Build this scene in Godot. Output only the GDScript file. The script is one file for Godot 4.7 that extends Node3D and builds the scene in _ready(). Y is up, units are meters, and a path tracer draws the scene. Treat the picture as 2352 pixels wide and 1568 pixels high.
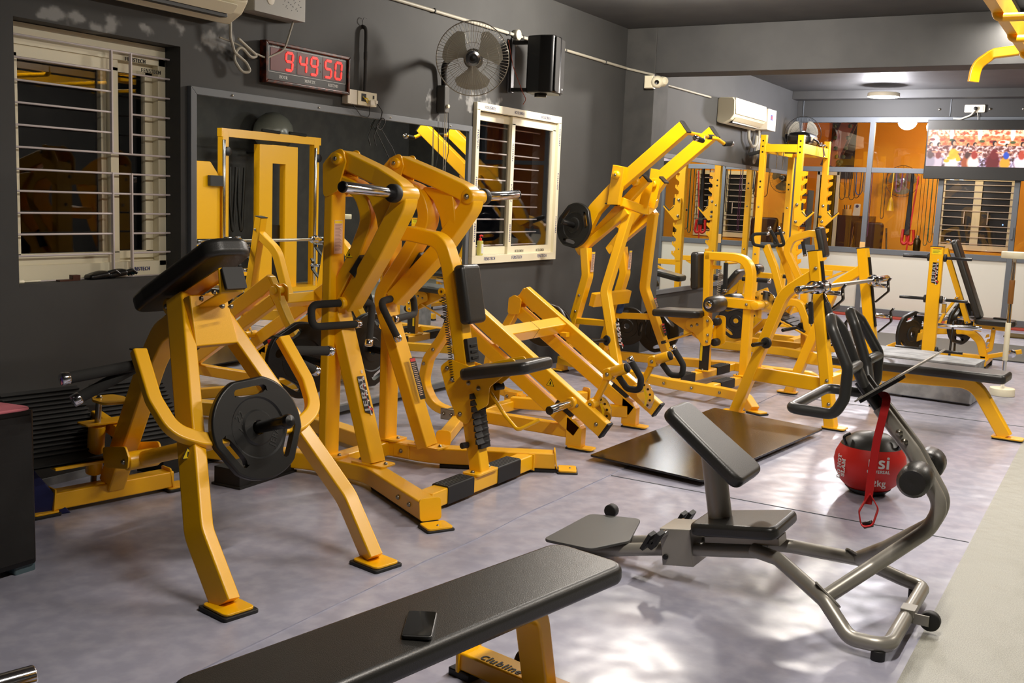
extends Node3D
# A gym at night: yellow plate-loaded machines along a dark wall with a long mirror.
# Every thing is built from swept tubes, bevelled slabs, lathed discs and rods, in metres.

const WX := -4.47      # inner face of the left wall
const FZ := -15.6      # glass partition at the far end
const RX := 2.6        # right wall
const NZ := 2.2        # wall behind the camera
const CH := 3.17       # ceiling height
var used := {}
var M := {}

# ---------------------------------------------------------------- mesh builder
class MB:
	var v := PackedVector3Array()
	var n := PackedVector3Array()
	var t := PackedVector2Array()
	var uvz := 0.0      # when set: map x/y of the surface along z and y
	func tri(a: Vector3, b: Vector3, c: Vector3, na: Vector3, nb: Vector3, nc: Vector3) -> void:
		var cr := (b - a).cross(c - a)
		if cr.length_squared() < 1e-16: return
		if cr.dot(na + nb + nc) > 0.0:
			v.append(a); v.append(c); v.append(b); n.append(na); n.append(nc); n.append(nb)
		else:
			v.append(a); v.append(b); v.append(c); n.append(na); n.append(nb); n.append(nc)
	func quad(a: Vector3, b: Vector3, c: Vector3, d: Vector3, na: Vector3, nb: Vector3, nc: Vector3, nd: Vector3) -> void:
		tri(a, b, c, na, nb, nc); tri(a, c, d, na, nc, nd)
	func flat(a: Vector3, b: Vector3, c: Vector3, d: Vector3, nn: Vector3) -> void:
		quad(a, b, c, d, nn, nn, nn, nn)
	func fan(ring: PackedVector3Array, nn: Vector3) -> void:
		var c := Vector3.ZERO
		for p in ring: c += p
		c /= ring.size()
		for i in ring.size(): tri(c, ring[i], ring[(i + 1) % ring.size()], nn, nn, nn)
	# sweep a closed profile [[pos2, normal2], ...] along a path lying roughly in the plane across `up`
	func sweep(path: PackedVector3Array, prof: Array, up: Vector3, caps := true) -> MB:
		var prev_p := PackedVector3Array(); var prev_n := PackedVector3Array()
		var last := path.size() - 1
		for i in path.size():
			var ti: Vector3 = (path[i] - path[max(i - 1, 0)]).normalized() if i > 0 else (path[1] - path[0]).normalized()
			var to: Vector3 = (path[min(i + 1, last)] - path[i]).normalized() if i < last else ti
			var tg := (ti + to).normalized()
			var side := tg.cross(up).normalized()
			var u2 := side.cross(tg).normalized()
			var sc: float = 1.0 / max(0.35, tg.dot(ti))
			var rp := PackedVector3Array(); var rn := PackedVector3Array()
			for q in prof:
				rp.append(path[i] + side * (q[0].x * sc) + u2 * q[0].y)
				rn.append((side * q[1].x + u2 * q[1].y).normalized())
			if i > 0:
				var m := rp.size()
				for k in m:
					var k2 := (k + 1) % m
					quad(prev_p[k], prev_p[k2], rp[k2], rp[k], prev_n[k], prev_n[k2], rn[k2], rn[k])
			if caps and i == 0: fan(rp, -tg)
			if caps and i == last: fan(rp, tg)
			prev_p = rp; prev_n = rn
		return self
	func tube(path: PackedVector3Array, r: float, seg := 12, caps := true, r2 := -1.0) -> MB:
		var side := Vector3.ZERO
		var pp := PackedVector3Array(); var pn := PackedVector3Array()
		var last := path.size() - 1
		for i in path.size():
			var ti: Vector3 = (path[i] - path[i - 1]).normalized() if i > 0 else (path[1] - path[0]).normalized()
			var to: Vector3 = (path[i + 1] - path[i]).normalized() if i < last else ti
			var tg := (ti + to).normalized()
			if tg == Vector3.ZERO: tg = ti
			if i == 0:
				side = tg.cross(Vector3.UP)
				if side.length() < 0.1: side = tg.cross(Vector3.RIGHT)
			side = (side - tg * side.dot(tg)).normalized()
			var u2 := side.cross(tg)
			var rad: float = r if r2 < 0.0 else lerpf(r, r2, float(i) / last)
			var rp := PackedVector3Array(); var rn := PackedVector3Array()
			for k in seg:
				var a := TAU * k / seg
				var d := side * cos(a) + u2 * sin(a)
				rp.append(path[i] + d * rad); rn.append(d)
			if i > 0:
				for k in seg:
					var k2 := (k + 1) % seg
					quad(pp[k], pp[k2], rp[k2], rp[k], pn[k], pn[k2], rn[k2], rn[k])
			if caps and i == 0: fan(rp, -tg)
			if caps and i == last: fan(rp, tg)
			pp = rp; pn = rn
		return self
	# turn a profile of [radius, height] points about an axis
	func lathe(o: Vector3, dir: Vector3, pts: Array, seg := 20) -> MB:
		var z := dir.normalized()
		var x := z.cross(Vector3.UP)
		if x.length() < 0.1: x = z.cross(Vector3.RIGHT)
		x = x.normalized()
		var y := z.cross(x)
		var sn := []
		for i in pts.size() - 1:
			var d := Vector2(pts[i + 1][0] - pts[i][0], pts[i + 1][1] - pts[i][1]).normalized()
			sn.append(Vector2(d.y, -d.x))
		for i in pts.size() - 1:
			var n0: Vector2 = sn[i]; var n1: Vector2 = sn[i]
			if i > 0 and sn[i - 1].dot(sn[i]) > 0.7: n0 = (sn[i - 1] + sn[i]).normalized()
			if i < sn.size() - 1 and sn[i + 1].dot(sn[i]) > 0.7: n1 = (sn[i + 1] + sn[i]).normalized()
			for k in seg:
				var a := TAU * k / seg; var b := TAU * (k + 1) / seg
				var da := x * cos(a) + y * sin(a); var db := x * cos(b) + y * sin(b)
				quad(o + da * pts[i][0] + z * pts[i][1], o + db * pts[i][0] + z * pts[i][1],
					o + db * pts[i + 1][0] + z * pts[i + 1][1], o + da * pts[i + 1][0] + z * pts[i + 1][1],
					da * n0.x + z * n0.y, db * n0.x + z * n0.y, db * n1.x + z * n1.y, da * n1.x + z * n1.y)
		return self
	func cyl(a: Vector3, b: Vector3, r: float, bev := 0.002, seg := 16) -> MB:
		var h := (b - a).length()
		bev = minf(bev, minf(r * 0.6, h * 0.4))
		return lathe(a, b - a, [[0.0, 0.0], [r - bev, 0.0], [r - bev * 0.3, bev * 0.3], [r, bev], [r, h - bev], [r - bev * 0.3, h - bev * 0.3], [r - bev, h], [0.0, h]], seg)
	# a flat outline given thickness, with rounded edges
	func slab(ol: PackedVector2Array, o: Vector3, x: Vector3, y: Vector3, th: float, bev := 0.003, steps := 2, crown := 0.0) -> MB:
		x = x.normalized(); y = (y - x * y.dot(x)).normalized()
		var z := x.cross(y)
		var m := ol.size()
		var area := 0.0
		for i in m: area += ol[i].cross(ol[(i + 1) % m])
		if area < 0.0: ol = ol.duplicate(); ol.reverse()
		var en := PackedVector2Array()
		for i in m:
			var d := (ol[(i + 1) % m] - ol[i]).normalized()
			en.append(Vector2(d.y, -d.x))
		var mi := PackedVector2Array(); var vn := PackedVector2Array()
		for i in m:
			var a: Vector2 = en[(i + m - 1) % m]; var b: Vector2 = en[i]
			var s := (a + b).normalized()
			vn.append(s); mi.append(s / maxf(0.5, s.dot(b)))
		var rows := []     # [inset, height, normal out, normal up]
		if bev <= 0.0: rows = [[0.0, 0.0, 1.0, 0.0], [0.0, th, 1.0, 0.0]]
		else:
			for k in steps + 1:
				var f := PI / 2 * k / steps
				rows.append([bev * (1.0 - sin(f)), bev * (1.0 - cos(f)), sin(f), -cos(f)])
			for k in steps + 1:
				var f := PI / 2 * k / steps
				rows.append([bev * (1.0 - cos(f)), th - bev + bev * sin(f), cos(f), sin(f)])
		for r in rows.size() - 1:
			var p: Array = rows[r]; var q: Array = rows[r + 1]
			for i in m:
				var j := (i + 1) % m
				var ni: Vector2 = vn[i] if en[i].dot(vn[i]) > 0.9 else en[i]
				var nj: Vector2 = vn[j] if en[i].dot(vn[j]) > 0.9 else en[i]
				var a2: Vector2 = ol[i] - mi[i] * p[0]; var b2: Vector2 = ol[j] - mi[j] * p[0]
				var c2: Vector2 = ol[j] - mi[j] * q[0]; var d2: Vector2 = ol[i] - mi[i] * q[0]
				quad(o + x * a2.x + y * a2.y + z * p[1], o + x * b2.x + y * b2.y + z * p[1],
					o + x * c2.x + y * c2.y + z * q[1], o + x * d2.x + y * d2.y + z * q[1],
					(x * ni.x + y * ni.y) * p[2] + z * p[3], (x * nj.x + y * nj.y) * p[2] + z * p[3],
					(x * nj.x + y * nj.y) * q[2] + z * q[3], (x * ni.x + y * ni.y) * q[2] + z * q[3])
		for e in 2:
			var R: Array = rows[0] if e == 0 else rows[rows.size() - 1]
			var flat2 := PackedVector2Array()
			for i in m: flat2.append(ol[i] - mi[i] * R[0])
			var nn := -z if e == 0 else z
			if crown > 0.0 and e == 1:
				var c := Vector2.ZERO
				for p2 in flat2: c += p2
				c /= m
				var pr := flat2
				for st in range(1, 6):
					var f := 1.0 - st / 5.0
					var nx := PackedVector2Array()
					for p2 in flat2: nx.append(c + (p2 - c) * f)
					var h0: float = R[1] + crown * (1.0 - pow(f + 0.2, 2)); var h1: float = R[1] + crown * (1.0 - f * f)
					for i in m:
						var j := (i + 1) % m
						quad(o + x * pr[i].x + y * pr[i].y + z * h0, o + x * pr[j].x + y * pr[j].y + z * h0, o + x * nx[j].x + y * nx[j].y + z * h1, o + x * nx[i].x + y * nx[i].y + z * h1, nn, nn, nn, nn)
					pr = nx
			else:
				var ix := Geometry2D.triangulate_polygon(flat2)
				for k in range(0, ix.size(), 3):
					var pa: Vector2 = flat2[ix[k]]; var pb: Vector2 = flat2[ix[k + 1]]; var pc: Vector2 = flat2[ix[k + 2]]
					tri(o + x * pa.x + y * pa.y + z * R[1], o + x * pb.x + y * pb.y + z * R[1], o + x * pc.x + y * pc.y + z * R[1], nn, nn, nn)
		return self
	func box(c: Vector3, s: Vector3, bev := 0.003, bas := Basis()) -> MB:
		var ol := PackedVector2Array([Vector2(-s.x, -s.y) / 2, Vector2(s.x, -s.y) / 2, Vector2(s.x, s.y) / 2, Vector2(-s.x, s.y) / 2])
		return slab(ol, c - bas.z * (s.z / 2), bas.x, bas.y, s.z, minf(bev, minf(s.x, minf(s.y, s.z)) * 0.4), 2)
	func beam(a: Vector3, b: Vector3, w: float, h: float, up: Vector3, r := 0.008) -> MB:
		return sweep(PackedVector3Array([a, b]), rr(w, h, r), up)
	static func rr(w: float, h: float, r: float, seg := 2) -> Array:
		var out := []
		r = minf(r, minf(w, h) * 0.49)
		for c in 4:
			var cx: float = (w / 2 - r) * [1, -1, -1, 1][c]; var cy: float = (h / 2 - r) * [1, 1, -1, -1][c]
			for k in seg + 1:
				var a := PI / 2 * c + PI / 2 * k / seg
				out.append([Vector2(cx + cos(a) * r, cy + sin(a) * r), Vector2(cos(a), sin(a))])
		return out
	func mesh() -> ArrayMesh:
		var arr := []
		arr.resize(Mesh.ARRAY_MAX)
		for i in n.size(): n[i] = n[i].normalized()
		arr[Mesh.ARRAY_VERTEX] = v; arr[Mesh.ARRAY_NORMAL] = n
		if uvz != 0.0:
			t.resize(v.size())
			for i in v.size(): t[i] = Vector2((2.4 - v[i].z) / uvz, 1.0 - v[i].y / 3.2)
			arr[Mesh.ARRAY_TEX_UV] = t
		var am := ArrayMesh.new()
		am.add_surface_from_arrays(Mesh.PRIMITIVE_TRIANGLES, arr)
		return am

func mb() -> MB: return MB.new()

func P(a: Array) -> PackedVector3Array:     # flat list of numbers -> points
	var o := PackedVector3Array()
	for i in range(0, a.size(), 3): o.append(Vector3(a[i], a[i + 1], a[i + 2]))
	return o
func Q(a: Array) -> PackedVector2Array:
	var o := PackedVector2Array()
	for i in range(0, a.size(), 2): o.append(Vector2(a[i], a[i + 1]))
	return o
func fil(p: PackedVector3Array, r: float, k := 6) -> PackedVector3Array:    # round the corners of a path
	var o := PackedVector3Array([p[0]])
	for i in range(1, p.size() - 1):
		var a := p[i - 1] - p[i]; var b := p[i + 1] - p[i]
		var ang := a.angle_to(b)
		var d := minf(r / maxf(0.05, tan(ang / 2)), minf(a.length(), b.length()) * 0.48)
		var s := p[i] + a.normalized() * d; var e := p[i] + b.normalized() * d
		for j in k + 1:
			var f := float(j) / k
			o.append(s.lerp(p[i], f).lerp(p[i].lerp(e, f), f))
	o.append(p[p.size() - 1])
	return o
func rect2(w: float, h: float, r: float, k := 4) -> PackedVector2Array:      # rounded rectangle about the origin
	var o := PackedVector2Array()
	for c in 4:
		var cx: float = (w / 2 - r) * [1, -1, -1, 1][c]; var cy: float = (h / 2 - r) * [1, 1, -1, -1][c]
		for j in k + 1:
			var a := PI / 2 * c + PI / 2 * j / k
			o.append(Vector2(cx + cos(a) * r, cy + sin(a) * r))
	return o
func rnd2(p: PackedVector2Array, r: float, k := 4) -> PackedVector2Array:    # round the corners of a closed outline
	var o := PackedVector2Array(); var m := p.size()
	for i in m:
		var a := p[(i + m - 1) % m] - p[i]; var b := p[(i + 1) % m] - p[i]
		var d := minf(r / maxf(0.1, tan(absf(a.angle_to(b)) / 2)), minf(a.length(), b.length()) * 0.48)
		var s := p[i] + a.normalized() * d; var e := p[i] + b.normalized() * d
		for j in k + 1:
			var f := float(j) / k
			o.append(s.lerp(p[i], f).lerp(p[i].lerp(e, f), f))
	return o
func circ2(r: float, k := 24) -> PackedVector2Array:
	var o := PackedVector2Array()
	for i in k: o.append(Vector2(cos(TAU * i / k), sin(TAU * i / k)) * r)
	return o

# ---------------------------------------------------------------- things and parts
func numbered(c: String) -> String:
	if not used.has(c):
		used[c] = 0
		return c
	used[c] += 1
	return "%s_%03d" % [c, used[c]]
func thing(called: String, label: String, cat: String, at := Vector3.ZERO, turn := 0.0, group := "") -> Node3D:
	var o := Node3D.new()
	o.name = numbered(called)
	add_child(o, true)
	o.position = at
	o.rotation_degrees.y = turn
	o.set_meta("label", label); o.set_meta("category", cat)
	if group: o.set_meta("group", group)
	return o
func part(par: Node, called: String, b, mat: Material, label := "") -> MeshInstance3D:
	var o := MeshInstance3D.new()
	o.name = called
	o.mesh = b.mesh() if b is MB else b
	o.material_override = mat
	o.cast_shadow = GeometryInstance3D.SHADOW_CASTING_SETTING_ON
	par.add_child(o, true)
	if label: o.set_meta("label", label)
	return o
func struct(called: String, b, mat: Material, par: Node = self) -> MeshInstance3D:
	var o := part(par, called, b, mat)
	if par == self: o.set_meta("kind", "structure")
	return o
func single(called: String, b, mat: Material, label: String, cat: String, at := Vector3.ZERO, turn := 0.0, group := "") -> MeshInstance3D:
	var o := part(self, numbered(called), b, mat, label)
	o.position = at
	o.rotation_degrees.y = turn
	o.set_meta("category", cat)
	if group: o.set_meta("group", group)
	return o
func copy(src: Node3D, label: String, at: Vector3, turn := 0.0, group := "") -> Node3D:
	var c: Node3D = src.duplicate()
	c.name = numbered(String(src.name).rstrip("0123456789").trim_suffix("_"))
	add_child(c, true)
	c.position = at
	c.rotation_degrees.y = turn
	c.set_meta("label", label)
	if group: c.set_meta("group", group)
	return c
func print3(par: Node, called: String, txt: String, h: float, mat: Material, o: Vector3, right: Vector3, up: Vector3, depth := 0.0008, font := "Droid Sans", wide := 1.0, bold := true) -> MeshInstance3D:
	var tm := TextMesh.new()
	tm.text = txt
	var f := SystemFont.new()
	f.font_names = PackedStringArray([font])
	if bold: f.font_weight = 700
	tm.font = f
	tm.font_size = 32
	tm.pixel_size = h / 23.5
	tm.depth = depth
	tm.curve_step = 2.0
	var i := MeshInstance3D.new()
	i.name = called
	i.mesh = tm
	i.material_override = mat
	par.add_child(i, true)
	right = right.normalized(); up = (up - right * up.dot(right)).normalized()
	i.transform = Transform3D(Basis(right * wide, up, right.cross(up)), o)
	return i
var bolt_mesh: ArrayMesh
var cap_mesh: ArrayMesh
func bolt(par: Node, at: Vector3, dir: Vector3, s := 1.0) -> void:
	var i := MeshInstance3D.new()
	i.name = "bolt"
	i.mesh = bolt_mesh
	i.material_override = M.steel
	par.add_child(i, true)
	var z := dir.normalized()
	var x := z.cross(Vector3.UP)
	if x.length() < 0.1: x = z.cross(Vector3.RIGHT)
	x = x.normalized()
	i.transform = Transform3D(Basis(x * s, z.cross(x) * s, z * s), at)

func _ready() -> void:
	# ---------------- camera
	var cam := Camera3D.new()
	cam.name = "camera"
	cam.keep_aspect = Camera3D.KEEP_HEIGHT
	cam.fov = 36.18
	cam.near = 0.05
	cam.far = 200.0
	add_child(cam, true)
	cam.position = Vector3(0, 1.5, 0)
	cam.rotation_degrees = Vector3(-7.88004, 30.43747, 2.34919)
	cam.current = true
	# ---------------- night sky and exposure
	var we := WorldEnvironment.new()
	we.name = "world_environment"
	var env := Environment.new()
	env.background_mode = Environment.BG_COLOR
	env.background_color = Color(0.006, 0.007, 0.012)
	env.tonemap_mode = Environment.TONE_MAPPER_LINEAR
	env.tonemap_exposure = 1.65
	env.sdfgi_enabled = true
	env.ssao_enabled = true
	env.ssil_enabled = true
	we.environment = env
	add_child(we, true)
	materials()
	# ---------------- ceiling lights
	lamp_round(Vector3(-3.2, CH, -7.55), 0.2, 3.2, "round ceiling lamp above the tall lever pulldown machine", Color(1.0, 0.965, 0.92))
	lamp_round(Vector3(-3.08, CH - 0.10, -14.75), 0.2, 2.6, "glowing oval ceiling lamp near the glass partition", Color(0.98, 0.97, 1.0))
	lamp_round(Vector3(-3.1, CH, -12.2), 0.2, 2.6, "round ceiling lamp over the power rack, behind the ceiling beam", Color(1.0, 0.965, 0.92))
	lamp_tube(Vector3(-1.03, CH, -9.9), 2.2, 4.5, "long tube lamp on the ceiling behind the yellow monkey bars")
	lamp_tube(Vector3(-0.55, CH, -5.9), 1.2, 6.0, "tube lamp on the ceiling over the bench press side of the room")
	lamp_tube(Vector3(-0.6, CH, -2.9), 1.2, 5.5, "tube lamp on the ceiling over the front flat bench")
	lamp_tube(Vector3(1.3, CH, -8.0), 1.2, 5.0, "tube lamp on the ceiling over the cable machines")
	lamp_tube(Vector3(-0.8, CH, -13.0), 1.2, 4.2, "tube lamp on the ceiling in front of the television wall")
	lamp_round(Vector3(-2.6, 2.95, -17.3), 0.18, 1.5, "round ceiling lamp inside the yellow office", Color(1.0, 0.86, 0.62))
	shell()
	wall_fittings()
	far_wall()
	machines()
	foreground()
	mirror_side()

func lamp_round(at: Vector3, r: float, e: float, label: String, col: Color) -> void:
	var t := thing("ceiling_lamp", label, "lamp", at)
	part(t, "housing", mb().lathe(Vector3(0, -0.002, 0), Vector3.DOWN, [[0.0, 0.0], [r, 0.0], [r + 0.006, 0.006], [r + 0.006, 0.05], [r - 0.006, 0.055]], 32), M.white)
	part(t, "diffuser", mb().lathe(Vector3(0, -0.05, 0), Vector3.DOWN, [[r - 0.006, 0.0], [r - 0.03, 0.012], [0.0, 0.016]], 32), M.glow)
	var l := OmniLight3D.new()
	l.name = "light"
	l.light_color = col
	l.light_energy = e
	l.light_size = r * 0.7
	l.omni_range = 20.0
	l.omni_attenuation = 2.0
	l.shadow_enabled = true
	l.position = Vector3(0, -0.075 - r * 0.7, 0)
	t.add_child(l, true)
func lamp_tube(at: Vector3, length: float, e: float, label: String) -> void:
	var t := thing("tube_lamp", label, "lamp", at)
	part(t, "housing", mb().box(Vector3(0, -0.022, 0), Vector3(0.07, 0.04, length), 0.004), M.white)
	part(t, "tube", mb().cyl(Vector3(0, -0.055, -length / 2 + 0.01), Vector3(0, -0.055, length / 2 - 0.01), 0.016, 0.003, 14), M.glow)
	var l := AreaLight3D.new()
	l.name = "light"
	l.area_size = Vector2(0.06, length)
	l.light_color = Color(1.0, 0.965, 0.92)
	l.light_energy = e
	l.area_normalize_energy = true
	l.area_range = 20.0
	l.shadow_enabled = true
	l.position = Vector3(0, -0.085, 0)
	l.rotation_degrees.x = -90.0
	t.add_child(l, true)

func noise_tex(freq: float, a: Color, b: Color, oct := 4, size := 512, sd := 1, normal := false, bump := 4.0) -> NoiseTexture2D:
	var nz := FastNoiseLite.new()
	nz.seed = sd
	nz.frequency = freq
	nz.fractal_octaves = oct
	var t := NoiseTexture2D.new()
	t.width = size; t.height = size
	t.seamless = true
	t.noise = nz
	if normal:
		t.as_normal_map = true
		t.bump_strength = bump
	else:
		var g := Gradient.new()
		g.colors = PackedColorArray([a, b])
		g.offsets = PackedFloat32Array([0.25, 0.75])
		t.color_ramp = g
	return t
func mat(c: Color, rough: float, metal := 0.0) -> StandardMaterial3D:
	var m := StandardMaterial3D.new()
	m.albedo_color = c
	m.roughness = rough
	m.metallic = metal
	return m
func tri_scale(m: StandardMaterial3D, s: float) -> StandardMaterial3D:
	m.uv1_triplanar = true
	m.uv1_world_triplanar = true
	m.uv1_scale = Vector3(s, s, s)
	return m
func emit(c: Color, e: float) -> StandardMaterial3D:
	var m := mat(Color(0.05, 0.05, 0.05), 0.5)
	m.emission_enabled = true
	m.emission = c
	m.emission_energy_multiplier = e
	return m
func bumpy(m: StandardMaterial3D, freq: float, scale: float, strength: float, sd := 3, oct := 3) -> StandardMaterial3D:
	m.normal_enabled = true
	m.normal_texture = noise_tex(freq, Color.BLACK, Color.WHITE, oct, 512, sd, true, 6.0)
	m.normal_scale = strength
	return tri_scale(m, scale)
func materials() -> void:
	M.yellow = bumpy(mat(Color(0.965, 0.715, 0.02), 0.36), 0.08, 6.0, 0.10)
	M.yellow.clearcoat_enabled = true
	M.yellow.clearcoat = 0.35
	M.yellow.clearcoat_roughness = 0.25
	M.wall = tri_scale(mat(Color.WHITE, 0.75), 0.35)
	M.wall.albedo_texture = noise_tex(0.02, Color(0.225, 0.225, 0.22), Color(0.26, 0.258, 0.25), 5, 512, 7)
	M.walldark = mat(Color(0.24, 0.24, 0.235), 0.8)
	M.ceil = tri_scale(mat(Color.WHITE, 0.6), 0.3)
	M.ceil.albedo_texture = noise_tex(0.015, Color(0.235, 0.235, 0.235), Color(0.26, 0.26, 0.258), 4, 512, 9)
	M.frame = mat(Color(0.36, 0.38, 0.40), 0.45)
	M.white = mat(Color(0.86, 0.83, 0.76), 0.4)
	M.cream = mat(Color(0.90, 0.87, 0.76), 0.42)
	M.bar = mat(Color(0.84, 0.80, 0.80), 0.45)
	M.glow = emit(Color(1.0, 0.97, 0.92), 6.0)
	M.mirror = mat(Color(0.86, 0.88, 0.86), 0.0, 1.0)
	var g := mat(Color(0.02, 0.025, 0.03, 0.06), 0.0)
	g.transparency = BaseMaterial3D.TRANSPARENCY_ALPHA
	M.glass = g
	M.vinyl = bumpy(mat(Color(0.15, 0.147, 0.138), 0.36), 0.05, 9.0, 0.25, 5)
	M.blackpaint = mat(Color(0.075, 0.073, 0.07), 0.28)
	M.plate = bumpy(mat(Color(0.095, 0.095, 0.092), 0.38), 0.09, 12.0, 0.2, 11)
	M.rubber = mat(Color(0.10, 0.098, 0.095), 0.6)
	M.foam = bumpy(mat(Color(0.13, 0.128, 0.12), 0.85), 0.2, 20.0, 0.5, 13)
	M.chrome = mat(Color(0.86, 0.86, 0.88), 0.12, 1.0)
	M.steel = mat(Color(0.62, 0.60, 0.55), 0.32, 1.0)
	M.silver = mat(Color(0.60, 0.585, 0.55), 0.34, 0.35)
	M.handle = mat(Color(0.24, 0.24, 0.235), 0.36, 0.1)
	M.decal = mat(Color(0.05, 0.05, 0.055), 0.35)
	M.ink = mat(Color(0.06, 0.06, 0.08), 0.6)
	M.inkblue = mat(Color(0.15, 0.18, 0.42), 0.6)
	M.inkwhite = mat(Color(0.85, 0.85, 0.84), 0.5)
	M.inkgrey = mat(Color(0.62, 0.62, 0.62), 0.5)
	M.red = mat(Color(0.78, 0.10, 0.06), 0.5)
	M.strap = bumpy(mat(Color(0.72, 0.035, 0.05), 0.75), 0.2, 20.0, 0.4, 17)
	M.label = mat(Color(0.86, 0.72, 0.62), 0.45)
	M.signyellow = mat(Color(0.95, 0.82, 0.05), 0.5)
	M.office = tri_scale(mat(Color.WHITE, 0.6), 0.4)
	M.office.albedo_texture = noise_tex(0.01, Color(0.93, 0.60, 0.05), Color(0.96, 0.66, 0.10), 3, 256, 21)
	M.panel = mat(Color(0.80, 0.79, 0.74), 0.5)
	M.brown = bumpy(mat(Color(0.27, 0.12, 0.05), 0.4), 0.03, 3.0, 0.2, 23)
	M.wood = tri_scale(mat(Color.WHITE, 0.3), 2.2)
	M.wood.albedo_texture = noise_tex(0.03, Color(0.10, 0.03, 0.015), Color(0.40, 0.16, 0.06), 5, 256, 25)
	M.black = mat(Color(0.035, 0.035, 0.038), 0.35)
	M.cable = mat(Color(0.06, 0.06, 0.06), 0.5)
	M.wire = mat(Color(0.68, 0.66, 0.60), 0.5)
	M.greybox = tri_scale(mat(Color.WHITE, 0.55), 1.2)
	M.greybox.albedo_texture = noise_tex(0.02, Color(0.50, 0.51, 0.52), Color(0.62, 0.63, 0.64), 5, 256, 27)
	# glossy lavender vinyl flooring, gently uneven
	M.floor = mat(Color.WHITE, 0.2)
	tri_scale(M.floor, 0.42)
	M.floor.albedo_texture = noise_tex(0.02, Color(0.60, 0.60, 0.665), Color(0.655, 0.652, 0.71), 6, 1024, 31)
	M.floor.roughness = 0.26
	M.floor.normal_enabled = true
	M.floor.normal_texture = noise_tex(0.0045, Color.BLACK, Color.WHITE, 3, 1024, 35, true, 10.0)
	M.floor.normal_scale = 0.3
	M.floor2 = tri_scale(mat(Color.WHITE, 0.45), 1.0)
	M.floor2.albedo_texture = noise_tex(0.16, Color(0.50, 0.50, 0.47), Color(0.62, 0.615, 0.57), 3, 1024, 37)
	M.floor2.normal_enabled = true
	M.floor2.normal_texture = noise_tex(0.01, Color.BLACK, Color.WHITE, 3, 512, 39, true, 8.0)
	M.floor2.normal_scale = 0.25
	bolt_mesh = mb().lathe(Vector3.ZERO, Vector3(0, 0, 1), [[0.0125, 0.0], [0.0125, 0.002], [0.0105, 0.003], [0.0095, 0.008], [0.006, 0.0115], [0.0, 0.0125]], 12).mesh()

# ---------------------------------------------------------------- the room shell
func panel_with_uv(z0: float, z1: float, y0: float, y1: float) -> MB:
	# a piece of the left wall, 0.24 m thick, mapped so that one stain texture runs along the whole wall
	var b := mb()
	b.uvz = 18.4
	return b.box(Vector3(WX - 0.12, (y0 + y1) / 2, (z0 + z1) / 2), Vector3(0.24, y1 - y0, z1 - z0), 0.0)
func wall_texture() -> ImageTexture:
	var w := 2048; var h := 356
	var img := Image.create(w, h, false, Image.FORMAT_RGB8)
	var n1 := FastNoiseLite.new(); n1.seed = 4; n1.frequency = 0.02; n1.fractal_octaves = 5
	var n2 := FastNoiseLite.new(); n2.seed = 8; n2.frequency = 0.06; n2.fractal_octaves = 5
	# places where the plaster has bloomed white: z, y, half length, half height
	var spots := [[-3.5, 2.27, 0.34, 0.05], [-4.25, 2.30, 0.14, 0.14], [-3.95, 2.32, 0.12, 0.05], [-4.6, 2.26, 0.12, 0.06], [-6.33, 2.05, 0.10, 0.22], [-7.0, 2.22, 0.42, 0.10], [-3.2, 2.27, 0.1, 0.04], [-4.14, 2.26, 0.06, 0.07]]
	for y in h:
		var yy := (1.0 - float(y) / h) * 3.2
		for x in w:
			var zz := 2.4 - 18.4 * x / w
			var g := 0.235 + 0.022 * n1.get_noise_2d(x * 0.6, y * 0.6)
			if yy > 1.7 and zz > -8.0 and zz < -2.9:
				var s := 0.0
				for sp in spots:
					var dz: float = (zz - sp[0]) / sp[2]; var dy: float = (yy - sp[1]) / sp[3]
					s = maxf(s, 1.0 - dz * dz - dy * dy)
				if s > 0.0:
					var k := n2.get_noise_2d(x * 1.0, y * 1.0) * 1.6 + s * 0.75 - 0.42
					g += clampf(k, 0.0, 0.5) * 0.62
			img.set_pixel(x, y, Color(g, g, g * 0.985))
	return ImageTexture.create_from_image(img)
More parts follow.
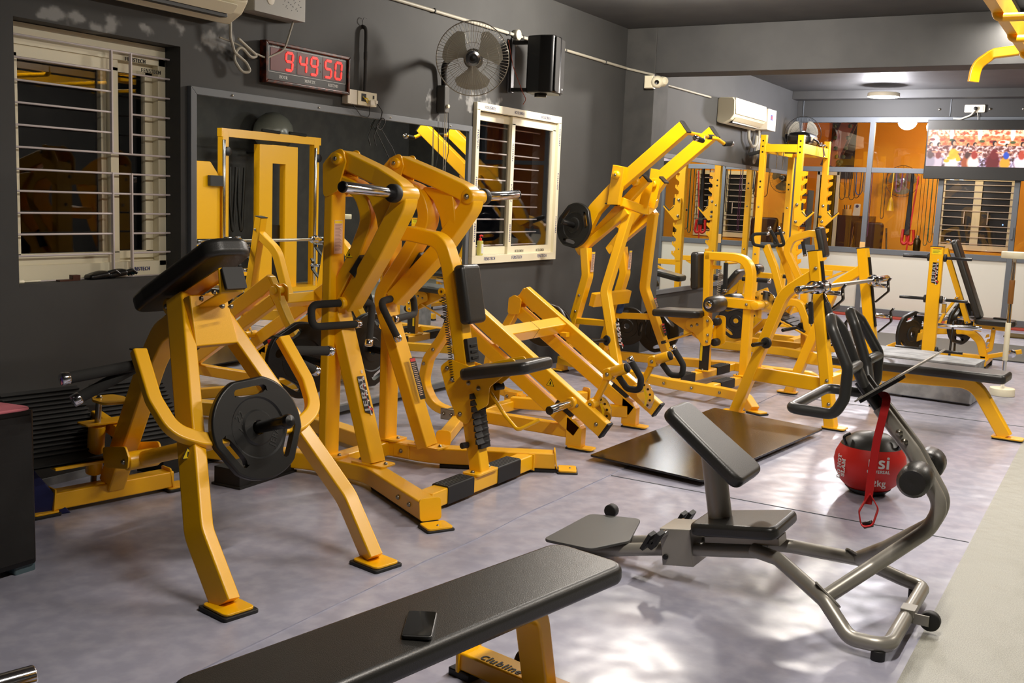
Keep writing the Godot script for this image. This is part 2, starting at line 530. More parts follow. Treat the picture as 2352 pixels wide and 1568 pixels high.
func shell() -> void:
	# floors
	struct("floor", mb().box(Vector3((WX - 0.51) / 2, -0.05, (NZ + FZ) / 2), Vector3(-0.51 - WX, 0.1, NZ - FZ), 0.0), M.floor)
	struct("floor_2", mb().box(Vector3((RX - 0.51) / 2, -0.049, (NZ + FZ) / 2), Vector3(RX + 0.51, 0.102, NZ - FZ), 0.0), M.floor2)
	# lapped joins of the vinyl sheets: a thin curled lip along the seam and two cross joins
	var b := mb()
	var nz := FastNoiseLite.new(); nz.seed = 2; nz.frequency = 0.9
	for i in 90:
		var z0 := 1.8 - i * 0.18; var z1 := z0 - 0.18
		var h0 := 0.004 + 0.004 * maxf(0.0, nz.get_noise_1d(z0 * 2.0)); var h1 := 0.004 + 0.004 * maxf(0.0, nz.get_noise_1d(z1 * 2.0))
		var x0 := -2.36 + 0.018 * nz.get_noise_1d(z0 + 50.0); var x1 := -2.36 + 0.018 * nz.get_noise_1d(z1 + 50.0)
		b.flat(Vector3(x0, h0, z0), Vector3(x1, h1, z1), Vector3(x1 - 0.35, 0.0006, z1), Vector3(x0 - 0.35, 0.0006, z0), Vector3.UP)
		b.flat(Vector3(x0, 0, z0), Vector3(x1, 0, z1), Vector3(x1, h1, z1), Vector3(x0, h0, z0), Vector3.RIGHT)
	struct("trim_1", b, M.floor)
	for k in 3:
		struct("trim_%d" % (k + 2), mb().box(Vector3(-1.43, 0.0015, [-8.3, -12.6, -5.13][k]), Vector3(1.83, 0.003, [0.012, 0.012, 0.006][k]), 0.001), M.frame)
	# ceiling with a deep beam on the pillar line
	struct("ceiling", mb().box(Vector3((WX + RX) / 2, CH + 0.06, (NZ - 19.0) / 2), Vector3(RX - WX + 3.0, 0.12, NZ + 19.4), 0.0), M.ceil)
	struct("ceiling_beam", mb().box(Vector3((WX + RX) / 2, 2.955, -9.78), Vector3(RX - WX, 0.43, 0.34), 0.004), M.ceil)
	struct("ceiling_beam_2", mb().box(Vector3((WX + RX) / 2, 3.12, FZ + 0.16), Vector3(RX - WX, 0.12, 0.24), 0.004), M.ceil)
	# left wall around its two windows
	var wt := mat(Color.WHITE, 0.72)
	wt.albedo_texture = wall_texture()
	var wl := struct("wall_left", panel_with_uv(NZ, -3.03, 0, CH), wt)
	for q in [[-3.03, -4.0, 0, 0.985], [-3.03, -4.0, 2.218, CH], [-4.0, -6.9, 0, CH], [-6.9, -8.24, 0, 0.985], [-6.9, -8.24, 2.19, CH], [-8.24, FZ - 0.1, 0, CH]]:
		part(wl, "wall_piece", panel_with_uv(q[0], q[1], q[2], q[3]), wt)
	struct("pillar", mb().box(Vector3((WX - 4.15) / 2 - 0.02, CH / 2, -9.78), Vector3(0.34, CH, 0.36), 0.006), M.wall)
	struct("wall_right", mb().box(Vector3(RX + 0.1, CH / 2, (NZ + FZ) / 2), Vector3(0.2, CH, NZ - FZ + 0.4), 0.0), M.wall)
	struct("wall_near", mb().box(Vector3((WX + RX) / 2, CH / 2, NZ + 0.1), Vector3(RX - WX + 0.6, CH, 0.2), 0.0), M.wall)
	# pale skim of plaster along the foot of the left wall
	struct("baseboard_left", mb().box(Vector3(WX + 0.004, 0.02, -2.4), Vector3(0.012, 0.04, 4.4), 0.003), M.greybox)
	night_view()
	window_one()
	window_two()
	mirrors()
func night_view() -> void:
	# buildings across the street, dark but for a few lit windows
	var t := thing("apartment_building", "dark apartment block across the street with a few lit windows, seen through the barred window", "building", Vector3(-34.0, -6.0, -22.0))
	part(t, "wall", mb().box(Vector3(0, 6, 0), Vector3(6, 12, 22), 0.0), mat(Color(0.05, 0.05, 0.055), 0.9))
	for q in [[8.2, 9.0, 0.8, 1.0], [8.2, 5.2, 0.5, 0.7], [7.9, 6.9, 0.6, 1.1], [7.8, 2.6, 0.7, 1.0], [6.2, 7.2, 0.4, 0.5], [4.0, 4.0, 0.4, 0.3], [2.6, 6.8, 0.35, 0.45], [-2.5, 6.0, 0.5, 0.4]]:
		part(t, "window", mb().box(Vector3(3.02, q[1], q[0]), Vector3(0.06, q[3], q[2]), 0.0), emit(Color(0.45, 0.6, 0.75), 0.25))
	var s := thing("street_lamp", "cluster of small bluish street lights far outside the barred window", "street light", Vector3(-28.0, -3.0, -26.3))
	part(s, "pole", mb().cyl(Vector3(0, 0, 0), Vector3(0, 4.6, 0), 0.06), M.black)
	part(s, "arm", mb().cyl(Vector3(0, 4.55, -0.6), Vector3(0, 4.55, 0.8), 0.04), M.black)
	for q in [[0.7, 4.4], [-0.3, 4.4], [-0.6, 4.4], [0.2, 3.6], [-0.15, 3.6]]:
		part(s, "lamp_head", mb().box(Vector3(0.1, q[1], q[0]), Vector3(0.1, 0.1, 0.14), 0.01), emit(Color(0.75, 0.8, 1.0), 2.5))
func window_one() -> void:
	var x := WX - 0.16
	var t: Node3D = struct("window_1", mb().box(Vector3(x, 2.165, -3.515), Vector3(0.09, 0.10, 0.97), 0.004), M.cream)
	part(t, "frame", mb().box(Vector3(x, 1.03, -3.515), Vector3(0.09, 0.09, 0.97), 0.004), M.cream)
	part(t, "frame", mb().box(Vector3(x, 1.6, -3.055), Vector3(0.09, 1.1, 0.05), 0.004), M.cream)
	part(t, "frame", mb().box(Vector3(x, 1.6, -3.975), Vector3(0.09, 1.1, 0.05), 0.004), M.cream)
	# left sash stands in front, right sash behind
	for s in 2:
		var z0: float = [-3.08, -3.62][s]; var z1: float = [-3.70, -3.95][s]; var xs: float = x + [0.018, -0.018][s]
		for e in [[(z0 + z1) / 2, 2.09, absf(z1 - z0), 0.06], [(z0 + z1) / 2, 1.10, absf(z1 - z0), 0.06], [z0 - 0.025, 1.6, 0.05, 0.95], [z1 + 0.025, 1.6, 0.05, 0.95]]:
			part(t, "sash", mb().box(Vector3(xs, e[1], e[0]), Vector3(0.034, e[3], e[2]), 0.003), M.cream)
		part(t, "pane", mb().box(Vector3(xs, 1.6, (z0 + z1) / 2), Vector3(0.006, 0.94, absf(z1 - z0) - 0.09), 0.0), M.glass)
	# the grille: a flat top bar, round rods and two short uprights
	var gx := WX - 0.085
	for i in 11:
		var y := 2.152 - i * 0.1028
		if i == 0 or i == 6 or i == 7 or i == 5:
			part(t, "grille_bar", mb().cyl(Vector3(gx, y, -3.03), Vector3(gx, y, -4.0), 0.0052, 0.001, 8), M.bar)
		else:
			part(t, "grille_bar", mb().cyl(Vector3(gx, y, -3.03), Vector3(gx, y, -3.625), 0.0052, 0.001, 8), M.bar)
			part(t, "grille_bar", mb().cyl(Vector3(gx, y, -3.745), Vector3(gx, y, -4.0), 0.0052, 0.001, 8), M.bar)
	for q in [[-3.625, 1.0, 1.54], [-3.625, 1.64, 2.152], [-3.745, 1.0, 1.54], [-3.745, 1.64, 2.152]]:
		part(t, "grille_upright", mb().box(Vector3(gx, (q[1] + q[2]) / 2, q[0]), Vector3(0.018, q[2] - q[1], 0.009), 0.001), M.bar)
	part(t, "grille_bar", mb().box(Vector3(gx, 1.0, -3.515), Vector3(0.02, 0.006, 0.97), 0.001), M.bar)
	for q in [[2.105, -3.80], [2.06, -3.9]]:
		print3(t, "lettering", "FENSTECH", 0.02, M.ink, Vector3(x + 0.048, q[0] + 0.02, q[1]), Vector3(0, 0, -1), Vector3.UP, 0.0006)
	print3(t, "lettering", "FENSTECH", 0.02, M.inkblue, Vector3(x + 0.048, 1.035, -3.82), Vector3(0, 0, -1), Vector3.UP, 0.0006)
	struct("windowsill_1", mb().box(Vector3(WX - 0.06, 0.992, -3.515), Vector3(0.12, 0.014, 0.97), 0.003), M.wall)
	# bits left on the sill
	var g := thing("glove", "pair of dark knitted work gloves with teal stripes lying on the barred window sill", "gloves", Vector3(WX - 0.05, 0.999, -3.56))
	for k in 2:
		var f := mb()
		var zz: float = [0.06, -0.05][k]
		f.slab(rnd2(Q([-0.035, -0.06, 0.03, -0.06, 0.04, 0.05, 0.0, 0.075, -0.04, 0.05]), 0.02), Vector3(0, 0.002 + k * 0.006, zz), Vector3(1, 0, 0), Vector3(0, 0.15, -1), 0.03, 0.014, 3, 0.008)
		part(g, "glove_body", f, M.black)
		for j in 4:
			var y0 := 0.02 + 0.004 * j
			part(g, "finger", mb().tube(fil(P([-0.025 + j * 0.017, y0, zz - 0.05, -0.028 + j * 0.019, y0 + 0.01, zz - 0.085, -0.03 + j * 0.02, y0 - 0.008, zz - 0.11]), 0.02), 0.009, 8), M.black if j % 2 else mat(Color(0.16, 0.36, 0.36), 0.8))
	single("screwdriver", mb().cyl(Vector3(0, 0.008, 0.05), Vector3(0.0, 0.006, -0.06), 0.004).cyl(Vector3(0, 0.009, 0.05), Vector3(0, 0.01, 0.1), 0.009), M.cream, "small pale rod lying at the near end of the barred window sill", "tool", Vector3(WX - 0.04, 0.999, -3.12), 12)
	single("wooden_block", mb().box(Vector3(0, 0.014, 0), Vector3(0.03, 0.028, 0.045), 0.003).box(Vector3(0.005, 0.004, 0.06), Vector3(0.03, 0.008, 0.08), 0.002), M.brown, "little brown block on the barred window sill beside the gloves", "block", Vector3(WX - 0.04, 0.999, -3.36))
func window_two() -> void:
	var t: Node3D = struct("window_2", mb().box(Vector3(WX + 0.012, 2.18, -7.57), Vector3(0.044, 0.058, 1.38), 0.004), M.cream)
	var x := WX + 0.012
	part(t, "frame", mb().box(Vector3(x, 0.995, -7.57), Vector3(0.044, 0.062, 1.38), 0.004), M.cream)
	part(t, "frame", mb().box(Vector3(x, 1.59, -6.905), Vector3(0.044, 1.13, 0.05), 0.004), M.cream)
	part(t, "frame", mb().box(Vector3(x, 1.59, -8.235), Vector3(0.044, 1.13, 0.05), 0.004), M.cream)
	for s in 2:
		var z0: float = [-6.93, -7.46][s]; var z1: float = [-7.53, -8.21][s]; var xs: float = WX + [-0.035, -0.008][s]
		for e in [[(z0 + z1) / 2, 2.115, absf(z1 - z0), 0.065], [(z0 + z1) / 2, 1.058, absf(z1 - z0), 0.065], [z0 - 0.026, 1.59, 0.052, 1.0], [z1 + 0.026, 1.59, 0.052, 1.0]]:
			part(t, "sash", mb().box(Vector3(xs, e[1], e[0]), Vector3(0.03, e[3], e[2]), 0.003), M.cream)
		part(t, "pane", mb().box(Vector3(xs, 1.59, (z0 + z1) / 2), Vector3(0.006, 1.0, absf(z1 - z0) - 0.1), 0.0), M.glass)
	# protective tape printed with the maker's word
	var f := x + 0.0225
	for k in 3:
		print3(t, "lettering", "FENSTECH", 0.026, M.inkblue, Vector3(f, 1.0, -7.14 - 0.43 * k), Vector3(0, 0, -1), Vector3.UP, 0.0006)
		print3(t, "lettering", "FENSTECH", 0.024, M.inkblue, Vector3(f, 2.18, -7.07 - 0.45 * k), Vector3(0, 0, 1), Vector3.DOWN, 0.0006)
		print3(t, "lettering", "FENSTECH", 0.022, M.inkblue, Vector3(f, 1.93 - 0.36 * k, -6.905), Vector3(0, -1, 0), Vector3(0, 0, -1), 0.0006)
		print3(t, "lettering", "FENSTECH", 0.022, M.inkblue, Vector3(f, 2.03 - 0.38 * k, -8.235), Vector3(0, 1, 0), Vector3(0, 0, 1), 0.0006)
		print3(t, "lettering", "FENSTECH", 0.022, M.inkblue, Vector3(WX + 0.0075, 1.86 - 0.33 * k, -7.486), Vector3(0, 1, 0), Vector3(0, 0, 1), 0.0006)
	for k in 2:
		print3(t, "lettering", "FENSTECH", 0.022, M.ink, Vector3(WX + 0.0075, 1.05, -7.65 - 0.36 * k), Vector3(0, 0, 1), Vector3.DOWN, 0.0006)
	# bars outside, faint behind the panes
	for i in 10:
		part(t, "grille_bar", mb().cyl(Vector3(WX - 0.16, 1.09 + i * 0.108, -6.92), Vector3(WX - 0.16, 1.09 + i * 0.108, -8.22), 0.006, 0.001, 8), M.bar)
	var s := thing("soap_dispenser", "clear hand wash bottle with a red pump standing on the white window frame", "bottle", Vector3(WX + 0.0, 1.026, -7.045))
	var gl := mat(Color(0.80, 0.78, 0.42, 0.75), 0.15)
	gl.transparency = BaseMaterial3D.TRANSPARENCY_ALPHA
	part(s, "bottle_body", mb().slab(rect2(0.034, 0.056, 0.012), Vector3(0, 0, 0), Vector3(1, 0, 0), Vector3(0, 0, -1), 0.118, 0.006, 3), gl)
	part(s, "bottle_label", mb().box(Vector3(0.0175, 0.055, -0.008), Vector3(0.001, 0.075, 0.03), 0.0), M.inkwhite)
	part(s, "neck", mb().cyl(Vector3(0, 0.116, 0), Vector3(0, 0.138, 0), 0.013), M.red)
	part(s, "pump", mb().cyl(Vector3(0, 0.136, 0), Vector3(0, 0.158, 0), 0.005).tube(fil(P([0, 0.157, 0.012, 0, 0.16, -0.02, 0, 0.152, -0.034]), 0.02), 0.006, 8), M.red)
func mirror_frame(called: String, z0: float, z1: float, y0: float, y1: float, wt: float, label: String) -> void:
	var t := thing(called, label, "mirror", Vector3(WX, y0, (z0 + z1) / 2))
	var L := absf(z1 - z0); var h := y1 - y0
	part(t, "glass", mb().box(Vector3(0.012, h / 2, 0), Vector3(0.006, h - wt * 1.2, L - wt * 1.2), 0.0), M.mirror)
	part(t, "frame_rail", mb().slab(Q([-L / 2, h, L / 2, h, L / 2 - wt, h - wt, -L / 2 + wt, h - wt]), Vector3(0.0, 0, 0), Vector3(0, 0, -1), Vector3.UP, 0.03, 0.003), M.frame)
	part(t, "frame_rail", mb().slab(Q([-L / 2, 0, L / 2, 0, L / 2 - wt, wt, -L / 2 + wt, wt]), Vector3(0.0, 0, 0), Vector3(0, 0, -1), Vector3.UP, 0.03, 0.003), M.frame)
	part(t, "frame_stile", mb().slab(Q([-L / 2, 0, -L / 2, h, -L / 2 + wt, h - wt, -L / 2 + wt, wt]), Vector3(0.0, 0, 0), Vector3(0, 0, -1), Vector3.UP, 0.03, 0.003), M.frame)
	part(t, "frame_stile", mb().slab(Q([L / 2, 0, L / 2, h, L / 2 - wt, h - wt, L / 2 - wt, wt]), Vector3(0.0, 0, 0), Vector3(0, 0, -1), Vector3.UP, 0.03, 0.003), M.frame)
	for k in 4:
		var i := MeshInstance3D.new()
		bolt(t, Vector3(0.029, h - wt / 2, -L / 2 + 0.3 + k * (L - 0.6) / 3.0), Vector3(1, 0, 0), 0.6)
		i.free()
func mirrors() -> void:
	mirror_frame("wall_mirror", -4.045, -6.83, 0.03, 2.02, 0.042, "big wall mirror in a grey metal frame under the red digital clock")
	mirror_frame("wall_mirror", -9.97, -15.5, 0.5, 2.03, 0.05, "long grey framed wall mirror beyond the pillar under the far air conditioner")

# ---------------------------------------------------------------- things on the left wall
func air_con(at: Vector3, L: float, h: float, d: float, label: String) -> Node3D:
	# at: wall point at the middle of the unit's foot; the unit hangs along z, front towards +x
	var t := thing("air_conditioner", label, "air conditioner", at)
	var ol := rnd2(Q([0.0, 0.02, d * 0.35, 0.0, d * 0.8, 0.05, d, 0.11, d * 0.97, h - 0.03, d * 0.85, h, 0.0, h]), 0.03, 5)
	part(t, "body", mb().slab(ol, Vector3(0, 0, -L / 2), Vector3(1, 0, 0), Vector3.UP, L, 0.012, 3), M.cream)
	part(t, "front_panel", mb().slab(rect2(L - 0.02, h - 0.12, 0.02), Vector3(d * 0.985, 0.115 + (h - 0.12) / 2, 0), Vector3(0, 0, -1), Vector3(-0.08, 1, 0), 0.012, 0.005), M.cream)
	part(t, "air_flap", mb().slab(rect2(L - 0.16, 0.075, 0.02), Vector3(d * 0.9, 0.066, 0), Vector3(0, 0, -1), Vector3(0.75, 0.6, 0), 0.008, 0.003), M.cream)
	part(t, "air_slot", mb().box(Vector3(d * 0.62, 0.03, 0), Vector3(0.06, 0.02, L - 0.2), 0.004), M.black)
	return t
func seven_seg(par: Node, digit: int, c: Vector3, w: float, h: float, on: Material) -> void:
	# lit strokes of one figure; the clock face looks towards +x and reads along -z
	var segs: Array = [[1, 1, 1, 0, 1, 1, 1], [0, 0, 1, 0, 0, 1, 0], [1, 0, 1, 1, 1, 0, 1], [1, 0, 1, 1, 0, 1, 1], [0, 1, 1, 1, 0, 1, 0], [1, 1, 0, 1, 0, 1, 1], [1, 1, 0, 1, 1, 1, 1], [1, 0, 1, 0, 0, 1, 0], [1, 1, 1, 1, 1, 1, 1], [1, 1, 1, 1, 0, 1, 1]][digit]
	var s := 0.0145
	var b := mb()
	var spec := [[0.0, h / 2, true], [-w / 2, h / 4, false], [w / 2, h / 4, false], [0.0, 0.0, true], [-w / 2, -h / 4, false], [w / 2, -h / 4, false], [0.0, -h / 2, true]]
	for i in 7:
		if not segs[i]: continue
		var L: float = (w if spec[i][2] else h / 2) - 0.004
		var ol := Q([-L / 2, 0, -L / 2 + s / 2, s / 2, L / 2 - s / 2, s / 2, L / 2, 0, L / 2 - s / 2, -s / 2, -L / 2 + s / 2, -s / 2])
		var ctr := c + Vector3(0, spec[i][1], -spec[i][0] - spec[i][1] * 0.08)
		if spec[i][2]: b.slab(ol, ctr, Vector3(0, 0, -1), Vector3.UP, 0.002, 0.0)
		else: b.slab(ol, ctr, Vector3(0, 1, -0.08), Vector3(0, 0.08, 1), 0.002, 0.0)
	part(par, "digit", b, on, "lit red figure %d" % digit)
func wall_fittings() -> void:
	air_con(Vector3(WX, 2.37, -3.79), 0.98, 0.30, 0.215, "large cream air conditioner over the barred window")
	# voltage stabiliser beside it
	var t := thing("voltage_stabilizer", "grey metal stabilizer box with dotted vents beside the near air conditioner", "electrical box", Vector3(WX, 2.47, -4.63))
	part(t, "case", mb().box(Vector3(0.06, 0.12, 0), Vector3(0.12, 0.24, 0.42), 0.006), M.silver.duplicate())
	(t.get_child(0) as MeshInstance3D).material_override = mat(Color(0.62, 0.61, 0.58), 0.5)
	part(t, "badge", mb().lathe(Vector3(0.12, 0.08, 0.08), Vector3.RIGHT, [[0.03, 0.0], [0.028, 0.003], [0.0, 0.004]], 18), M.white)
	for k in 26:
		part(t, "vent_hole", mb().cyl(Vector3(0.1195, 0.07 + 0.022 * sin(k * 0.9) + 0.02 * (k % 2), -0.02 - 0.006 * k), Vector3(0.1208, 0.07 + 0.022 * sin(k * 0.9) + 0.02 * (k % 2), -0.02 - 0.006 * k), 0.0028, 0.0, 8), M.black)
	# cable loops hanging from the air conditioner
	var c := mb()
	c.tube(fil(P([-4.40, 2.47, -4.29, -4.41, 2.31, -4.30, -4.42, 2.235, -4.34, -4.42, 2.19, -4.43, -4.41, 2.14, -4.46, -4.42, 2.13, -4.40, -4.43, 2.20, -4.34, -4.42, 2.28, -4.38, -4.42, 2.22, -4.47, -4.42, 2.235, -4.52, -4.41, 2.31, -4.36]), 0.05), 0.0085, 8)
	c.tube(fil(P([-4.43, 2.30, -4.24, -4.43, 2.29, -4.33, -4.43, 2.26, -4.46, -4.43, 2.235, -4.60, -4.42, 2.30, -4.74, -4.40, 2.47, -4.79]), 0.1), 0.006, 8)
	single("cable", c, M.wire, "looped off-white power cable hanging below the near air conditioner", "cable")
	clock()
	# vertical conduit down to the switch box
	t = thing("conduit", "short grey wall conduit running down to the white switch box by the clock", "pipe", Vector3(WX, 2.13, -5.52))
	part(t, "pipe", mb().tube(fil(P([-0.03, 0.435, 0.0, 0.03, 0.42, 0.0, 0.032, 0.36, 0.0, 0.032, 0.0, 0.0]), 0.04), 0.0125, 12), M.walldark)
	part(t, "joint", mb().cyl(Vector3(0.032, 0.215, 0), Vector3(0.032, 0.265, 0), 0.0145), M.walldark)
	part(t, "wire", mb().tube(fil(P([0.0, 0.42, 0.0, 0.02, 0.45, 0.03, 0.02, 0.485, 0.01, 0.02, 0.48, -0.02]), 0.03), 0.002, 6), M.cable)
	t = thing("switch_box", "white plastic switch box with an opened socket and plugged wires under the clock's right end", "socket", Vector3(WX, 2.05, -5.465))
	part(t, "back_box", mb().box(Vector3(0.026, 0.045, 0.095), Vector3(0.052, 0.09, 0.095), 0.006), M.white)
	part(t, "back_box", mb().box(Vector3(0.024, 0.045, -0.055), Vector3(0.046, 0.09, 0.20), 0.005), M.white)
	part(t, "face_plate", mb().box(Vector3(0.05, 0.045, -0.055), Vector3(0.008, 0.088, 0.196), 0.003), M.cream)
	part(t, "opening", mb().box(Vector3(0.0535, 0.05, -0.015), Vector3(0.003, 0.05, 0.05), 0.001), M.black)
	part(t, "wires", mb().tube(fil(P([0.05, 0.06, -0.005, 0.07, 0.04, -0.015, 0.06, 0.02, -0.05]), 0.02), 0.003, 6).tube(fil(P([0.05, 0.04, -0.025, 0.075, 0.05, -0.02, 0.065, 0.03, -0.06]), 0.02), 0.003, 6), M.signyellow, "loose yellow and green wires")
	part(t, "rocker", mb().box(Vector3(0.056, 0.06, -0.115), Vector3(0.006, 0.022, 0.012), 0.002), M.black)
	part(t, "plug", mb().box(Vector3(0.068, 0.022, -0.075), Vector3(0.03, 0.03, 0.045), 0.006).box(Vector3(0.07, 0.03, -0.115), Vector3(0.028, 0.02, 0.03), 0.005), M.white)
	c = mb()
	c.tube(fil(P([-4.40, 2.075, -5.60, -4.40, 2.03, -5.66, -4.43, 1.97, -5.68, -4.43, 1.93, -5.63, -4.43, 1.90, -5.68, -4.43, 1.97, -5.74, -4.43, 1.995, -5.70, -4.43, 1.94, -5.66, -4.43, 1.86, -5.61, -4.43, 1.80, -5.64]), 0.04), 0.0035, 6)
	c.tube(fil(P([-4.43, 1.93, -5.67, -4.42, 1.80, -5.80, -4.42, 1.64, -5.93, -4.42, 1.585, -6.12, -4.42, 1.66, -6.42, -4.41, 1.80, -6.47, -4.41, 2.09, -6.45]), 0.12), 0.003, 6)
	c.tube(fil(P([-4.42, 2.06, -5.36, -4.43, 1.985, -5.47, -4.43, 1.975, -5.56, -4.42, 2.05, -5.55]), 0.05), 0.0025, 6)
	single("cable", c, M.cable, "thin black appliance cable looping from the switch box across the mirror to the fan", "cable")
	# conduit under the ceiling
	c = mb().tube(P([WX + 0.014, 2.785, -4.9, WX + 0.014, 2.79, -9.59]), 0.0125, 10)
	t = thing("conduit", "long thin grey conduit running along the wall above the fan and loudspeaker", "pipe", Vector3.ZERO)
	part(t, "pipe", c, M.wire)
	part(t, "pipe", mb().tube(P([WX + 0.01, 2.79, -9.585, -4.16, 2.72, -9.585]), 0.0115, 10), M.wire)
	part(t, "pipe", mb().tube(P([WX + 0.014, 2.74, -9.96, WX + 0.014, 2.75, -11.95]), 0.0115, 10), M.wire)
	for z in [-5.6, -6.3, -7.33, -7.55, -8.3, -9.1]: part(t, "clip", mb().box(Vector3(WX + 0.014, 2.787, z), Vector3(0.03, 0.034, 0.016), 0.002), M.walldark)
	part(t, "junction_box", mb().cyl(Vector3(WX + 0.002, 2.788, -7.44), Vector3(WX + 0.05, 2.788, -7.44), 0.042, 0.006).cyl(Vector3(WX + 0.016, 2.70, -7.44), Vector3(WX + 0.016, 2.76, -7.44), 0.014), M.wire)
	wall_fan()
	# loudspeaker on its bracket
	t = thing("loudspeaker", "black box loudspeaker bracketed to the wall above the white window", "loudspeaker", Vector3(-4.20, 2.32, -7.44), 14.0)
	var ol := rnd2(Q([-0.10, -0.10, 0.02, -0.15, 0.13, -0.15, 0.155, 0.0, 0.13, 0.15, 0.02, 0.15, -0.10, 0.10]), 0.03, 5)
	part(t, "cabinet", mb().slab(ol, Vector3(0, 0, 0), Vector3(1, 0, 0), Vector3(0, 0, -1), 0.44, 0.012, 3), M.black)
	part(t, "grille", mb().slab(rect2(0.27, 0.42, 0.02), Vector3(0.138, 0.22, 0), Vector3(0, 0, -1), Vector3.UP, 0.014, 0.006), mat(Color(0.09, 0.088, 0.085), 0.8))
	part(t, "badge", mb().box(Vector3(0.153, 0.045, -0.08), Vector3(0.002, 0.012, 0.024), 0.0), M.inkwhite)
	part(t, "bracket", mb().box(Vector3(-0.16, 0.40, 0.0), Vector3(0.20, 0.03, 0.05), 0.004).box(Vector3(-0.16, 0.03, 0.0), Vector3(0.20, 0.03, 0.05), 0.004).box(Vector3(-0.25, 0.22, 0.0), Vector3(0.02, 0.42, 0.08), 0.004), M.black)
	part(t, "knob", mb().cyl(Vector3(0.0, -0.025, 0), Vector3(0.0, 0.0, 0), 0.05), M.black)
	part(t, "wire", mb().tube(fil(P([-0.25, 0.40, 0.12, -0.2, 0.2, 0.13, -0.12, 0.0, 0.10, -0.10, -0.05, 0.06, -0.12, -0.09, 0.08]), 0.05), 0.003, 6), mat(Color(0.55, 0.2, 0.08), 0.5))
	# security camera on the pillar corner
	t = thing("security_camera", "small cream security camera at the top of the pillar", "camera", Vector3(-4.17, 2.60, -9.60))
	part(t, "mount", mb().box(Vector3(-0.02, 0.05, 0.04), Vector3(0.09, 0.12, 0.08), 0.01), M.cream)
	part(t, "housing", mb().lathe(Vector3(0.06, 0.05, 0.05), Vector3(0.35, -0.2, 1), [[0.0, -0.05], [0.045, -0.045], [0.06, -0.01], [0.058, 0.02], [0.04, 0.05], [0.022, 0.055]], 20), M.cream)
	part(t, "visor", mb().lathe(Vector3(0.11, 0.055, 0.03), Vector3(0.8, 0.1, 0.5), [[0.0, 0.05], [0.035, 0.04], [0.05, 0.0], [0.045, -0.04], [0.0, -0.05]], 18), M.cream)
	part(t, "lens", mb().lathe(Vector3(0.077, 0.041, 0.098), Vector3(0.35, -0.2, 1), [[0.024, 0.0], [0.02, 0.01], [0.0, 0.004]], 16), M.black)
	# the far air conditioner with its stabiliser and pipes
	air_con(Vector3(WX, 2.47, -12.85), 1.22, 0.31, 0.22, "smaller looking cream air conditioner beyond the pillar, above the far mirror")
	t = thing("voltage_stabilizer", "little white stabilizer box with a round badge at the end of the far air conditioner", "electrical box", Vector3(WX, 2.50, -13.85))
	part(t, "case", mb().box(Vector3(0.09, 0.14, 0), Vector3(0.18, 0.27, 0.36), 0.008), M.white)
	part(t, "badge", mb().box(Vector3(0.181, 0.17, 0.02), Vector3(0.002, 0.07, 0.09), 0.0), mat(Color(0.15, 0.25, 0.6), 0.5))
	part(t, "badge", mb().cyl(Vector3(0.18, 0.17, 0.02), Vector3(0.184, 0.17, 0.02), 0.024, 0.0), M.red)
	c = mb()
	c.tube(fil(P([-4.40, 2.50, -13.25, -4.40, 2.36, -13.28, -4.40, 2.27, -13.42, -4.41, 2.29, -13.62, -4.42, 2.42, -13.66]), 0.1), 0.02, 8)
	c.tube(fil(P([-4.41, 2.50, -13.72, -4.40, 2.38, -13.70, -4.39, 2.24, -13.60, -4.40, 2.10, -13.52, -4.42, 2.06, -13.62, -4.42, 2.20, -13.74, -4.42, 2.40, -13.80]), 0.06), 0.016, 8)
	single("pipe", c, M.wire, "white lagged pipes and cable hanging under the far air conditioner", "pipe")
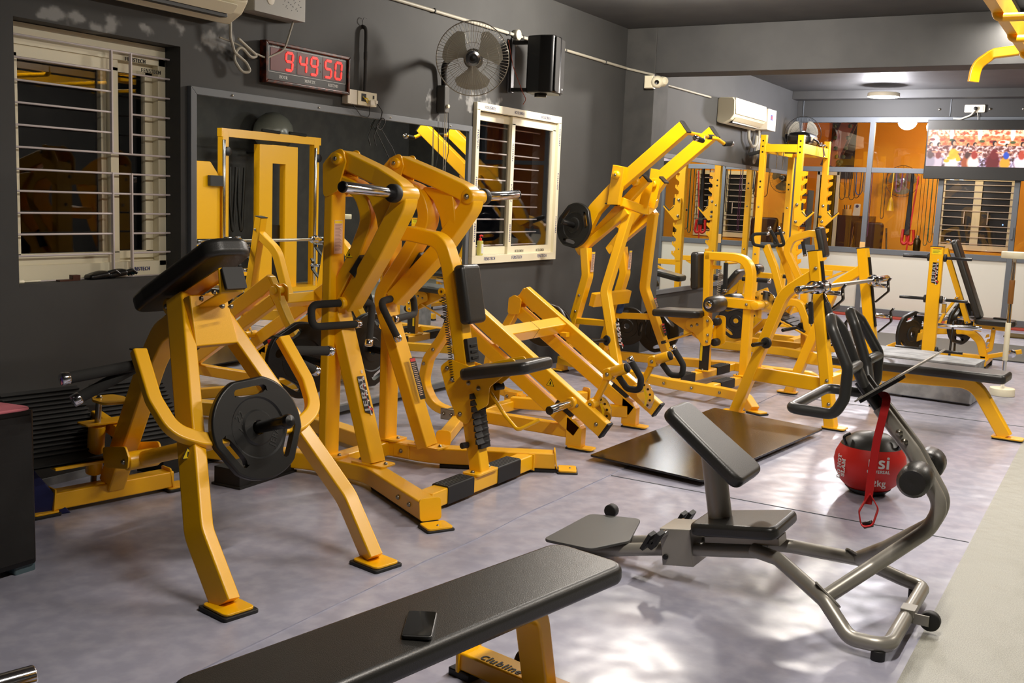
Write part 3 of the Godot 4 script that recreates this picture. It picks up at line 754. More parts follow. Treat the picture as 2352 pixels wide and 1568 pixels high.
func clock() -> void:
	var t := thing("digital_clock", "red digital wall clock in a dark wooden frame reading 9 49 50", "clock", Vector3(WX, 2.10, -4.963))
	var L := 0.756; var h := 0.238
	part(t, "face", mb().box(Vector3(0.022, h / 2, 0), Vector3(0.04, h - 0.03, L - 0.03), 0.003), M.black)
	part(t, "frame_rail", mb().slab(Q([-L / 2, h, L / 2, h, L / 2 - 0.02, h - 0.02, -L / 2 + 0.02, h - 0.02]), Vector3.ZERO, Vector3(0, 0, -1), Vector3.UP, 0.055, 0.006), M.wood)
	part(t, "frame_rail", mb().slab(Q([-L / 2, 0, L / 2, 0, L / 2 - 0.02, 0.02, -L / 2 + 0.02, 0.02]), Vector3.ZERO, Vector3(0, 0, -1), Vector3.UP, 0.055, 0.006), M.wood)
	for s in [-1, 1]:
		part(t, "frame_stile", mb().slab(Q([s * L / 2, 0, s * L / 2, h, s * (L / 2 - 0.02), h - 0.02, s * (L / 2 - 0.02), 0.02]), Vector3.ZERO, Vector3(0, 0, -1), Vector3.UP, 0.055, 0.006), M.wood)
	var x := 0.0425
	var line := mb()
	for q in [[0.208, 0.69, 0.0, 0.002], [0.066, 0.69, 0.0, 0.002]]: line.box(Vector3(x, q[0], q[2]), Vector3(0.001, q[3], q[1]), 0.0)
	for s in [-1, 1]: line.box(Vector3(x, 0.137, s * 0.345), Vector3(0.001, 0.144, 0.002), 0.0)
	part(t, "outline", line, M.inkwhite)
	var dark := emit(Color(0.55, 0.02, 0.03), 0.16)
	for q in [[0.227, 0.205], [0.01, 0.19], [-0.22, 0.19]]:
		part(t, "display_window", mb().box(Vector3(x, 0.139, q[0]), Vector3(0.0015, 0.128, q[1]), 0.0), dark)
	var on := emit(Color(1.0, 0.06, 0.025), 1.7)
	var sp := [[9, 0.175], [4, 0.053], [9, -0.045], [5, -0.176], [0, -0.272]]
	for q in sp: seven_seg(t, q[0], Vector3(x + 0.0012, 0.139, q[1]), 0.058, 0.10, on)
	for q in [[0.222, "HOUR"], [-0.01, "MINUTE"], [-0.225, "SECOND"]]:
		print3(t, "lettering", q[1], 0.017, M.inkwhite, Vector3(x, 0.043, q[0]), Vector3(0, 0, -1), Vector3.UP, 0.0006, "Droid Serif")
	print3(t, "lettering", "Ajanta", 0.014, M.inkgrey, Vector3(x, 0.216, 0.29), Vector3(0, 0, -1), Vector3.UP, 0.0006, "Droid Serif")
	print3(t, "lettering", "OLC-104", 0.008, M.inkgrey, Vector3(x, 0.215, -0.29), Vector3(0, 0, -1), Vector3.UP, 0.0006)
	for q in [[0.118, 0.165], [0.118, 0.115], [-0.108, 0.165], [-0.108, 0.115]]:
		part(t, "colon_dot", mb().cyl(Vector3(x, q[1], q[0]), Vector3(x + 0.001, q[1], q[0]), 0.005, 0.0, 10), dark)
func fan_head(t: Node3D, o: Vector3, d: Vector3, r: float, wire: Material, blade: Material) -> void:
	d = d.normalized()
	var x := d.cross(Vector3.UP).normalized(); var y := x.cross(d)
	var g := mb()
	for k in 72:
		var a := TAU * k / 72
		var e := x * cos(a) + y * sin(a)
		var p := PackedVector3Array([o + e * 0.05 + d * 0.075, o + e * r * 0.5 + d * 0.07, o + e * r * 0.86 + d * 0.045, o + e * r * 0.985 + d * 0.012, o + e * r])
		g.tube(p, 0.0013, 3, false)
		if k % 2 == 0: g.tube(PackedVector3Array([o + e * r, o + e * r * 0.9 - d * 0.04, o + e * r * 0.4 - d * 0.075]), 0.0013, 3, false)
	for q in [[1.0, 0.0, 0.004], [0.72, 0.061, 0.0015], [0.42, 0.072, 0.0015]]:
		var ring := PackedVector3Array()
		for k in 49: ring.append(o + (x * cos(TAU * k / 48) + y * sin(TAU * k / 48)) * r * q[0] + d * q[1])
		g.tube(ring, q[2], 5, false)
	part(t, "guard", g, wire)
	for k in 3:
		var b := mb()
		var a0 := 0.5 + TAU * k / 3
		var prev := []
		for i in 9:
			var f := i / 8.0
			var rr0 := lerpf(0.045, r * 0.84, f)
			var wd := lerpf(0.35, 0.78, sin(f * PI * 0.5)) * (1.0 if f < 0.85 else 1.0 - (f - 0.85) * 2.0)
			var row := []
			for j in 7:
				var a: float = a0 + (j / 6.0 - 0.5) * wd * 1.9
				row.append(o + (x * cos(a) + y * sin(a)) * rr0 + d * ((j / 6.0 - 0.5) * -0.05))
			if i > 0:
				for j in 6: b.flat(prev[j], prev[j + 1], row[j + 1], row[j], d); 
			prev = row
		part(t, "blade", b, blade)
	part(t, "hub", mb().lathe(o, d, [[0.0, -0.11], [0.05, -0.10], [0.055, -0.02], [0.05, 0.02], [0.03, 0.04], [0.0, 0.045]], 20), blade)
	part(t, "badge", mb().lathe(o + d * 0.072, d, [[0.052, 0.0], [0.05, 0.006], [0.034, 0.008], [0.033, 0.004], [0.02, 0.004]], 24), M.chrome)
	part(t, "badge_centre", mb().lathe(o + d * 0.076, d, [[0.022, 0.0], [0.02, 0.004], [0.0, 0.006]], 18), M.black)
func wall_fan() -> void:
	var t := thing("wall_fan", "wall fan with a round wire guard and metallic blades beside the loudspeaker", "fan", Vector3(WX, 2.08, -6.41))
	part(t, "wall_bracket", mb().slab(rnd2(Q([-0.028, 0.0, 0.028, 0.0, 0.034, 0.2, -0.034, 0.2]), 0.02), Vector3(0.0, 0, 0), Vector3(0, 0, -1), Vector3.UP, 0.075, 0.01, 3), mat(Color(0.30, 0.30, 0.29), 0.4))
	part(t, "knob", mb().cyl(Vector3(0.07, 0.05, 0), Vector3(0.092, 0.05, 0), 0.014), M.cream)
	part(t, "arm", mb().tube(fil(P([0.045, 0.19, 0.0, 0.05, 0.34, 0.02, 0.16, 0.40, 0.07, 0.33, 0.395, 0.12]), 0.08), 0.022, 12), M.black)
	part(t, "motor", mb().lathe(Vector3(0.42, 0.35, 0.20), Vector3(-0.5, 0.1, -0.8), [[0.0, 0.0], [0.05, 0.0], [0.07, 0.02], [0.07, 0.1], [0.05, 0.13], [0.0, 0.14]], 20), M.black)
	part(t, "pull_cord", mb().cyl(Vector3(0.07, -0.62, -0.01), Vector3(0.07, 0.02, -0.005), 0.0022, 0.0, 6).cyl(Vector3(0.065, -0.70, 0.012), Vector3(0.065, 0.02, 0.01), 0.0022, 0.0, 6), M.wire)
	var bl := mat(Color(0.66, 0.65, 0.60), 0.35, 0.35)
	fan_head(t, Vector3(0.42, 0.35, 0.21), Vector3(0.56, -0.10, 0.82), 0.25, mat(Color(0.62, 0.60, 0.55), 0.35, 0.5), bl)

# ---------------------------------------------------------------- the glass partition, the office behind it and the television
func hang_band(called: String, label: String, group: String, x: float, z: float, top: float, low: float, w: float, m: Material, r := 0.008) -> void:
	# a loop of rubber or strap hung over a hook
	var p := fil(P([x - w / 2, top, z, x - w * 0.42, low + w * 0.5, z, x - w * 0.2, low, z + 0.01, x + w * 0.2, low, z + 0.01, x + w * 0.42, low + w * 0.5, z, x + w / 2, top, z]), w * 0.3)
	single(called, mb().sweep(p, MB.rr(r, 0.022, 0.003), Vector3(0, 0, 1)), m, label, "exercise band", Vector3.ZERO, 0.0, group)
func far_wall() -> void:
	var z := FZ
	# boarding above the partition, with joints
	var wf := struct("wall_far", mb().box(Vector3((WX + RX) / 2, (2.83 + CH) / 2, z - 0.08), Vector3(RX - WX, CH - 2.83, 0.12), 0.003), M.walldark)
	for x in [-4.38, -2.36, -1.38, 0.6]: part(wf, "board_joint", mb().box(Vector3(x, (2.83 + CH) / 2, z - 0.017), Vector3(0.012, CH - 2.84, 0.01), 0.002), M.frame)
	for q in [[-2.50, 2.93], [-1.86, 2.93], [-2.3, 3.11], [-1.9, 3.1], [-1.5, 3.1], [-1.45, 2.93]]: bolt(wf, Vector3(q[0], q[1], z - 0.02), Vector3(0, 0, 1), 1.4)
	var t: Node3D = struct("partition_frame", mb().box(Vector3((WX + RX) / 2, 2.79, z - 0.04), Vector3(RX - WX, 0.075, 0.06), 0.004), M.frame)
	for x in [-4.42, -3.375, -2.39, -1.43, -0.3, 0.9]:
		part(t, "post", mb().box(Vector3(x, 1.39, z - 0.04), Vector3(0.07, 2.74, 0.06), 0.004), M.frame)
	for q in [[2.085, 0.07], [0.935, 0.075], [0.07, 0.09]]:
		for k in 5:
			var xs := [-4.42, -3.375, -2.39, -1.43, -0.3, 0.9]
			part(t, "rail", mb().box(Vector3((xs[k] + xs[k + 1]) / 2, q[0], z - 0.04), Vector3(xs[k + 1] - xs[k] - 0.07, q[1], 0.05), 0.004), M.frame)
	for k in 5:
		var xs := [-4.42, -3.375, -2.39, -1.43, -0.3, 0.9]
		var cx: float = (xs[k] + xs[k + 1]) / 2; var w: float = xs[k + 1] - xs[k] - 0.07
		part(t, "panel", mb().box(Vector3(cx, 0.507, z - 0.045), Vector3(w, 0.785, 0.012), 0.0), M.panel)
		for q in [[1.51, 1.08], [2.435, 0.63]]: part(t, "pane", mb().box(Vector3(cx, q[0], z - 0.05), Vector3(w, q[1], 0.006), 0.0), M.glass)
	struct("wall_far_2", mb().box(Vector3(1.78, 1.42, z - 0.06), Vector3(1.7, 2.84, 0.12), 0.0), M.wall)
	struct("trim_5", mb().box(Vector3((WX + RX) / 2, 0.012, z + 0.09), Vector3(RX - WX, 0.024, 0.2), 0.004), mat(Color(0.62, 0.20, 0.12), 0.55))
	# taped lengths on two posts
	for q in [[-3.375, 1.02], [-4.42, 1.02]]: part(t, "tape", mb().box(Vector3(q[0], q[1] - 0.03, z - 0.012), Vector3(0.074, 0.14, 0.012), 0.003), mat(Color(0.85, 0.68, 0.42), 0.5))
	part(t, "door_latch", mb().box(Vector3(-1.43, 1.28, z + 0.0), Vector3(0.03, 0.16, 0.03), 0.006), M.frame)
	# office shell
	struct("wall_office_back", mb().box(Vector3(-1.5, CH / 2, -18.97), Vector3(8.4, CH, 0.2), 0.0), M.office)
	struct("wall_office_left", mb().box(Vector3(-5.7, CH / 2, -17.3), Vector3(0.2, CH, 3.4), 0.0), M.office)
	struct("wall_office_right", mb().box(Vector3(2.7, CH / 2, -17.3), Vector3(0.2, CH, 3.4), 0.0), M.office)
	struct("wall_office_front", mb().box(Vector3(-5.05, CH / 2, -15.72), Vector3(1.25, CH, 0.1), 0.0), M.office)
	struct("floor_office", mb().box(Vector3(-1.5, -0.03, -17.3), Vector3(8.4, 0.08, 3.4), 0.0), M.floor2)
	office_window()
	# television
	t = thing("television", "wide flat television playing a film dance scene, fixed over the glass partition", "television", Vector3(-1.70, 1.995, z + 0.06))
	part(t, "casing", mb().box(Vector3(0, 0.385, -0.01), Vector3(1.84, 0.80, 0.05), 0.008), M.black)
	screen(t)
	for x in [-0.2, 0.0]: part(t, "indicator", mb().box(Vector3(-0.42 + x * 0.6, -0.02, 0.012), Vector3(0.05, 0.008, 0.006), 0.002), emit(Color(0.9, 0.95, 1.0), 1.2))
	t = thing("wall_socket", "white double socket with a plugged white lead above the television", "socket", Vector3(-2.05, 2.935, z - 0.015))
	part(t, "plate", mb().slab(rect2(0.26, 0.105, 0.015), Vector3.ZERO, Vector3.RIGHT, Vector3.UP, 0.02, 0.005), M.white)
	for q in [[-0.08, 0.0], [0.08, 0.0]]: part(t, "outlet", mb().slab(rect2(0.06, 0.06, 0.01), Vector3(q[0], q[1], 0.018), Vector3.RIGHT, Vector3.UP, 0.005, 0.001), M.cream)
	part(t, "plug", mb().cyl(Vector3(0.01, 0, 0.015), Vector3(0.01, 0, 0.05), 0.022), M.black)
	part(t, "lead", mb().tube(fil(P([0.01, -0.02, 0.04, -0.04, -0.09, 0.03, -0.17, -0.14, 0.02, -0.26, -0.13, 0.02]), 0.08), 0.012, 8).tube(fil(P([0.03, -0.04, 0.02, 0.05, -0.1, 0.02, 0.06, -0.19, 0.02]), 0.04), 0.004, 6), M.white)
	office_things()
	# pale pole with two white discs standing on the floor
	t = thing("weight_bar_stand", "thin chrome pole with a white disc at each end, beside the press bench", "stand", Vector3(-0.835, 0, -9.66))
	part(t, "foot_disc", mb().cyl(Vector3.ZERO, Vector3(0, 0.065, 0), 0.10, 0.006, 32), M.cream)
	part(t, "pole", mb().cyl(Vector3(0, 0.05, 0), Vector3(-0.012, 1.17, 0), 0.0155), M.chrome)
	part(t, "sleeve", mb().cyl(Vector3(-0.003, 0.30, 0), Vector3(-0.007, 0.62, 0), 0.022), M.cream)
	part(t, "sleeve", mb().cyl(Vector3(-0.0095, 0.78, 0), Vector3(-0.0115, 0.98, 0), 0.022), mat(Color(0.55, 0.36, 0.15), 0.4))
	part(t, "top_disc", mb().cyl(Vector3(-0.012, 1.16, 0), Vector3(-0.012, 1.215, 0), 0.105, 0.006, 32), M.cream)
	# dark floor mats before the partition and under the racks
	single("floor_mat", mb().slab(rect2(3.2, 1.5, 0.02), Vector3(0, 0, 0), Vector3.RIGHT, Vector3(0, 0, -1), 0.012, 0.003), mat(Color(0.30, 0.30, 0.29), 0.6), "wide dark grey rubber mat on the floor under the far adjustable bench", "mat", Vector3(-1.35, 0.002, -12.75))
	single("door_mat", mb().slab(rect2(0.7, 0.4, 0.02), Vector3.ZERO, Vector3.RIGHT, Vector3(0, 0, -1), 0.02, 0.005), mat(Color(0.30, 0.24, 0.08), 0.9), "brown coir doormat in front of the white lower partition panel", "mat", Vector3(-0.95, 0.002, -14.6))
func screen(t: Node3D) -> void:
	# a moving picture: dancers before a bright festival set, worked out pixel by pixel
	var w := 384; var h := 116
	var img := Image.create(w, h, false, Image.FORMAT_RGB8)
	var nz := FastNoiseLite.new(); nz.seed = 12; nz.frequency = 0.05; nz.fractal_octaves = 4
	for y in h:
		for x in w:
			var f := float(y) / h
			var n := nz.get_noise_2d(x * 1.4, y * 1.4)
			var c := Color(0.95, 0.62, 0.42).lerp(Color(0.75, 0.30, 0.16), clampf(0.5 + n, 0.0, 1.0))
			if f < 0.16: c = Color(1.0, 0.85, 0.66).lerp(Color(0.7, 0.30, 0.2), clampf(n * 2.0 + 0.3, 0, 1))
			if f > 0.42: c = Color(0.35, 0.16, 0.14).lerp(Color(0.85, 0.72, 0.70), clampf(0.45 + n * 1.6, 0, 1))
			if f > 0.75: c = Color(0.22, 0.13, 0.14).lerp(Color(0.75, 0.70, 0.85), clampf(0.5 + n * 1.5, 0, 1))
			img.set_pixel(x, y, c)
	var lampx := [64, 140, 226, 300]
	for lx in lampx: dab(img, lx, 12, 7, 24, Color(0.85, 0.9, 1.0))
	dab(img, 20, 34, 16, 22, Color(1.0, 0.86, 0.80)); dab(img, 205, 38, 18, 8, Color(1, 0.95, 0.85)); dab(img, 345, 36, 14, 20, Color(0.95, 0.55, 0.4))
	for k in 14: dab(img, 12 + k * 27, 30 + (k * 37) % 9, 9, 5, [Color(0.45, 0.1, 0.1), Color(0.75, 0.3, 0.2), Color(0.25, 0.3, 0.15)][k % 3])
	# dancers: skirt, bodice, sash, head, hair
	var d := [[70, 1.0, Color(0.80, 0.74, 0.70), Color(0.93, 0.62, 0.12)], [110, 0.72, Color(0.55, 0.25, 0.12), Color(0.25, 0.12, 0.10)], [128, 0.8, Color(0.86, 0.78, 0.72), Color(0.55, 0.16, 0.12)], [180, 0.95, Color(0.33, 0.03, 0.06), Color(0.38, 0.05, 0.08)], [212, 0.7, Color(0.85, 0.52, 0.12), Color(0.12, 0.25, 0.62)], [252, 0.85, Color(0.84, 0.75, 0.82), Color(0.62, 0.22, 0.15)], [286, 0.7, Color(0.42, 0.08, 0.10), Color(0.5, 0.1, 0.1)], [322, 0.92, Color(0.82, 0.80, 0.98), Color(0.75, 0.70, 0.85)], [362, 0.75, Color(0.25, 0.42, 0.52), Color(0.5, 0.4, 0.4)], [30, 0.75, Color(0.70, 0.62, 0.66), Color(0.45, 0.18, 0.16)], [8, 0.8, Color(0.55, 0.5, 0.55), Color(0.3, 0.2, 0.2)]]
	for q in d:
		var s: float = q[1]; var cx: int = q[0]
		dab(img, cx, int(112 - 12 * s), int(24 * s), int(34 * s), q[2])
		dab(img, cx + 2, int(78 - 12 * s + 10), int(13 * s), int(20 * s), q[3])
		dab(img, cx + int(18 * s), int(70), int(14 * s), int(4 * s), Color(0.78, 0.52, 0.40))
		dab(img, cx + 1, int(66 - 26 * s), int(8 * s), int(11 * s), Color(0.07, 0.04, 0.04))
		dab(img, cx + 3, int(68 - 26 * s), int(5 * s), int(8 * s), Color(0.80, 0.56, 0.44))
	for k in 3: dab(img, 78 + k * 5, 74 + k * 9, 8, 8, Color(0.95, 0.60, 0.10))
	for k in 4: dab(img, 56 + k * 8, 98 - k * 9, 9, 6, Color(0.92, 0.58, 0.10))
	var tex := ImageTexture.create_from_image(img)
	var m := emit(Color.WHITE, 1.25)
	m.emission_operator = BaseMaterial3D.EMISSION_OP_MULTIPLY
	m.emission_texture = tex
	var qm := QuadMesh.new()
	qm.size = Vector2(1.80, 0.49)
	var s := part(t, "screen", qm, m, "bright screen with dancers in colourful saris")
	s.position = Vector3(0, 0.405, 0.017)
func dab(img: Image, cx: int, cy: int, rx: int, ry: int, c: Color) -> void:
	for y in range(max(0, cy - ry), min(img.get_height(), cy + ry)):
		for x in range(max(0, cx - rx), min(img.get_width(), cx + rx)):
			var d := Vector2(float(x - cx) / rx, float(y - cy) / ry).length()
			if d < 1.0: img.set_pixel(x, y, img.get_pixel(x, y).lerp(c, clampf((1.0 - d) * 3.0, 0, 1)))
func office_window() -> void:
	var c := Vector3(-2.30, 1.53, -18.84)
	var t: Node3D = struct("window_3", mb().box(c + Vector3(0, 0, 0.0), Vector3(1.04, 1.16, 0.02), 0.0), M.black)
	part(t, "frame", mb().box(c + Vector3(0, 0.57, 0.03), Vector3(1.14, 0.07, 0.06), 0.004), M.cream)
	part(t, "frame", mb().box(c + Vector3(0, -0.56, 0.03), Vector3(1.14, 0.09, 0.06), 0.004), M.cream)
	for x in [-0.53, -0.02, 0.04, 0.53]: part(t, "frame", mb().box(c + Vector3(x, 0, 0.03), Vector3(0.065, 1.06, 0.05), 0.004), M.cream)
	for i in 10:
		var y := 0.47 - i * 0.107
		if i == 5:
			for q in [[-0.55, -0.17], [0.19, 0.55]]: part(t, "grille_bar", mb().box(c + Vector3((q[0] + q[1]) / 2, y, 0.075), Vector3(q[1] - q[0], 0.012, 0.012), 0.002), M.bar)
		elif i == 6:
			part(t, "grille_bar", mb().box(c + Vector3(0, y - 0.03, 0.075), Vector3(1.12, 0.013, 0.012), 0.002), M.bar)
		else: part(t, "grille_bar", mb().box(c + Vector3(0, y, 0.075), Vector3(1.12, 0.012, 0.012), 0.002), M.bar)
	for x in [-0.17, 0.19]: part(t, "grille_upright", mb().box(c + Vector3(x, -0.07, 0.075), Vector3(0.014, 0.2, 0.012), 0.002), M.bar)
	part(t, "street_light", mb().box(c + Vector3(0.42, -0.16, 0.012), Vector3(0.02, 0.02, 0.006), 0.002), emit(Color(0.5, 0.65, 1.0), 2.0))
	struct("windowsill_3", mb().box(c + Vector3(0, -0.64, 0.1), Vector3(1.3, 0.04, 0.2), 0.004), M.office)
func office_things() -> void:
	var dk := mat(Color(0.07, 0.06, 0.05), 0.6)
	var g := "exercise bands hung in the office"
	var hr: Node3D = struct("trim_6", mb().cyl(Vector3(-4.4, 2.10, -16.2), Vector3(-1.5, 2.10, -16.2), 0.012).box(Vector3(-2.9, 2.10, -15.93), Vector3(0.03, 0.03, 0.56), 0.003), M.frame)
	for x in [-4.2, -1.7]: part(hr, "bracket", mb().box(Vector3(x, 2.10, -15.93), Vector3(0.03, 0.03, 0.56), 0.003), M.frame)
	for k in 4:
		hang_band("exercise_band", ["leftmost black rubber exercise loop behind the office glass", "second black rubber exercise loop from the left in the office", "third black rubber exercise loop from the left in the office", "fourth black rubber exercise loop, beside the blue cloth loop"][k], g, -3.86 + k * 0.07, -16.2, 2.09, 1.66 + 0.03 * (k % 2), 0.10, dk)
	hang_band("exercise_band", "patterned blue cloth loop hanging beside the black office loops", "", -3.62, -16.2, 2.09, 1.74, 0.11, mat(Color(0.22, 0.28, 0.42), 0.7), 0.012)
	hang_band("exercise_band", "white patterned loop hanging right of the blue office loop", "", -3.52, -16.2, 2.09, 1.76, 0.07, mat(Color(0.62, 0.58, 0.55), 0.7), 0.012)
	hang_band("exercise_band", "long purple band hanging down beside the middle partition post", "", -3.46, -16.22, 2.09, 1.12, 0.03, mat(Color(0.42, 0.20, 0.36), 0.7))
	hang_band("exercise_band", "long black band hanging right of the middle partition post", "", -3.26, -16.2, 2.09, 1.40, 0.05, dk)
	hang_band("exercise_band", "short purple band looped near the yellow tassel", "", -3.06, -16.2, 2.09, 1.80, 0.08, mat(Color(0.45, 0.22, 0.40), 0.7), 0.012)
	hang_band("exercise_band", "maroon band looped beside the suspension trainer", "", -2.98, -16.2, 2.09, 1.84, 0.07, mat(Color(0.40, 0.12, 0.18), 0.7), 0.012)
	for k in 2: hang_band("exercise_band", ["thin green resistance tube hanging farther left of the office window", "thin green resistance tube hanging nearest the office window"][k], "green resistance tubes", -2.63 + k * 0.06, -16.25, 2.09, 1.04 + k * 0.05, 0.06, mat(Color(0.08, 0.30, 0.20), 0.6))
	hang_band("exercise_band", "thin black cord hanging between the red strap and the green tubes", "", -2.74, -16.3, 2.09, 1.05, 0.05, dk, 0.004)
	var t := thing("tassel", "yellow tassel hanging on a yellow cord in the office", "tassel", Vector3(-3.15, 1.52, -16.2))
	part(t, "cord", mb().cyl(Vector3(0, 0.18, 0), Vector3(0.01, 0.57, 0), 0.008), M.yellow)
	part(t, "fringe", mb().lathe(Vector3.ZERO, Vector3.UP, [[0.0, 0.0], [0.055, 0.0], [0.035, 0.12], [0.015, 0.19], [0.0, 0.2]], 14), M.yellow)
	t = thing("suspension_trainer", "black suspension straps with red handles hanging behind the office glass", "suspension straps", Vector3(-2.88, 0.98, -16.15))
	part(t, "strap", mb().slab(Q([-0.03, 0.20, 0.05, 0.20, 0.035, 1.1, 0.0, 1.1]), Vector3.ZERO, Vector3.RIGHT, Vector3.UP, 0.05, 0.01), dk)
	for k in 2: part(t, "handle", mb().tube(fil(P([-0.05 + k * 0.09, 0.28, 0.0, -0.06 + k * 0.09, 0.1, 0.0, -0.02 + k * 0.09, 0.06, 0.03, 0.02 + k * 0.09, 0.1, 0.0, 0.0 + k * 0.09, 0.28, 0.0]), 0.04), 0.022, 8), M.red)
	part(t, "tail", mb().sweep(P([0.10, 1.05, 0.03, 0.06, 0.5, 0.03, 0.02, -0.08, 0.03]), MB.rr(0.022, 0.006, 0.002), Vector3(0, 0, 1)), M.red, "bright red strap tail")
	t = thing("water_bottle", "dark metal flask standing on the partition rail left of the office window", "bottle", Vector3(-2.64, 0.975, -15.66))
	part(t, "bottle_body", mb().lathe(Vector3.ZERO, Vector3.UP, [[0.0, 0.0], [0.046, 0.0], [0.05, 0.01], [0.05, 0.14], [0.03, 0.18], [0.0, 0.18]], 20), mat(Color(0.20, 0.15, 0.04), 0.25, 0.7))
	part(t, "cap", mb().cyl(Vector3(0, 0.175, 0), Vector3(0, 0.215, 0), 0.026), M.chrome)
	t = thing("cabinet", "dark brown wooden desk cabinet in the yellow office", "cabinet", Vector3(-4.05, 0, -17.9))
	part(t, "body", mb().box(Vector3(0, 0.71, 0), Vector3(0.62, 1.42, 0.5), 0.008), M.brown)
	part(t, "door", mb().box(Vector3(-0.14, 0.7, 0.255), Vector3(0.27, 1.3, 0.02), 0.004), M.brown)
	part(t, "door", mb().box(Vector3(0.15, 0.7, 0.255), Vector3(0.27, 1.3, 0.02), 0.004), M.brown)
	for x in [-0.03, 0.04]: part(t, "handle", mb().cyl(Vector3(x, 0.75, 0.275), Vector3(x, 0.85, 0.275), 0.006), M.chrome)
	t = thing("pen_holder", "tan round pen holder with pens on the brown office cabinet", "pen holder", Vector3(-4.15, 1.42, -17.85))
	part(t, "cup", mb().cyl(Vector3.ZERO, Vector3(0, 0.1, 0), 0.075), mat(Color(0.80, 0.62, 0.35), 0.5))
	for k in 4: part(t, "pen", mb().cyl(Vector3(-0.03 + k * 0.02, 0.05, 0), Vector3(-0.05 + k * 0.035, 0.17, 0.01), 0.007), [M.black, M.inkblue, M.white, M.black][k])
	t = thing("desk_calendar", "little white desk calendar card on the brown office cabinet", "calendar", Vector3(-4.0, 1.42, -17.85))
	part(t, "card", mb().slab(rnd2(Q([-0.06, 0, 0.06, 0, 0.05, 0.2, -0.05, 0.2]), 0.02), Vector3.ZERO, Vector3.RIGHT, Vector3(0, 1, -0.2), 0.004, 0.001), M.inkwhite)
	part(t, "emblem", mb().cyl(Vector3(0, 0.155, -0.028), Vector3(0, 0.156, -0.022), 0.026, 0.0), M.inkblue)
	t = thing("office_chair", "brown leather office chair with a chrome edge before the brown cabinet", "chair", Vector3(-3.62, 0, -17.3))
	part(t, "backrest", mb().slab(rnd2(Q([-0.21, 0.72, 0.21, 0.72, 0.23, 1.34, -0.23, 1.34]), 0.06), Vector3(0, 0, 0.1), Vector3.RIGHT, Vector3(0, 1, 0.06), 0.08, 0.03, 3), M.brown)
	part(t, "seat", mb().slab(rect2(0.5, 0.5, 0.08), Vector3(0, 0.46, -0.2), Vector3.RIGHT, Vector3(0, 0, -1), 0.1, 0.03, 3), M.brown)
	for s in [-1, 1]: part(t, "armrest", mb().tube(fil(P([s * 0.25, 1.25, 0.12, s * 0.27, 0.95, 0.1, s * 0.27, 0.72, 0.0, s * 0.27, 0.70, -0.3, s * 0.25, 0.5, -0.3]), 0.08), 0.014, 8), M.chrome)
	part(t, "column", mb().cyl(Vector3(0, 0.08, -0.2), Vector3(0, 0.46, -0.2), 0.03), M.chrome)
	for k in 5: part(t, "leg", mb().beam(Vector3(0, 0.08, -0.2), Vector3(cos(TAU * k / 5) * 0.28, 0.04, -0.2 + sin(TAU * k / 5) * 0.28), 0.04, 0.03, Vector3.UP), M.chrome)
	t = thing("office_door", "white framed door leaf with a dark pane inside the yellow office", "door", Vector3(-4.42, 0.0, -17.55))
	part(t, "frame", mb().box(Vector3(-0.16, 1.06, 0), Vector3(0.05, 2.12, 0.06), 0.004).box(Vector3(0.16, 1.06, 0), Vector3(0.05, 2.12, 0.06), 0.004).box(Vector3(0, 2.09, 0), Vector3(0.36, 0.06, 0.06), 0.004).box(Vector3(0, 0.45, 0), Vector3(0.30, 0.9, 0.05), 0.004), M.cream)
	part(t, "pane", mb().box(Vector3(0, 1.48, 0), Vector3(0.29, 1.16, 0.012), 0.0), mat(Color(0.05, 0.05, 0.05), 0.1))
	t = thing("shelf_unit", "grey open shelf with books in the far left corner of the office", "shelf", Vector3(-4.95, 0, -17.35))
	for y in [1.22, 1.72]: part(t, "shelf_board", mb().box(Vector3(0, y, 0), Vector3(0.62, 0.03, 0.3), 0.003), M.frame)
	for s in [-1, 1]: part(t, "side", mb().box(Vector3(s * 0.31, 0.9, 0), Vector3(0.025, 1.8, 0.3), 0.003), M.frame)
	for k in 6: single("book", mb().box(Vector3(0, 0.12, 0), Vector3(0.03, 0.24 - 0.02 * (k % 3), 0.18), 0.003), [M.red, M.inkwhite, M.inkblue, M.brown, M.panel, M.signyellow][k], ["red book standing at the left of the office shelf", "white book second on the office shelf", "blue book third on the office shelf", "brown book in the middle of the office shelf", "cream book near the right of the office shelf", "yellow book last on the office shelf"][k], "book", Vector3(-4.84 + k * 0.036, 1.235, -17.35))
	t = thing("certificate", "framed certificate with a gold mount on the office shelf", "picture", Vector3(-4.83, 1.74, -17.25))
	part(t, "frame", mb().box(Vector3(0, 0.15, 0), Vector3(0.27, 0.30, 0.02), 0.004), M.black)
	part(t, "mount", mb().box(Vector3(0, 0.15, 0.011), Vector3(0.235, 0.265, 0.003), 0.0), mat(Color(0.85, 0.66, 0.2), 0.4))
	part(t, "paper", mb().box(Vector3(0, 0.155, 0.0135), Vector3(0.17, 0.20, 0.002), 0.0), M.inkwhite)
	t = thing("garlanded_picture", "tall pink framed picture leaning under the office ceiling, hung with a flower garland", "picture", Vector3(-4.42, 2.20, -17.5))
	var bas := Basis(Vector3(0, 0, 1), deg_to_rad(-20.0))
	part(t, "frame", mb().box(Vector3(0.13, 0.36, 0), Vector3(0.28, 0.82, 0.03), 0.005, bas), M.brown)
	part(t, "picture", mb().box(Vector3(0.13, 0.36, 0.017), Vector3(0.20, 0.72, 0.004), 0.0, bas), mat(Color(0.62, 0.33, 0.22), 0.5))
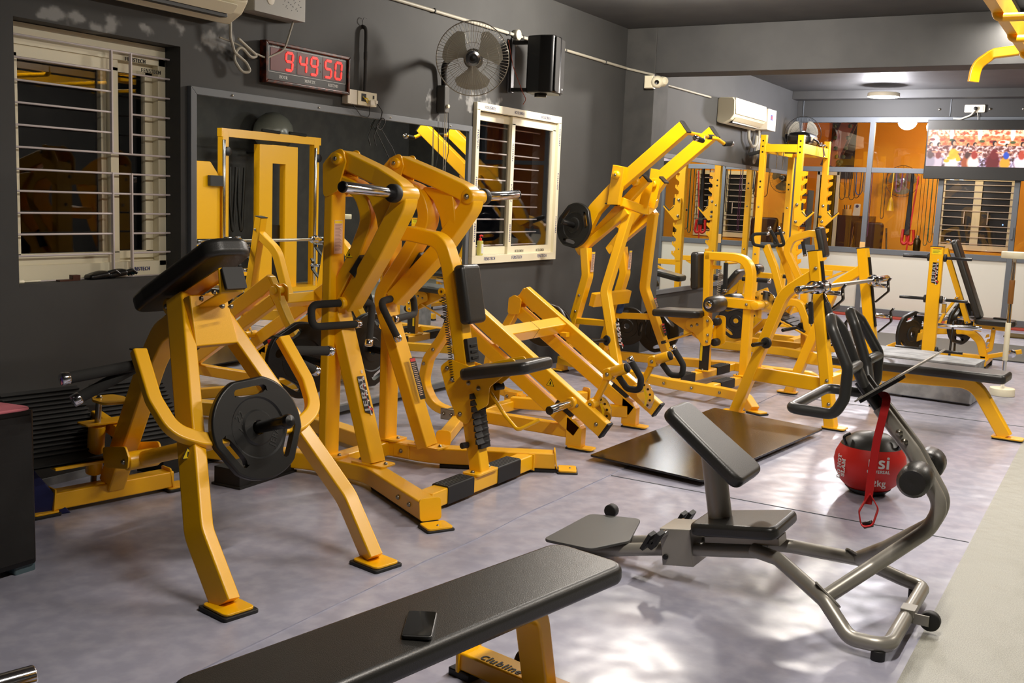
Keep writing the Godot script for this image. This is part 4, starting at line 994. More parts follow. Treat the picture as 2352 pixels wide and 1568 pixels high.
	for k in 11:
		var f := k / 10.0
		var gp := Vector3(0.18 + 0.12 * cos(PI * f) * (0.55 + 0.45 * absf(f - 0.5) * 2.0), 0.64 - 0.6 * sin(PI * f), 0.06)
		part(t, "garland_bloom", mb().lathe(gp, Vector3(0, 1, 0.2), [[0.0, -0.035], [0.03, -0.02], [0.034, 0.01], [0.02, 0.03], [0.0, 0.034]], 10), mat(Color(0.22, 0.24, 0.12), 0.8))
	t = thing("pinboard", "dark wooden board standing behind the garlanded office picture", "board", Vector3(-4.66, 2.1, -18.84))
	part(t, "board", mb().box(Vector3(0.12, 0.45, 0), Vector3(0.42, 1.0, 0.03), 0.004), mat(Color(0.15, 0.07, 0.03), 0.5))
	t = thing("table_fan", "round wire fan fixed to the yellow office back wall", "fan", Vector3(-3.45, 2.02, -18.7))
	part(t, "stand", mb().cyl(Vector3(0, -0.05, -0.15), Vector3(0, 0.0, 0.05), 0.03), M.black)
	fan_head(t, Vector3(0, 0, 0.16), Vector3(0.1, 0.0, 1), 0.26, M.black, mat(Color(0.42, 0.36, 0.25), 0.4, 0.3))
	t = thing("wall_fan", "second wall fan half hidden behind the power rack top in the far corner", "fan", Vector3(WX, 2.45, -15.2))
	part(t, "wall_bracket", mb().box(Vector3(0.04, 0.0, 0), Vector3(0.08, 0.2, 0.08), 0.01), M.black)
	part(t, "arm", mb().cyl(Vector3(0.06, 0.02, 0), Vector3(0.24, 0.08, 0.1), 0.022), M.black)
	fan_head(t, Vector3(0.27, 0.09, 0.16), Vector3(0.3, -0.1, 0.95), 0.25, M.black, mat(Color(0.55, 0.54, 0.5), 0.3, 0.5))
	t = thing("wall_switch", "white switch plate low on the yellow office wall", "socket", Vector3(-2.86, 1.24, -18.865))
	part(t, "plate", mb().box(Vector3(0, 0, 0), Vector3(0.16, 0.13, 0.03), 0.004), M.white)

# ---------------------------------------------------------------- shared machine pieces
func ybar(par: Node, called: String, pts: Array, w: float, h: float, up: Vector3, r := 0.06, mt: Material = null) -> MeshInstance3D:
	# a steel section bent along a path; w lies in the plane of the bend, h across it
	var p := P(pts)
	return part(par, called, mb().sweep(fil(p, r, 6) if p.size() > 2 else p, MB.rr(w, h, 0.009), up), mt if mt else M.yellow)
func grip(par: Node, pts: Array, r: float, cap_end: bool, fr := 0.05) -> void:
	var p := fil(P(pts), fr, 6)
	part(par, "hand_grip", mb().tube(p, r, 14), M.foam)
	if cap_end:
		var n := p.size()
		var d := (p[n - 1] - p[n - 2]).normalized()
		part(par, "grip_cap", mb().cyl(p[n - 1] - d * 0.004, p[n - 1] + d * 0.03, r * 1.12, 0.005, 18), M.chrome)
func foot(par: Node, at: Vector3, sx: float, sz: float, turn := 0.0) -> void:
	var bs := Basis(Vector3.UP, deg_to_rad(turn))
	part(par, "rubber_foot", mb().slab(rect2(sx + 0.014, sz + 0.014, 0.012, 3), at, bs.x, -bs.z, 0.012, 0.003), M.rubber)
	part(par, "foot_plate", mb().slab(rect2(sx, sz, 0.014, 3), at + Vector3(0, 0.012, 0), bs.x, -bs.z, 0.010, 0.002), M.yellow)
func plate_mesh(r: float, th: float) -> ArrayMesh:
	# weight plate with three hand slots, flattened beside each slot, axis +Z, hub at both faces
	var b := mb()
	var N := 96
	var rim := []; var h0 := []; var h1 := []
	for k in N + 1:
		var a := TAU * k / N
		var ro := r; var hw := 0.0
		for j in 3:
			var da := wrapf(a - (PI / 2 + TAU * j / 3), -PI, PI)
			if absf(da) < 0.8: ro = minf(ro, r * 0.945 / maxf(0.5, cos(da)))
			var q := absf(da) / 0.47
			if q < 1.0: hw = maxf(hw, 0.083 * r * (1.0 if q < 0.72 else sqrt(maxf(0.0, 1.0 - pow((q - 0.72) / 0.28, 2)))))
		var mid := r * 0.735
		for j in 3:
			var da := wrapf(a - (PI / 2 + TAU * j / 3), -PI, PI)
			if absf(da) < 0.5: mid = r * 0.705 / cos(da)
		rim.append(ro); h0.append(mid - hw); h1.append(mid + hw)
	var hub := 0.026
	for k in N:
		var a := TAU * k / N; var c := TAU * (k + 1) / N
		var ea := Vector3(cos(a), sin(a), 0); var ec := Vector3(cos(c), sin(c), 0)
		for s in [-1.0, 1.0]:
			var zz := Vector3(0, 0, s * th / 2); var nn := Vector3(0, 0, s)
			var zi := Vector3(0, 0, s * (th / 2 - 0.006))
			var steps := [[hub, hub, 0.058, 0.058, zz * 1.15, zz * 1.15, nn], [0.058, 0.058, 0.064, 0.064, zz * 1.15, zi, (nn + (ea + ec) * 0.4).normalized()]]
			for q in steps: b.flat(ea * q[0] + q[4], ec * q[1] + q[4], ec * q[3] + q[5], ea * q[2] + q[5], q[6])
			# recessed web, then the raised rim round the slots
			var w0: float = minf(r * 0.56, h0[k] - 0.012); var w1: float = minf(r * 0.56, h0[k + 1] - 0.012)
			b.flat(ea * 0.064 + zi, ec * 0.064 + zi, ec * w1 + zi, ea * w0 + zi, nn)
			b.flat(ea * w0 + zi, ec * w1 + zi, ec * (w1 + 0.006) + zz, ea * (w0 + 0.006) + zz, (nn - (ea + ec) * 0.4).normalized())
			b.flat(ea * (w0 + 0.006) + zz, ec * (w1 + 0.006) + zz, ec * h0[k + 1] + zz, ea * h0[k] + zz, nn)
			b.flat(ea * h1[k] + zz, ec * h1[k + 1] + zz, ec * (rim[k + 1] - 0.008) + zz, ea * (rim[k] - 0.008) + zz, nn)
			b.quad(ea * (rim[k] - 0.008) + zz, ec * (rim[k + 1] - 0.008) + zz, ec * rim[k + 1] + zz * 0.6, ea * rim[k] + zz * 0.6, (nn + ea * 0.3).normalized(), (nn + ec * 0.3).normalized(), (ec + nn * 0.2).normalized(), (ea + nn * 0.2).normalized())
		var lo := Vector3(0, 0, -th / 2); var hi := Vector3(0, 0, th / 2)
		b.quad(ea * rim[k] + lo * 0.6, ec * rim[k + 1] + lo * 0.6, ec * rim[k + 1] + hi * 0.6, ea * rim[k] + hi * 0.6, ea, ec, ec, ea)
		b.quad(ea * hub + lo, ec * hub + lo, ec * hub + hi, ea * hub + hi, -ea, -ec, -ec, -ea)
		if h1[k] - h0[k] > 0.001 or h1[k + 1] - h0[k + 1] > 0.001:
			b.flat(ea * h0[k] + lo, ec * h0[k + 1] + lo, ec * h0[k + 1] + hi, ea * h0[k] + hi, (ea + ec).normalized())
			b.flat(ea * h1[k] + lo, ec * h1[k + 1] + lo, ec * h1[k + 1] + hi, ea * h1[k] + hi, -(ea + ec).normalized())
	return b.mesh()
var plate_proto: Node3D
func plate(label: String, at: Vector3, axis: Vector3, roll: float, s: float, group := "", pounds := "") -> Node3D:
	# a loose plate: placed so that its +Z looks along `axis`
	var t: Node3D
	if plate_proto == null:
		t = thing("weight_plate", label, "weight plate", Vector3.ZERO, 0.0, group)
		part(t, "disc", plate_mesh(0.185, 0.034), M.plate)
		part(t, "bush", mb().lathe(Vector3(0, 0, -0.019), Vector3(0, 0, 1), [[0.026, 0.0], [0.033, 0.0], [0.033, 0.038], [0.026, 0.038]], 24), M.steel)
		plate_proto = t
	else:
		t = copy(plate_proto, label, Vector3.ZERO, 0.0, group)
		if t.has_node("lettering"):
			for c in t.get_children():
				if String(c.name).begins_with("lettering"):
					t.remove_child(c)
					c.free()
	var z := axis.normalized()
	var x := Vector3.UP.cross(z).normalized()
	t.transform = Transform3D(Basis(x, z.cross(x), z) * Basis(Vector3(0, 0, 1), roll) * Basis().scaled(Vector3(s, s, 1.0)), at)
	if pounds:
		var gm := mat(Color(0.16, 0.16, 0.155), 0.4)
		print3(t, "lettering", pounds, 0.026, gm, Vector3(-0.062, 0.052, 0.0115), Vector3(0.75, 0.65, 0), Vector3(-0.65, 0.75, 0), 0.002)
		print3(t, "lettering", "LBS", 0.026, gm, Vector3(-0.048, 0.018, 0.0115), Vector3(0.75, 0.65, 0), Vector3(-0.65, 0.75, 0), 0.002)
		print3(t, "lettering", "JERAI", 0.024, gm, Vector3(0.062, -0.04, 0.0115), Vector3(0.55, 0.84, 0), Vector3(-0.84, 0.55, 0), 0.002)
	return t
func jerai(par: Node, o: Vector3, along: Vector3, nrm: Vector3, L: float) -> void:
	# the maker's badge: reads upward along `along`, faces `nrm`, o is the centre, L its length
	along = along.normalized(); nrm = nrm.normalized()
	var across := nrm.cross(along).normalized()      # up direction of the lettering when it is turned on its side
	var w := L * 0.26
	var b := part(par, "badge", mb().slab(rnd2(Q([-L / 2, -w / 2, -L * 0.36, -w * 0.75, -L * 0.3, -w / 2, L / 2, -w / 2, L / 2, w / 2, -L * 0.42, w / 2]), L * 0.015), o, along, across, 0.0012, 0.0), M.decal, "black badge with silver and red lettering")
	part(b, "stripe", mb().slab(Q([-L * 0.46, -w * 0.62, -L * 0.35, -w * 0.66, -L * 0.3, -w * 0.16, L * 0.48, -w * 0.16, L * 0.48, -w * 0.10, -L * 0.36, -w * 0.10, -L * 0.4, -w * 0.5]), o + nrm * 0.0011, along, across, 0.0006, 0.0), M.red)
	print3(b, "lettering", "JERAI", w * 0.66, M.inkgrey, o + nrm * 0.002 + across * (w * 0.17) + along * (L * 0.02), along, across, 0.0008, "Droid Sans", L * 0.78 / (w * 0.66 * 3.05))
	print3(b, "lettering", "F I T N E S S", w * 0.24, M.inkwhite, o + nrm * 0.002 - across * (w * 0.32) + along * (L * 0.07), along, across, 0.0008, "Droid Sans", 0.85 * L / (w * 0.24 * 5.2))
func warning_sign(par: Node, o: Vector3, right: Vector3, up: Vector3, s: float) -> void:
	right = right.normalized(); up = (up - right * up.dot(right)).normalized()
	var nn := right.cross(up)
	var tri3 := Q([-0.5, -0.43, 0.5, -0.43, 0.0, 0.43])
	var a := PackedVector2Array(); var c := PackedVector2Array()
	for p in tri3: a.append(p * s); c.append(p * s * 0.82)
	var b := part(par, "warning_sign", mb().slab(rnd2(a, s * 0.04), o, right, up, 0.0008, 0.0), M.ink, "yellow triangular warning sticker")
	part(b, "sign_face", mb().slab(rnd2(c, s * 0.03), o + nn * 0.0007 - up * s * 0.03, right, up, 0.0006, 0.0), M.signyellow)
	part(b, "symbol", mb().slab(Q([-0.10 * s, -0.25 * s, 0.02 * s, -0.28 * s, 0.16 * s, -0.12 * s, 0.07 * s, -0.08 * s, 0.10 * s, 0.08 * s, -0.03 * s, 0.12 * s, -0.07 * s, -0.04 * s]), o + nn * 0.0012 - up * s * 0.03, right, up, 0.0005, 0.0), M.ink)
func bolts_on(par: Node, list: Array, dir: Vector3) -> void:
	for i in range(0, list.size(), 3): bolt(par, Vector3(list[i], list[i + 1], list[i + 2]), dir)
func text_label(par: Node, o: Vector3, right: Vector3, up: Vector3, w: float, h: float, rows: int, base: Material, dark: Material) -> void:
	# a printed instruction sticker: lines of tiny type drawn as bars
	right = right.normalized(); up = (up - right * up.dot(right)).normalized()
	var nn := right.cross(up)
	var b := part(par, "sticker", mb().slab(rect2(w, h, 0.004, 2), o, right, up, 0.0008, 0.0), base, "instruction sticker of small print")
	var ln := mb()
	for i in rows:
		var y := h * (0.36 - 0.80 * i / rows)
		var l := w * (0.78 - 0.25 * fposmod(i * 0.618, 1.0))
		ln.slab(Q([-w * 0.4, y, -w * 0.4 + l, y, -w * 0.4 + l, y + h * 0.28 / rows, -w * 0.4, y + h * 0.28 / rows]), o + nn * 0.0008, right, up, 0.0004, 0.0)
	part(b, "print_lines", ln, dark)
	part(b, "header", mb().slab(Q([-w * 0.46, h * 0.41, w * 0.46, h * 0.41, w * 0.46, h * 0.485, -w * 0.46, h * 0.485]), o + nn * 0.0008, right, up, 0.0005, 0.0), M.signyellow if base == M.label else M.red)

func machines() -> void:
	chest_row()
	iso_row()
	incline_press()
	pulldown()
	bench_press()
	seated_row()
	leg_machine()
	power_rack()
	plate_tree()
	adjustable_bench()

# ---------------------------------------------------------------- near left: chest supported row with a plate on its horn
func chest_row() -> void:
	var t := thing("chest_row_machine", "yellow chest supported row machine nearest the barred window, with black slanted pad", "gym machine", Vector3(-3.2, 0, -3.022), -10.6)
	for s in [1, -1]:
		var w: float = s
		ybar(t, "front_leg", [-0.135, 1.03, w * 0.065, 0.455, 0.245, w * 0.345, 0.628, 0.024, w * 0.345], 0.10, 0.06, Vector3(0.25, 0.12, w), 0.22)
		part(t, "rubber_foot", mb().slab(rect2(0.17, 0.145, 0.012, 3), Vector3(0.645, 0.0, w * 0.345), Vector3.RIGHT, Vector3(0, 0, -1), 0.016, 0.003), M.rubber)
		part(t, "foot_plate", mb().slab(rect2(0.15, 0.125, 0.02, 3), Vector3(0.645, 0.016, w * 0.345), Vector3.RIGHT, Vector3(0, 0, -1), 0.010, 0.003), M.yellow)
	warning_sign(t, Vector3(0.29, 0.50, 0.287), Vector3(0.15, 0, -1), Vector3(-0.2, 1, 0), 0.052)
	# cross plate between the legs under the pad
	part(t, "cross_plate", mb().slab(Q([-0.10, -0.10, 0.10, -0.10, 0.085, 0.11, -0.085, 0.11]), Vector3(-0.035, 0.935, 0.0), Vector3(0, 0, -1), Vector3(-0.35, 1, 0), 0.05, 0.006), M.yellow)
	ybar(t, "spine", [-0.83, 0.09, 0, -0.46, 0.72, 0, -0.35, 0.86, 0, -0.10, 0.985, 0], 0.10, 0.085, Vector3(0, 0, 1), 0.2)
	# pad carrier and pad
	part(t, "pad_bracket", mb().slab(rnd2(Q([-0.20, -0.05, 0.19, -0.05, 0.22, 0.05, -0.20, 0.05]), 0.01), Vector3(-0.045, 1.045, -0.055), Vector3(0.94, 0.42, 0), Vector3(-0.42, 0.94, 0), 0.11, 0.008), M.yellow)
	part(t, "end_plug", mb().box(Vector3(0.155, 1.135, 0), Vector3(0.02, 0.09, 0.10), 0.008, Basis(Vector3(0, 0, 1), deg_to_rad(24.0))), M.rubber)
	part(t, "pivot_ear", mb().cyl(Vector3(-0.215, 0.99, -0.075), Vector3(-0.215, 0.99, 0.075), 0.035, 0.006), M.yellow)
	bolts_on(t, [-0.215, 0.99, 0.075, 0.02, 1.045, 0.057, 0.11, 1.08, 0.057], Vector3(0, 0, 1))
	bolts_on(t, [0.105, 1.02, -0.02, 0.12, 1.025, 0.03], Vector3(0.6, -0.8, 0))
	var pad := rnd2(Q([-0.31, -0.13, -0.18, -0.135, 0.29, -0.105, 0.32, -0.05, 0.32, 0.05, 0.29, 0.105, -0.18, 0.135, -0.31, 0.13]), 0.07, 5)
	part(t, "chest_pad", mb().slab(pad, Vector3(-0.125, 1.085, 0), Vector3(0.885, 0.465, 0), Vector3(0, 0, -1), 0.075, 0.024, 4, 0.008), M.vinyl)
	# rear base
	part(t, "base_bar", mb().beam(Vector3(-0.835, 0.062, -0.30), Vector3(-0.835, 0.062, 0.29), 0.085, 0.08, Vector3.UP), M.yellow)
	for s in [1, -1]:
		part(t, "rubber_foot", mb().slab(rect2(0.12, 0.13, 0.012, 3), Vector3(-0.835, 0, s * 0.33), Vector3.RIGHT, Vector3(0, 0, -1), 0.014, 0.003), M.rubber)
		part(t, "foot_plate", mb().slab(rect2(0.105, 0.115, 0.012, 3), Vector3(-0.835, 0.014, s * 0.33), Vector3.RIGHT, Vector3(0, 0, -1), 0.009, 0.002), M.yellow)
		part(t, "end_plate", mb().slab(rnd2(Q([-0.05, 0, 0.05, 0, 0.042, 0.10, -0.042, 0.10]), 0.012), Vector3(-0.835, 0.02, s * 0.292), Vector3(s, 0, 0), Vector3(0, 1, -s * 0.12), 0.008, 0.002), M.yellow)
	# lever: pivot sleeve, arm, yoke, grips, horn
	part(t, "pivot_sleeve", mb().cyl(Vector3(-0.56, 0.26, -0.075), Vector3(-0.56, 0.26, 0.075), 0.042, 0.005, 20), M.yellow)
	part(t, "pivot_bracket", mb().slab(rnd2(Q([-0.15, -0.045, 0.06, -0.05, 0.08, 0.0, 0.06, 0.05, -0.15, 0.05]), 0.02), Vector3(-0.60, 0.27, 0.075), Vector3(1, 0.2, 0), Vector3(-0.2, 1, 0), 0.01, 0.002), M.yellow)
	part(t, "pivot_bracket", mb().slab(rnd2(Q([-0.15, -0.045, 0.06, -0.05, 0.08, 0.0, 0.06, 0.05, -0.15, 0.05]), 0.02), Vector3(-0.60, 0.27, -0.085), Vector3(1, 0.2, 0), Vector3(-0.2, 1, 0), 0.01, 0.002), M.yellow)
	bolts_on(t, [-0.56, 0.26, 0.086], Vector3(0, 0, 1))
	part(t, "lever_arm", mb().tube(P([-0.56, 0.26, 0, -0.20, 0.375, 0, 0.26, 0.535, 0]), 0.034, 16), M.yellow)
	var yk := []
	for q in [[0.335, 0.855], [0.355, 0.69], [0.33, 0.58], [0.22, 0.535], [0.0, 0.53], [-0.22, 0.535], [-0.33, 0.58], [-0.355, 0.69], [-0.335, 0.855]]:
		yk.append_array([0.30 - (q[1] - 0.53) * 0.85, q[1], q[0]])
	ybar(t, "yoke", yk, 0.058, 0.042, Vector3(1, 0.85, 0), 0.12)
	for s in [1, -1]:
		part(t, "yoke_cap", mb().box(Vector3(0.015, 0.862, s * 0.33), Vector3(0.04, 0.006, 0.056), 0.002), M.rubber)
		grip(t, [0.015, 0.80, s * 0.345, 0.0, 0.775, s * 0.60], 0.0215, true)
		grip(t, [-0.005, 0.785, s * 0.34, -0.03, 0.69, s * 0.545], 0.0215, true)
	var hd := Vector3(0.957, 0.29, 0)
	part(t, "horn_collar", mb().lathe(Vector3(0.17, 0.516, 0), hd, [[0.0, 0.0], [0.045, 0.0], [0.045, 0.05], [0.03, 0.055]], 20), M.yellow)
	part(t, "weight_horn", mb().cyl(Vector3(0.20, 0.525, 0), Vector3(0.20, 0.525, 0) + hd * 0.33, 0.024, 0.003, 20), M.blackpaint)
	part(t, "horn_cap", mb().lathe(Vector3(0.20, 0.525, 0) + hd * 0.325, hd, [[0.0285, 0.0], [0.0285, 0.01], [0.022, 0.022], [0.0, 0.028]], 20), M.black)
	# height pin assembly at the back of the spine
	part(t, "lug_plate", mb().slab(rnd2(Q([-0.13, -0.05, -0.05, -0.075, 0.06, -0.06, 0.06, 0.06, -0.05, 0.075, -0.13, 0.05]), 0.04), Vector3(-0.70, 0.505, 0.06), Vector3(1, 0.0, 0.15), Vector3(0, 0, -1), 0.012, 0.003), M.yellow)
	part(t, "guide_rod", mb().cyl(Vector3(-0.90, 0.04, 0.06), Vector3(-0.775, 0.52, 0.085), 0.014), M.steel)
	part(t, "guide_sleeve", mb().cyl(Vector3(-0.877, 0.145, 0.065), Vector3(-0.812, 0.385, 0.078), 0.038, 0.003, 18), M.yellow)
	bolts_on(t, [-0.775, 0.518, 0.085], Vector3.UP)
	part(t, "guide_foot", mb().cyl(Vector3(-0.90, 0.03, 0.06), Vector3(-0.893, 0.075, 0.062), 0.035), M.rubber)
	part(t, "clamp_bar", mb().slab(rnd2(Q([-0.05, -0.13, 0.05, -0.13, 0.05, 0.13, -0.05, 0.13]), 0.01), Vector3(-0.815, 0.39, 0.02), Vector3(1, 0, 0), Vector3(0, 0, -1), 0.008, 0.001), M.yellow)
	# ribbed standing plate curving up behind
	var dk := mb()
	var prof := P([-0.75, 0.235, 0, -0.80, 0.235, 0, -0.86, 0.27, 0, -0.98, 0.40, 0, -1.10, 0.52, 0])
	var up_c := fil(prof, 0.08, 6)
	for half in [1, -1]:
		var b := mb()
		for k in up_c.size() - 1:
			var a := up_c[k]; var c := up_c[k + 1]
			var d := (c - a).normalized(); var nn := Vector3(-d.y, d.x, 0)
			if nn.x < 0.0: nn = -nn
			var z0: float = half * 0.03; var z1: float = half * 0.40
			for q in [[0.0, nn], [-0.008, -nn]]:
				var off: Vector3 = nn * q[0]
				b.flat(a + off + Vector3(0, 0, z0), c + off + Vector3(0, 0, z0), c + off + Vector3(0, 0, z1), a + off + Vector3(0, 0, z1), q[1])
		part(t, "foot_platform", b, M.rubber)
	for k in 15:
		var f := k / 15.0
		var at := Vector3(-0.845, 0.262, 0).lerp(Vector3(-1.10, 0.52, 0), f)
		part(t, "tread_rib", mb().box(at + Vector3(0.006, 0.006, 0.215), Vector3(0.008, 0.012, 0.37), 0.002, Basis(Vector3(0, 0, 1), deg_to_rad(-45.0))), M.rubber)
		part(t, "tread_rib", mb().box(at + Vector3(0.006, 0.006, -0.215), Vector3(0.008, 0.012, 0.37), 0.002, Basis(Vector3(0, 0, 1), deg_to_rad(-45.0))), M.rubber)
	part(t, "platform_edge", mb().box(Vector3(-0.765, 0.225, 0.0), Vector3(0.05, 0.012, 0.62), 0.003), M.yellow)
	part(t, "platform_strut", mb().beam(Vector3(-0.70, 0.34, 0), Vector3(-0.98, 0.385, 0), 0.06, 0.05, Vector3(0, 0, 1)), M.yellow)
	# the plate on the horn
	var bs := Basis(Vector3.UP, deg_to_rad(-10.6))
	plate("dark 22 pound weight plate with three hand slots on the near row machine's horn", Vector3(-3.2, 0, -3.022) + bs * (Vector3(0.20, 0.525, 0) + hd * 0.12), bs * hd, deg_to_rad(4.0), 1.12, "", "22")

# ---------------------------------------------------------------- two-armed row machine before the mirror
func seat_pad(par: Node, o: Vector3, L: float, w: float, th: float, x: Vector3, y: Vector3, called := "seat_pad", r := 0.05) -> void:
	part(par, called, mb().slab(rect2(L, w, r, 5), o, x, y, th, minf(th * 0.36, 0.024), 4, 0.006), M.vinyl)
func iso_row() -> void:
	var t := thing("iso_row_machine", "tall yellow two-armed row machine with chrome weight horns in front of the big mirror", "gym machine", Vector3(-3.2, 0, -4.408))
	for s in [1, -1]:
		var w: float = s
		ybar(t, "base_beam", [-1.03, 0.068, w * 0.43, -0.42, 0.068, w * 0.25, -0.03, 0.068, w * 0.265, 0.565, 0.068, w * 0.60], 0.10, 0.088, Vector3.UP, 0.35)
		var d := Vector3(0.87, 0, w * 0.49)
		for e in [[Vector3(0.60, 0, w * 0.62), d], [Vector3(-1.06, 0, w * 0.44), Vector3(-0.96, 0, w * 0.28)]]:
			var a: Vector3 = e[1]; var o: Vector3 = e[0]
			var turn := rad_to_deg(atan2(-a.z, a.x))
			foot(t, o + a * 0.03, 0.10, 0.125, turn)
			part(t, "end_plate", mb().slab(rnd2(Q([-0.055, 0, 0.055, 0, 0.055, 0.105, -0.055, 0.105]), 0.02), o - a * 0.035 + Vector3(0, 0.022, 0), Vector3(a.z, 0, -a.x), Vector3(-a.x * 0.14, 1, -a.z * 0.14), 0.009, 0.002), M.yellow)
			bolt(t, o + a * 0.045 + Vector3(0, 0.02, 0), Vector3.UP, 0.6)
		part(t, "beam_rubber", mb().box(Vector3(0.30, 0.012, w * 0.445), Vector3(0.66, 0.02, 0.07), 0.004, Basis(Vector3.UP, -w * 0.515)), M.rubber)
		# leaning front post that bends forward and arches back to the head
		ybar(t, "front_post", [-0.045, 0.115, w * 0.237, -0.30, 0.80, w * 0.20, -0.345, 0.93, w * 0.195, -0.19, 1.155, w * 0.215, -0.075, 1.36, w * 0.245, -0.13, 1.50, w * 0.25, -0.29, 1.545, w * 0.245], 0.072, 0.112, Vector3(0, 0, 1), 0.13)
		part(t, "post_plate", mb().slab(rect2(0.21, 0.115, 0.015, 3), Vector3(-0.045, 0.112, w * 0.243), Vector3.RIGHT, Vector3(0, 0, -1), 0.011, 0.002), M.yellow)
		bolts_on(t, [0.035, 0.122, w * 0.243, -0.125, 0.122, w * 0.243], Vector3.UP)
		ybar(t, "rear_post", [-0.335, 0.10, w * 0.255, -0.325, 1.60, w * 0.245], 0.055, 0.11, Vector3(0, 0, 1))
		part(t, "post_plate", mb().slab(rect2(0.20, 0.12, 0.015, 3), Vector3(-0.335, 0.112, w * 0.255), Vector3.RIGHT, Vector3(0, 0, -1), 0.011, 0.002), M.yellow)
		bolts_on(t, [-0.26, 0.122, w * 0.255, -0.41, 0.122, w * 0.255], Vector3.UP)
		for k in [-1, 1]:
			part(t, "head_plate", mb().slab(rnd2(Q([-0.05, -0.16, 0.045, -0.11, 0.095, 0.035, 0.07, 0.105, 0.0, 0.075, -0.055, 0.02]), 0.03), Vector3(-0.305, 1.605, w * 0.24 + k * 0.062 - 0.006), Vector3.RIGHT, Vector3.UP, 0.012, 0.003), M.yellow)
			part(t, "pivot_boss", mb().cyl(Vector3(-0.258, 1.652, w * 0.24 + k * 0.058), Vector3(-0.258, 1.652, w * 0.24 + k * 0.092), 0.030, 0.008, 20), M.yellow)
			bolt(t, Vector3(-0.258, 1.652, w * 0.24 + k * 0.088), Vector3(0, 0, k), 1.1)
		bolts_on(t, [-0.345, 1.60, w * 0.24 - 0.03, -0.352, 1.51, w * 0.24 - 0.03, -0.352, 1.34, w * 0.24], Vector3(-1, 0, 0))
		# swinging arm
		ybar(t, "swing_arm", [-0.26, 1.652, w * 0.235, -0.03, 1.575, w * 0.255, 0.185, 1.49, w * 0.305, -0.02, 1.19, w * 0.265, -0.255, 0.915, w * 0.192], 0.088, 0.105, Vector3(0.0, 0.0, 1), 0.075)
		part(t, "gusset", mb().slab(rnd2(Q([-0.20, 0.06, 0.02, 0.03, 0.05, -0.15, -0.035, -0.20, -0.06, -0.10, -0.105, -0.02]), 0.045), Vector3(0.05, 1.48, w * 0.275 - 0.042), Vector3.RIGHT, Vector3(0, 1, 0), 0.084, 0.008), M.yellow)
		part(t, "horn_boss", mb().cyl(Vector3(0.16, 1.49, w * 0.235), Vector3(0.16, 1.49, w * 0.38), 0.040, 0.008, 22), M.yellow)
		bolt(t, Vector3(0.16, 1.49, w * 0.232), Vector3(0, 0, -w), 1.3)
		part(t, "horn_collar", mb().cyl(Vector3(0.16, 1.492, w * 0.375), Vector3(0.16, 1.494, w * 0.42), 0.044, 0.008, 24), M.rubber)
		part(t, "weight_horn", mb().cyl(Vector3(0.16, 1.492, w * 0.38), Vector3(0.155, 1.512, w * 0.76), 0.0255, 0.004, 24), M.chrome)
		part(t, "horn_cap", mb().cyl(Vector3(0.155, 1.512, w * 0.755), Vector3(0.155, 1.513, w * 0.772), 0.0265, 0.006, 24), M.black)
		# rubber stops under the arch
		part(t, "rubber_stop", mb().box(Vector3(-0.145, 1.12, w * 0.255), Vector3(0.05, 0.11, 0.07), 0.012, Basis(Vector3(0, 0, 1), deg_to_rad(-36))), M.rubber)
		# hand grips: an outer C and an inner crook
		part(t, "grip_stub", mb().cyl(Vector3(-0.255, 0.928, w * 0.235), Vector3(-0.262, 0.926, w * 0.27), 0.03, 0.005), M.yellow)
		grip(t, [-0.262, 0.925, w * 0.262, -0.314, 0.923, w * 0.432, -0.297, 0.812, w * 0.438, -0.235, 0.811, w * 0.17], 0.0195, true, 0.045)
		grip(t, [-0.25, 0.922, w * 0.14, -0.238, 0.915, w * 0.03, -0.187, 0.725, w * 0.12], 0.0195, true, 0.055)
	jerai(t, Vector3(-0.128, 0.455, 0.219), Vector3(-0.345, 0.93, -0.05), Vector3(0.93, 0.345, 0), 0.205)
	text_label(t, Vector3(-0.108, 0.49, -0.214), Vector3(0, 0, -1), Vector3(-0.345, 0.93, 0.05), 0.05, 0.235, 18, M.decal, M.label)
	text_label(t, Vector3(-0.2995, 1.26, 0.247), Vector3(0, 0, -1), Vector3.UP, 0.066, 0.17, 22, M.label, mat(Color(0.55, 0.40, 0.38), 0.6))
	warning_sign(t, Vector3(-0.205, 1.185, 0.272), Vector3(1, 0, 0), Vector3(0, 1, 0), 0.055)
	part(t, "cross_bar", mb().beam(Vector3(-0.33, 0.066, -0.22), Vector3(-0.33, 0.066, 0.22), 0.09, 0.08, Vector3.UP), M.yellow)
	part(t, "joint_plate", mb().box(Vector3(-0.2, 0.07, -0.21), Vector3(0.11, 0.075, 0.012), 0.004), M.yellow)
	bolts_on(t, [-0.2, 0.07, -0.203], Vector3(0, 0, 1))
	part(t, "cross_bar", mb().beam(Vector3(-0.33, 1.50, -0.20), Vector3(-0.33, 1.50, 0.20), 0.05, 0.07, Vector3.UP), M.yellow)
	bolts_on(t, [0.33, 0.07, 0.527, 0.44, 0.07, 0.588], Vector3(-0.49, 0, 0.87))
	# foot rest bar with ribbed rubber sleeves
	part(t, "foot_bar", mb().beam(Vector3(0.445, 0.062, -0.50), Vector3(0.445, 0.062, 0.50), 0.088, 0.082, Vector3.UP), M.yellow)
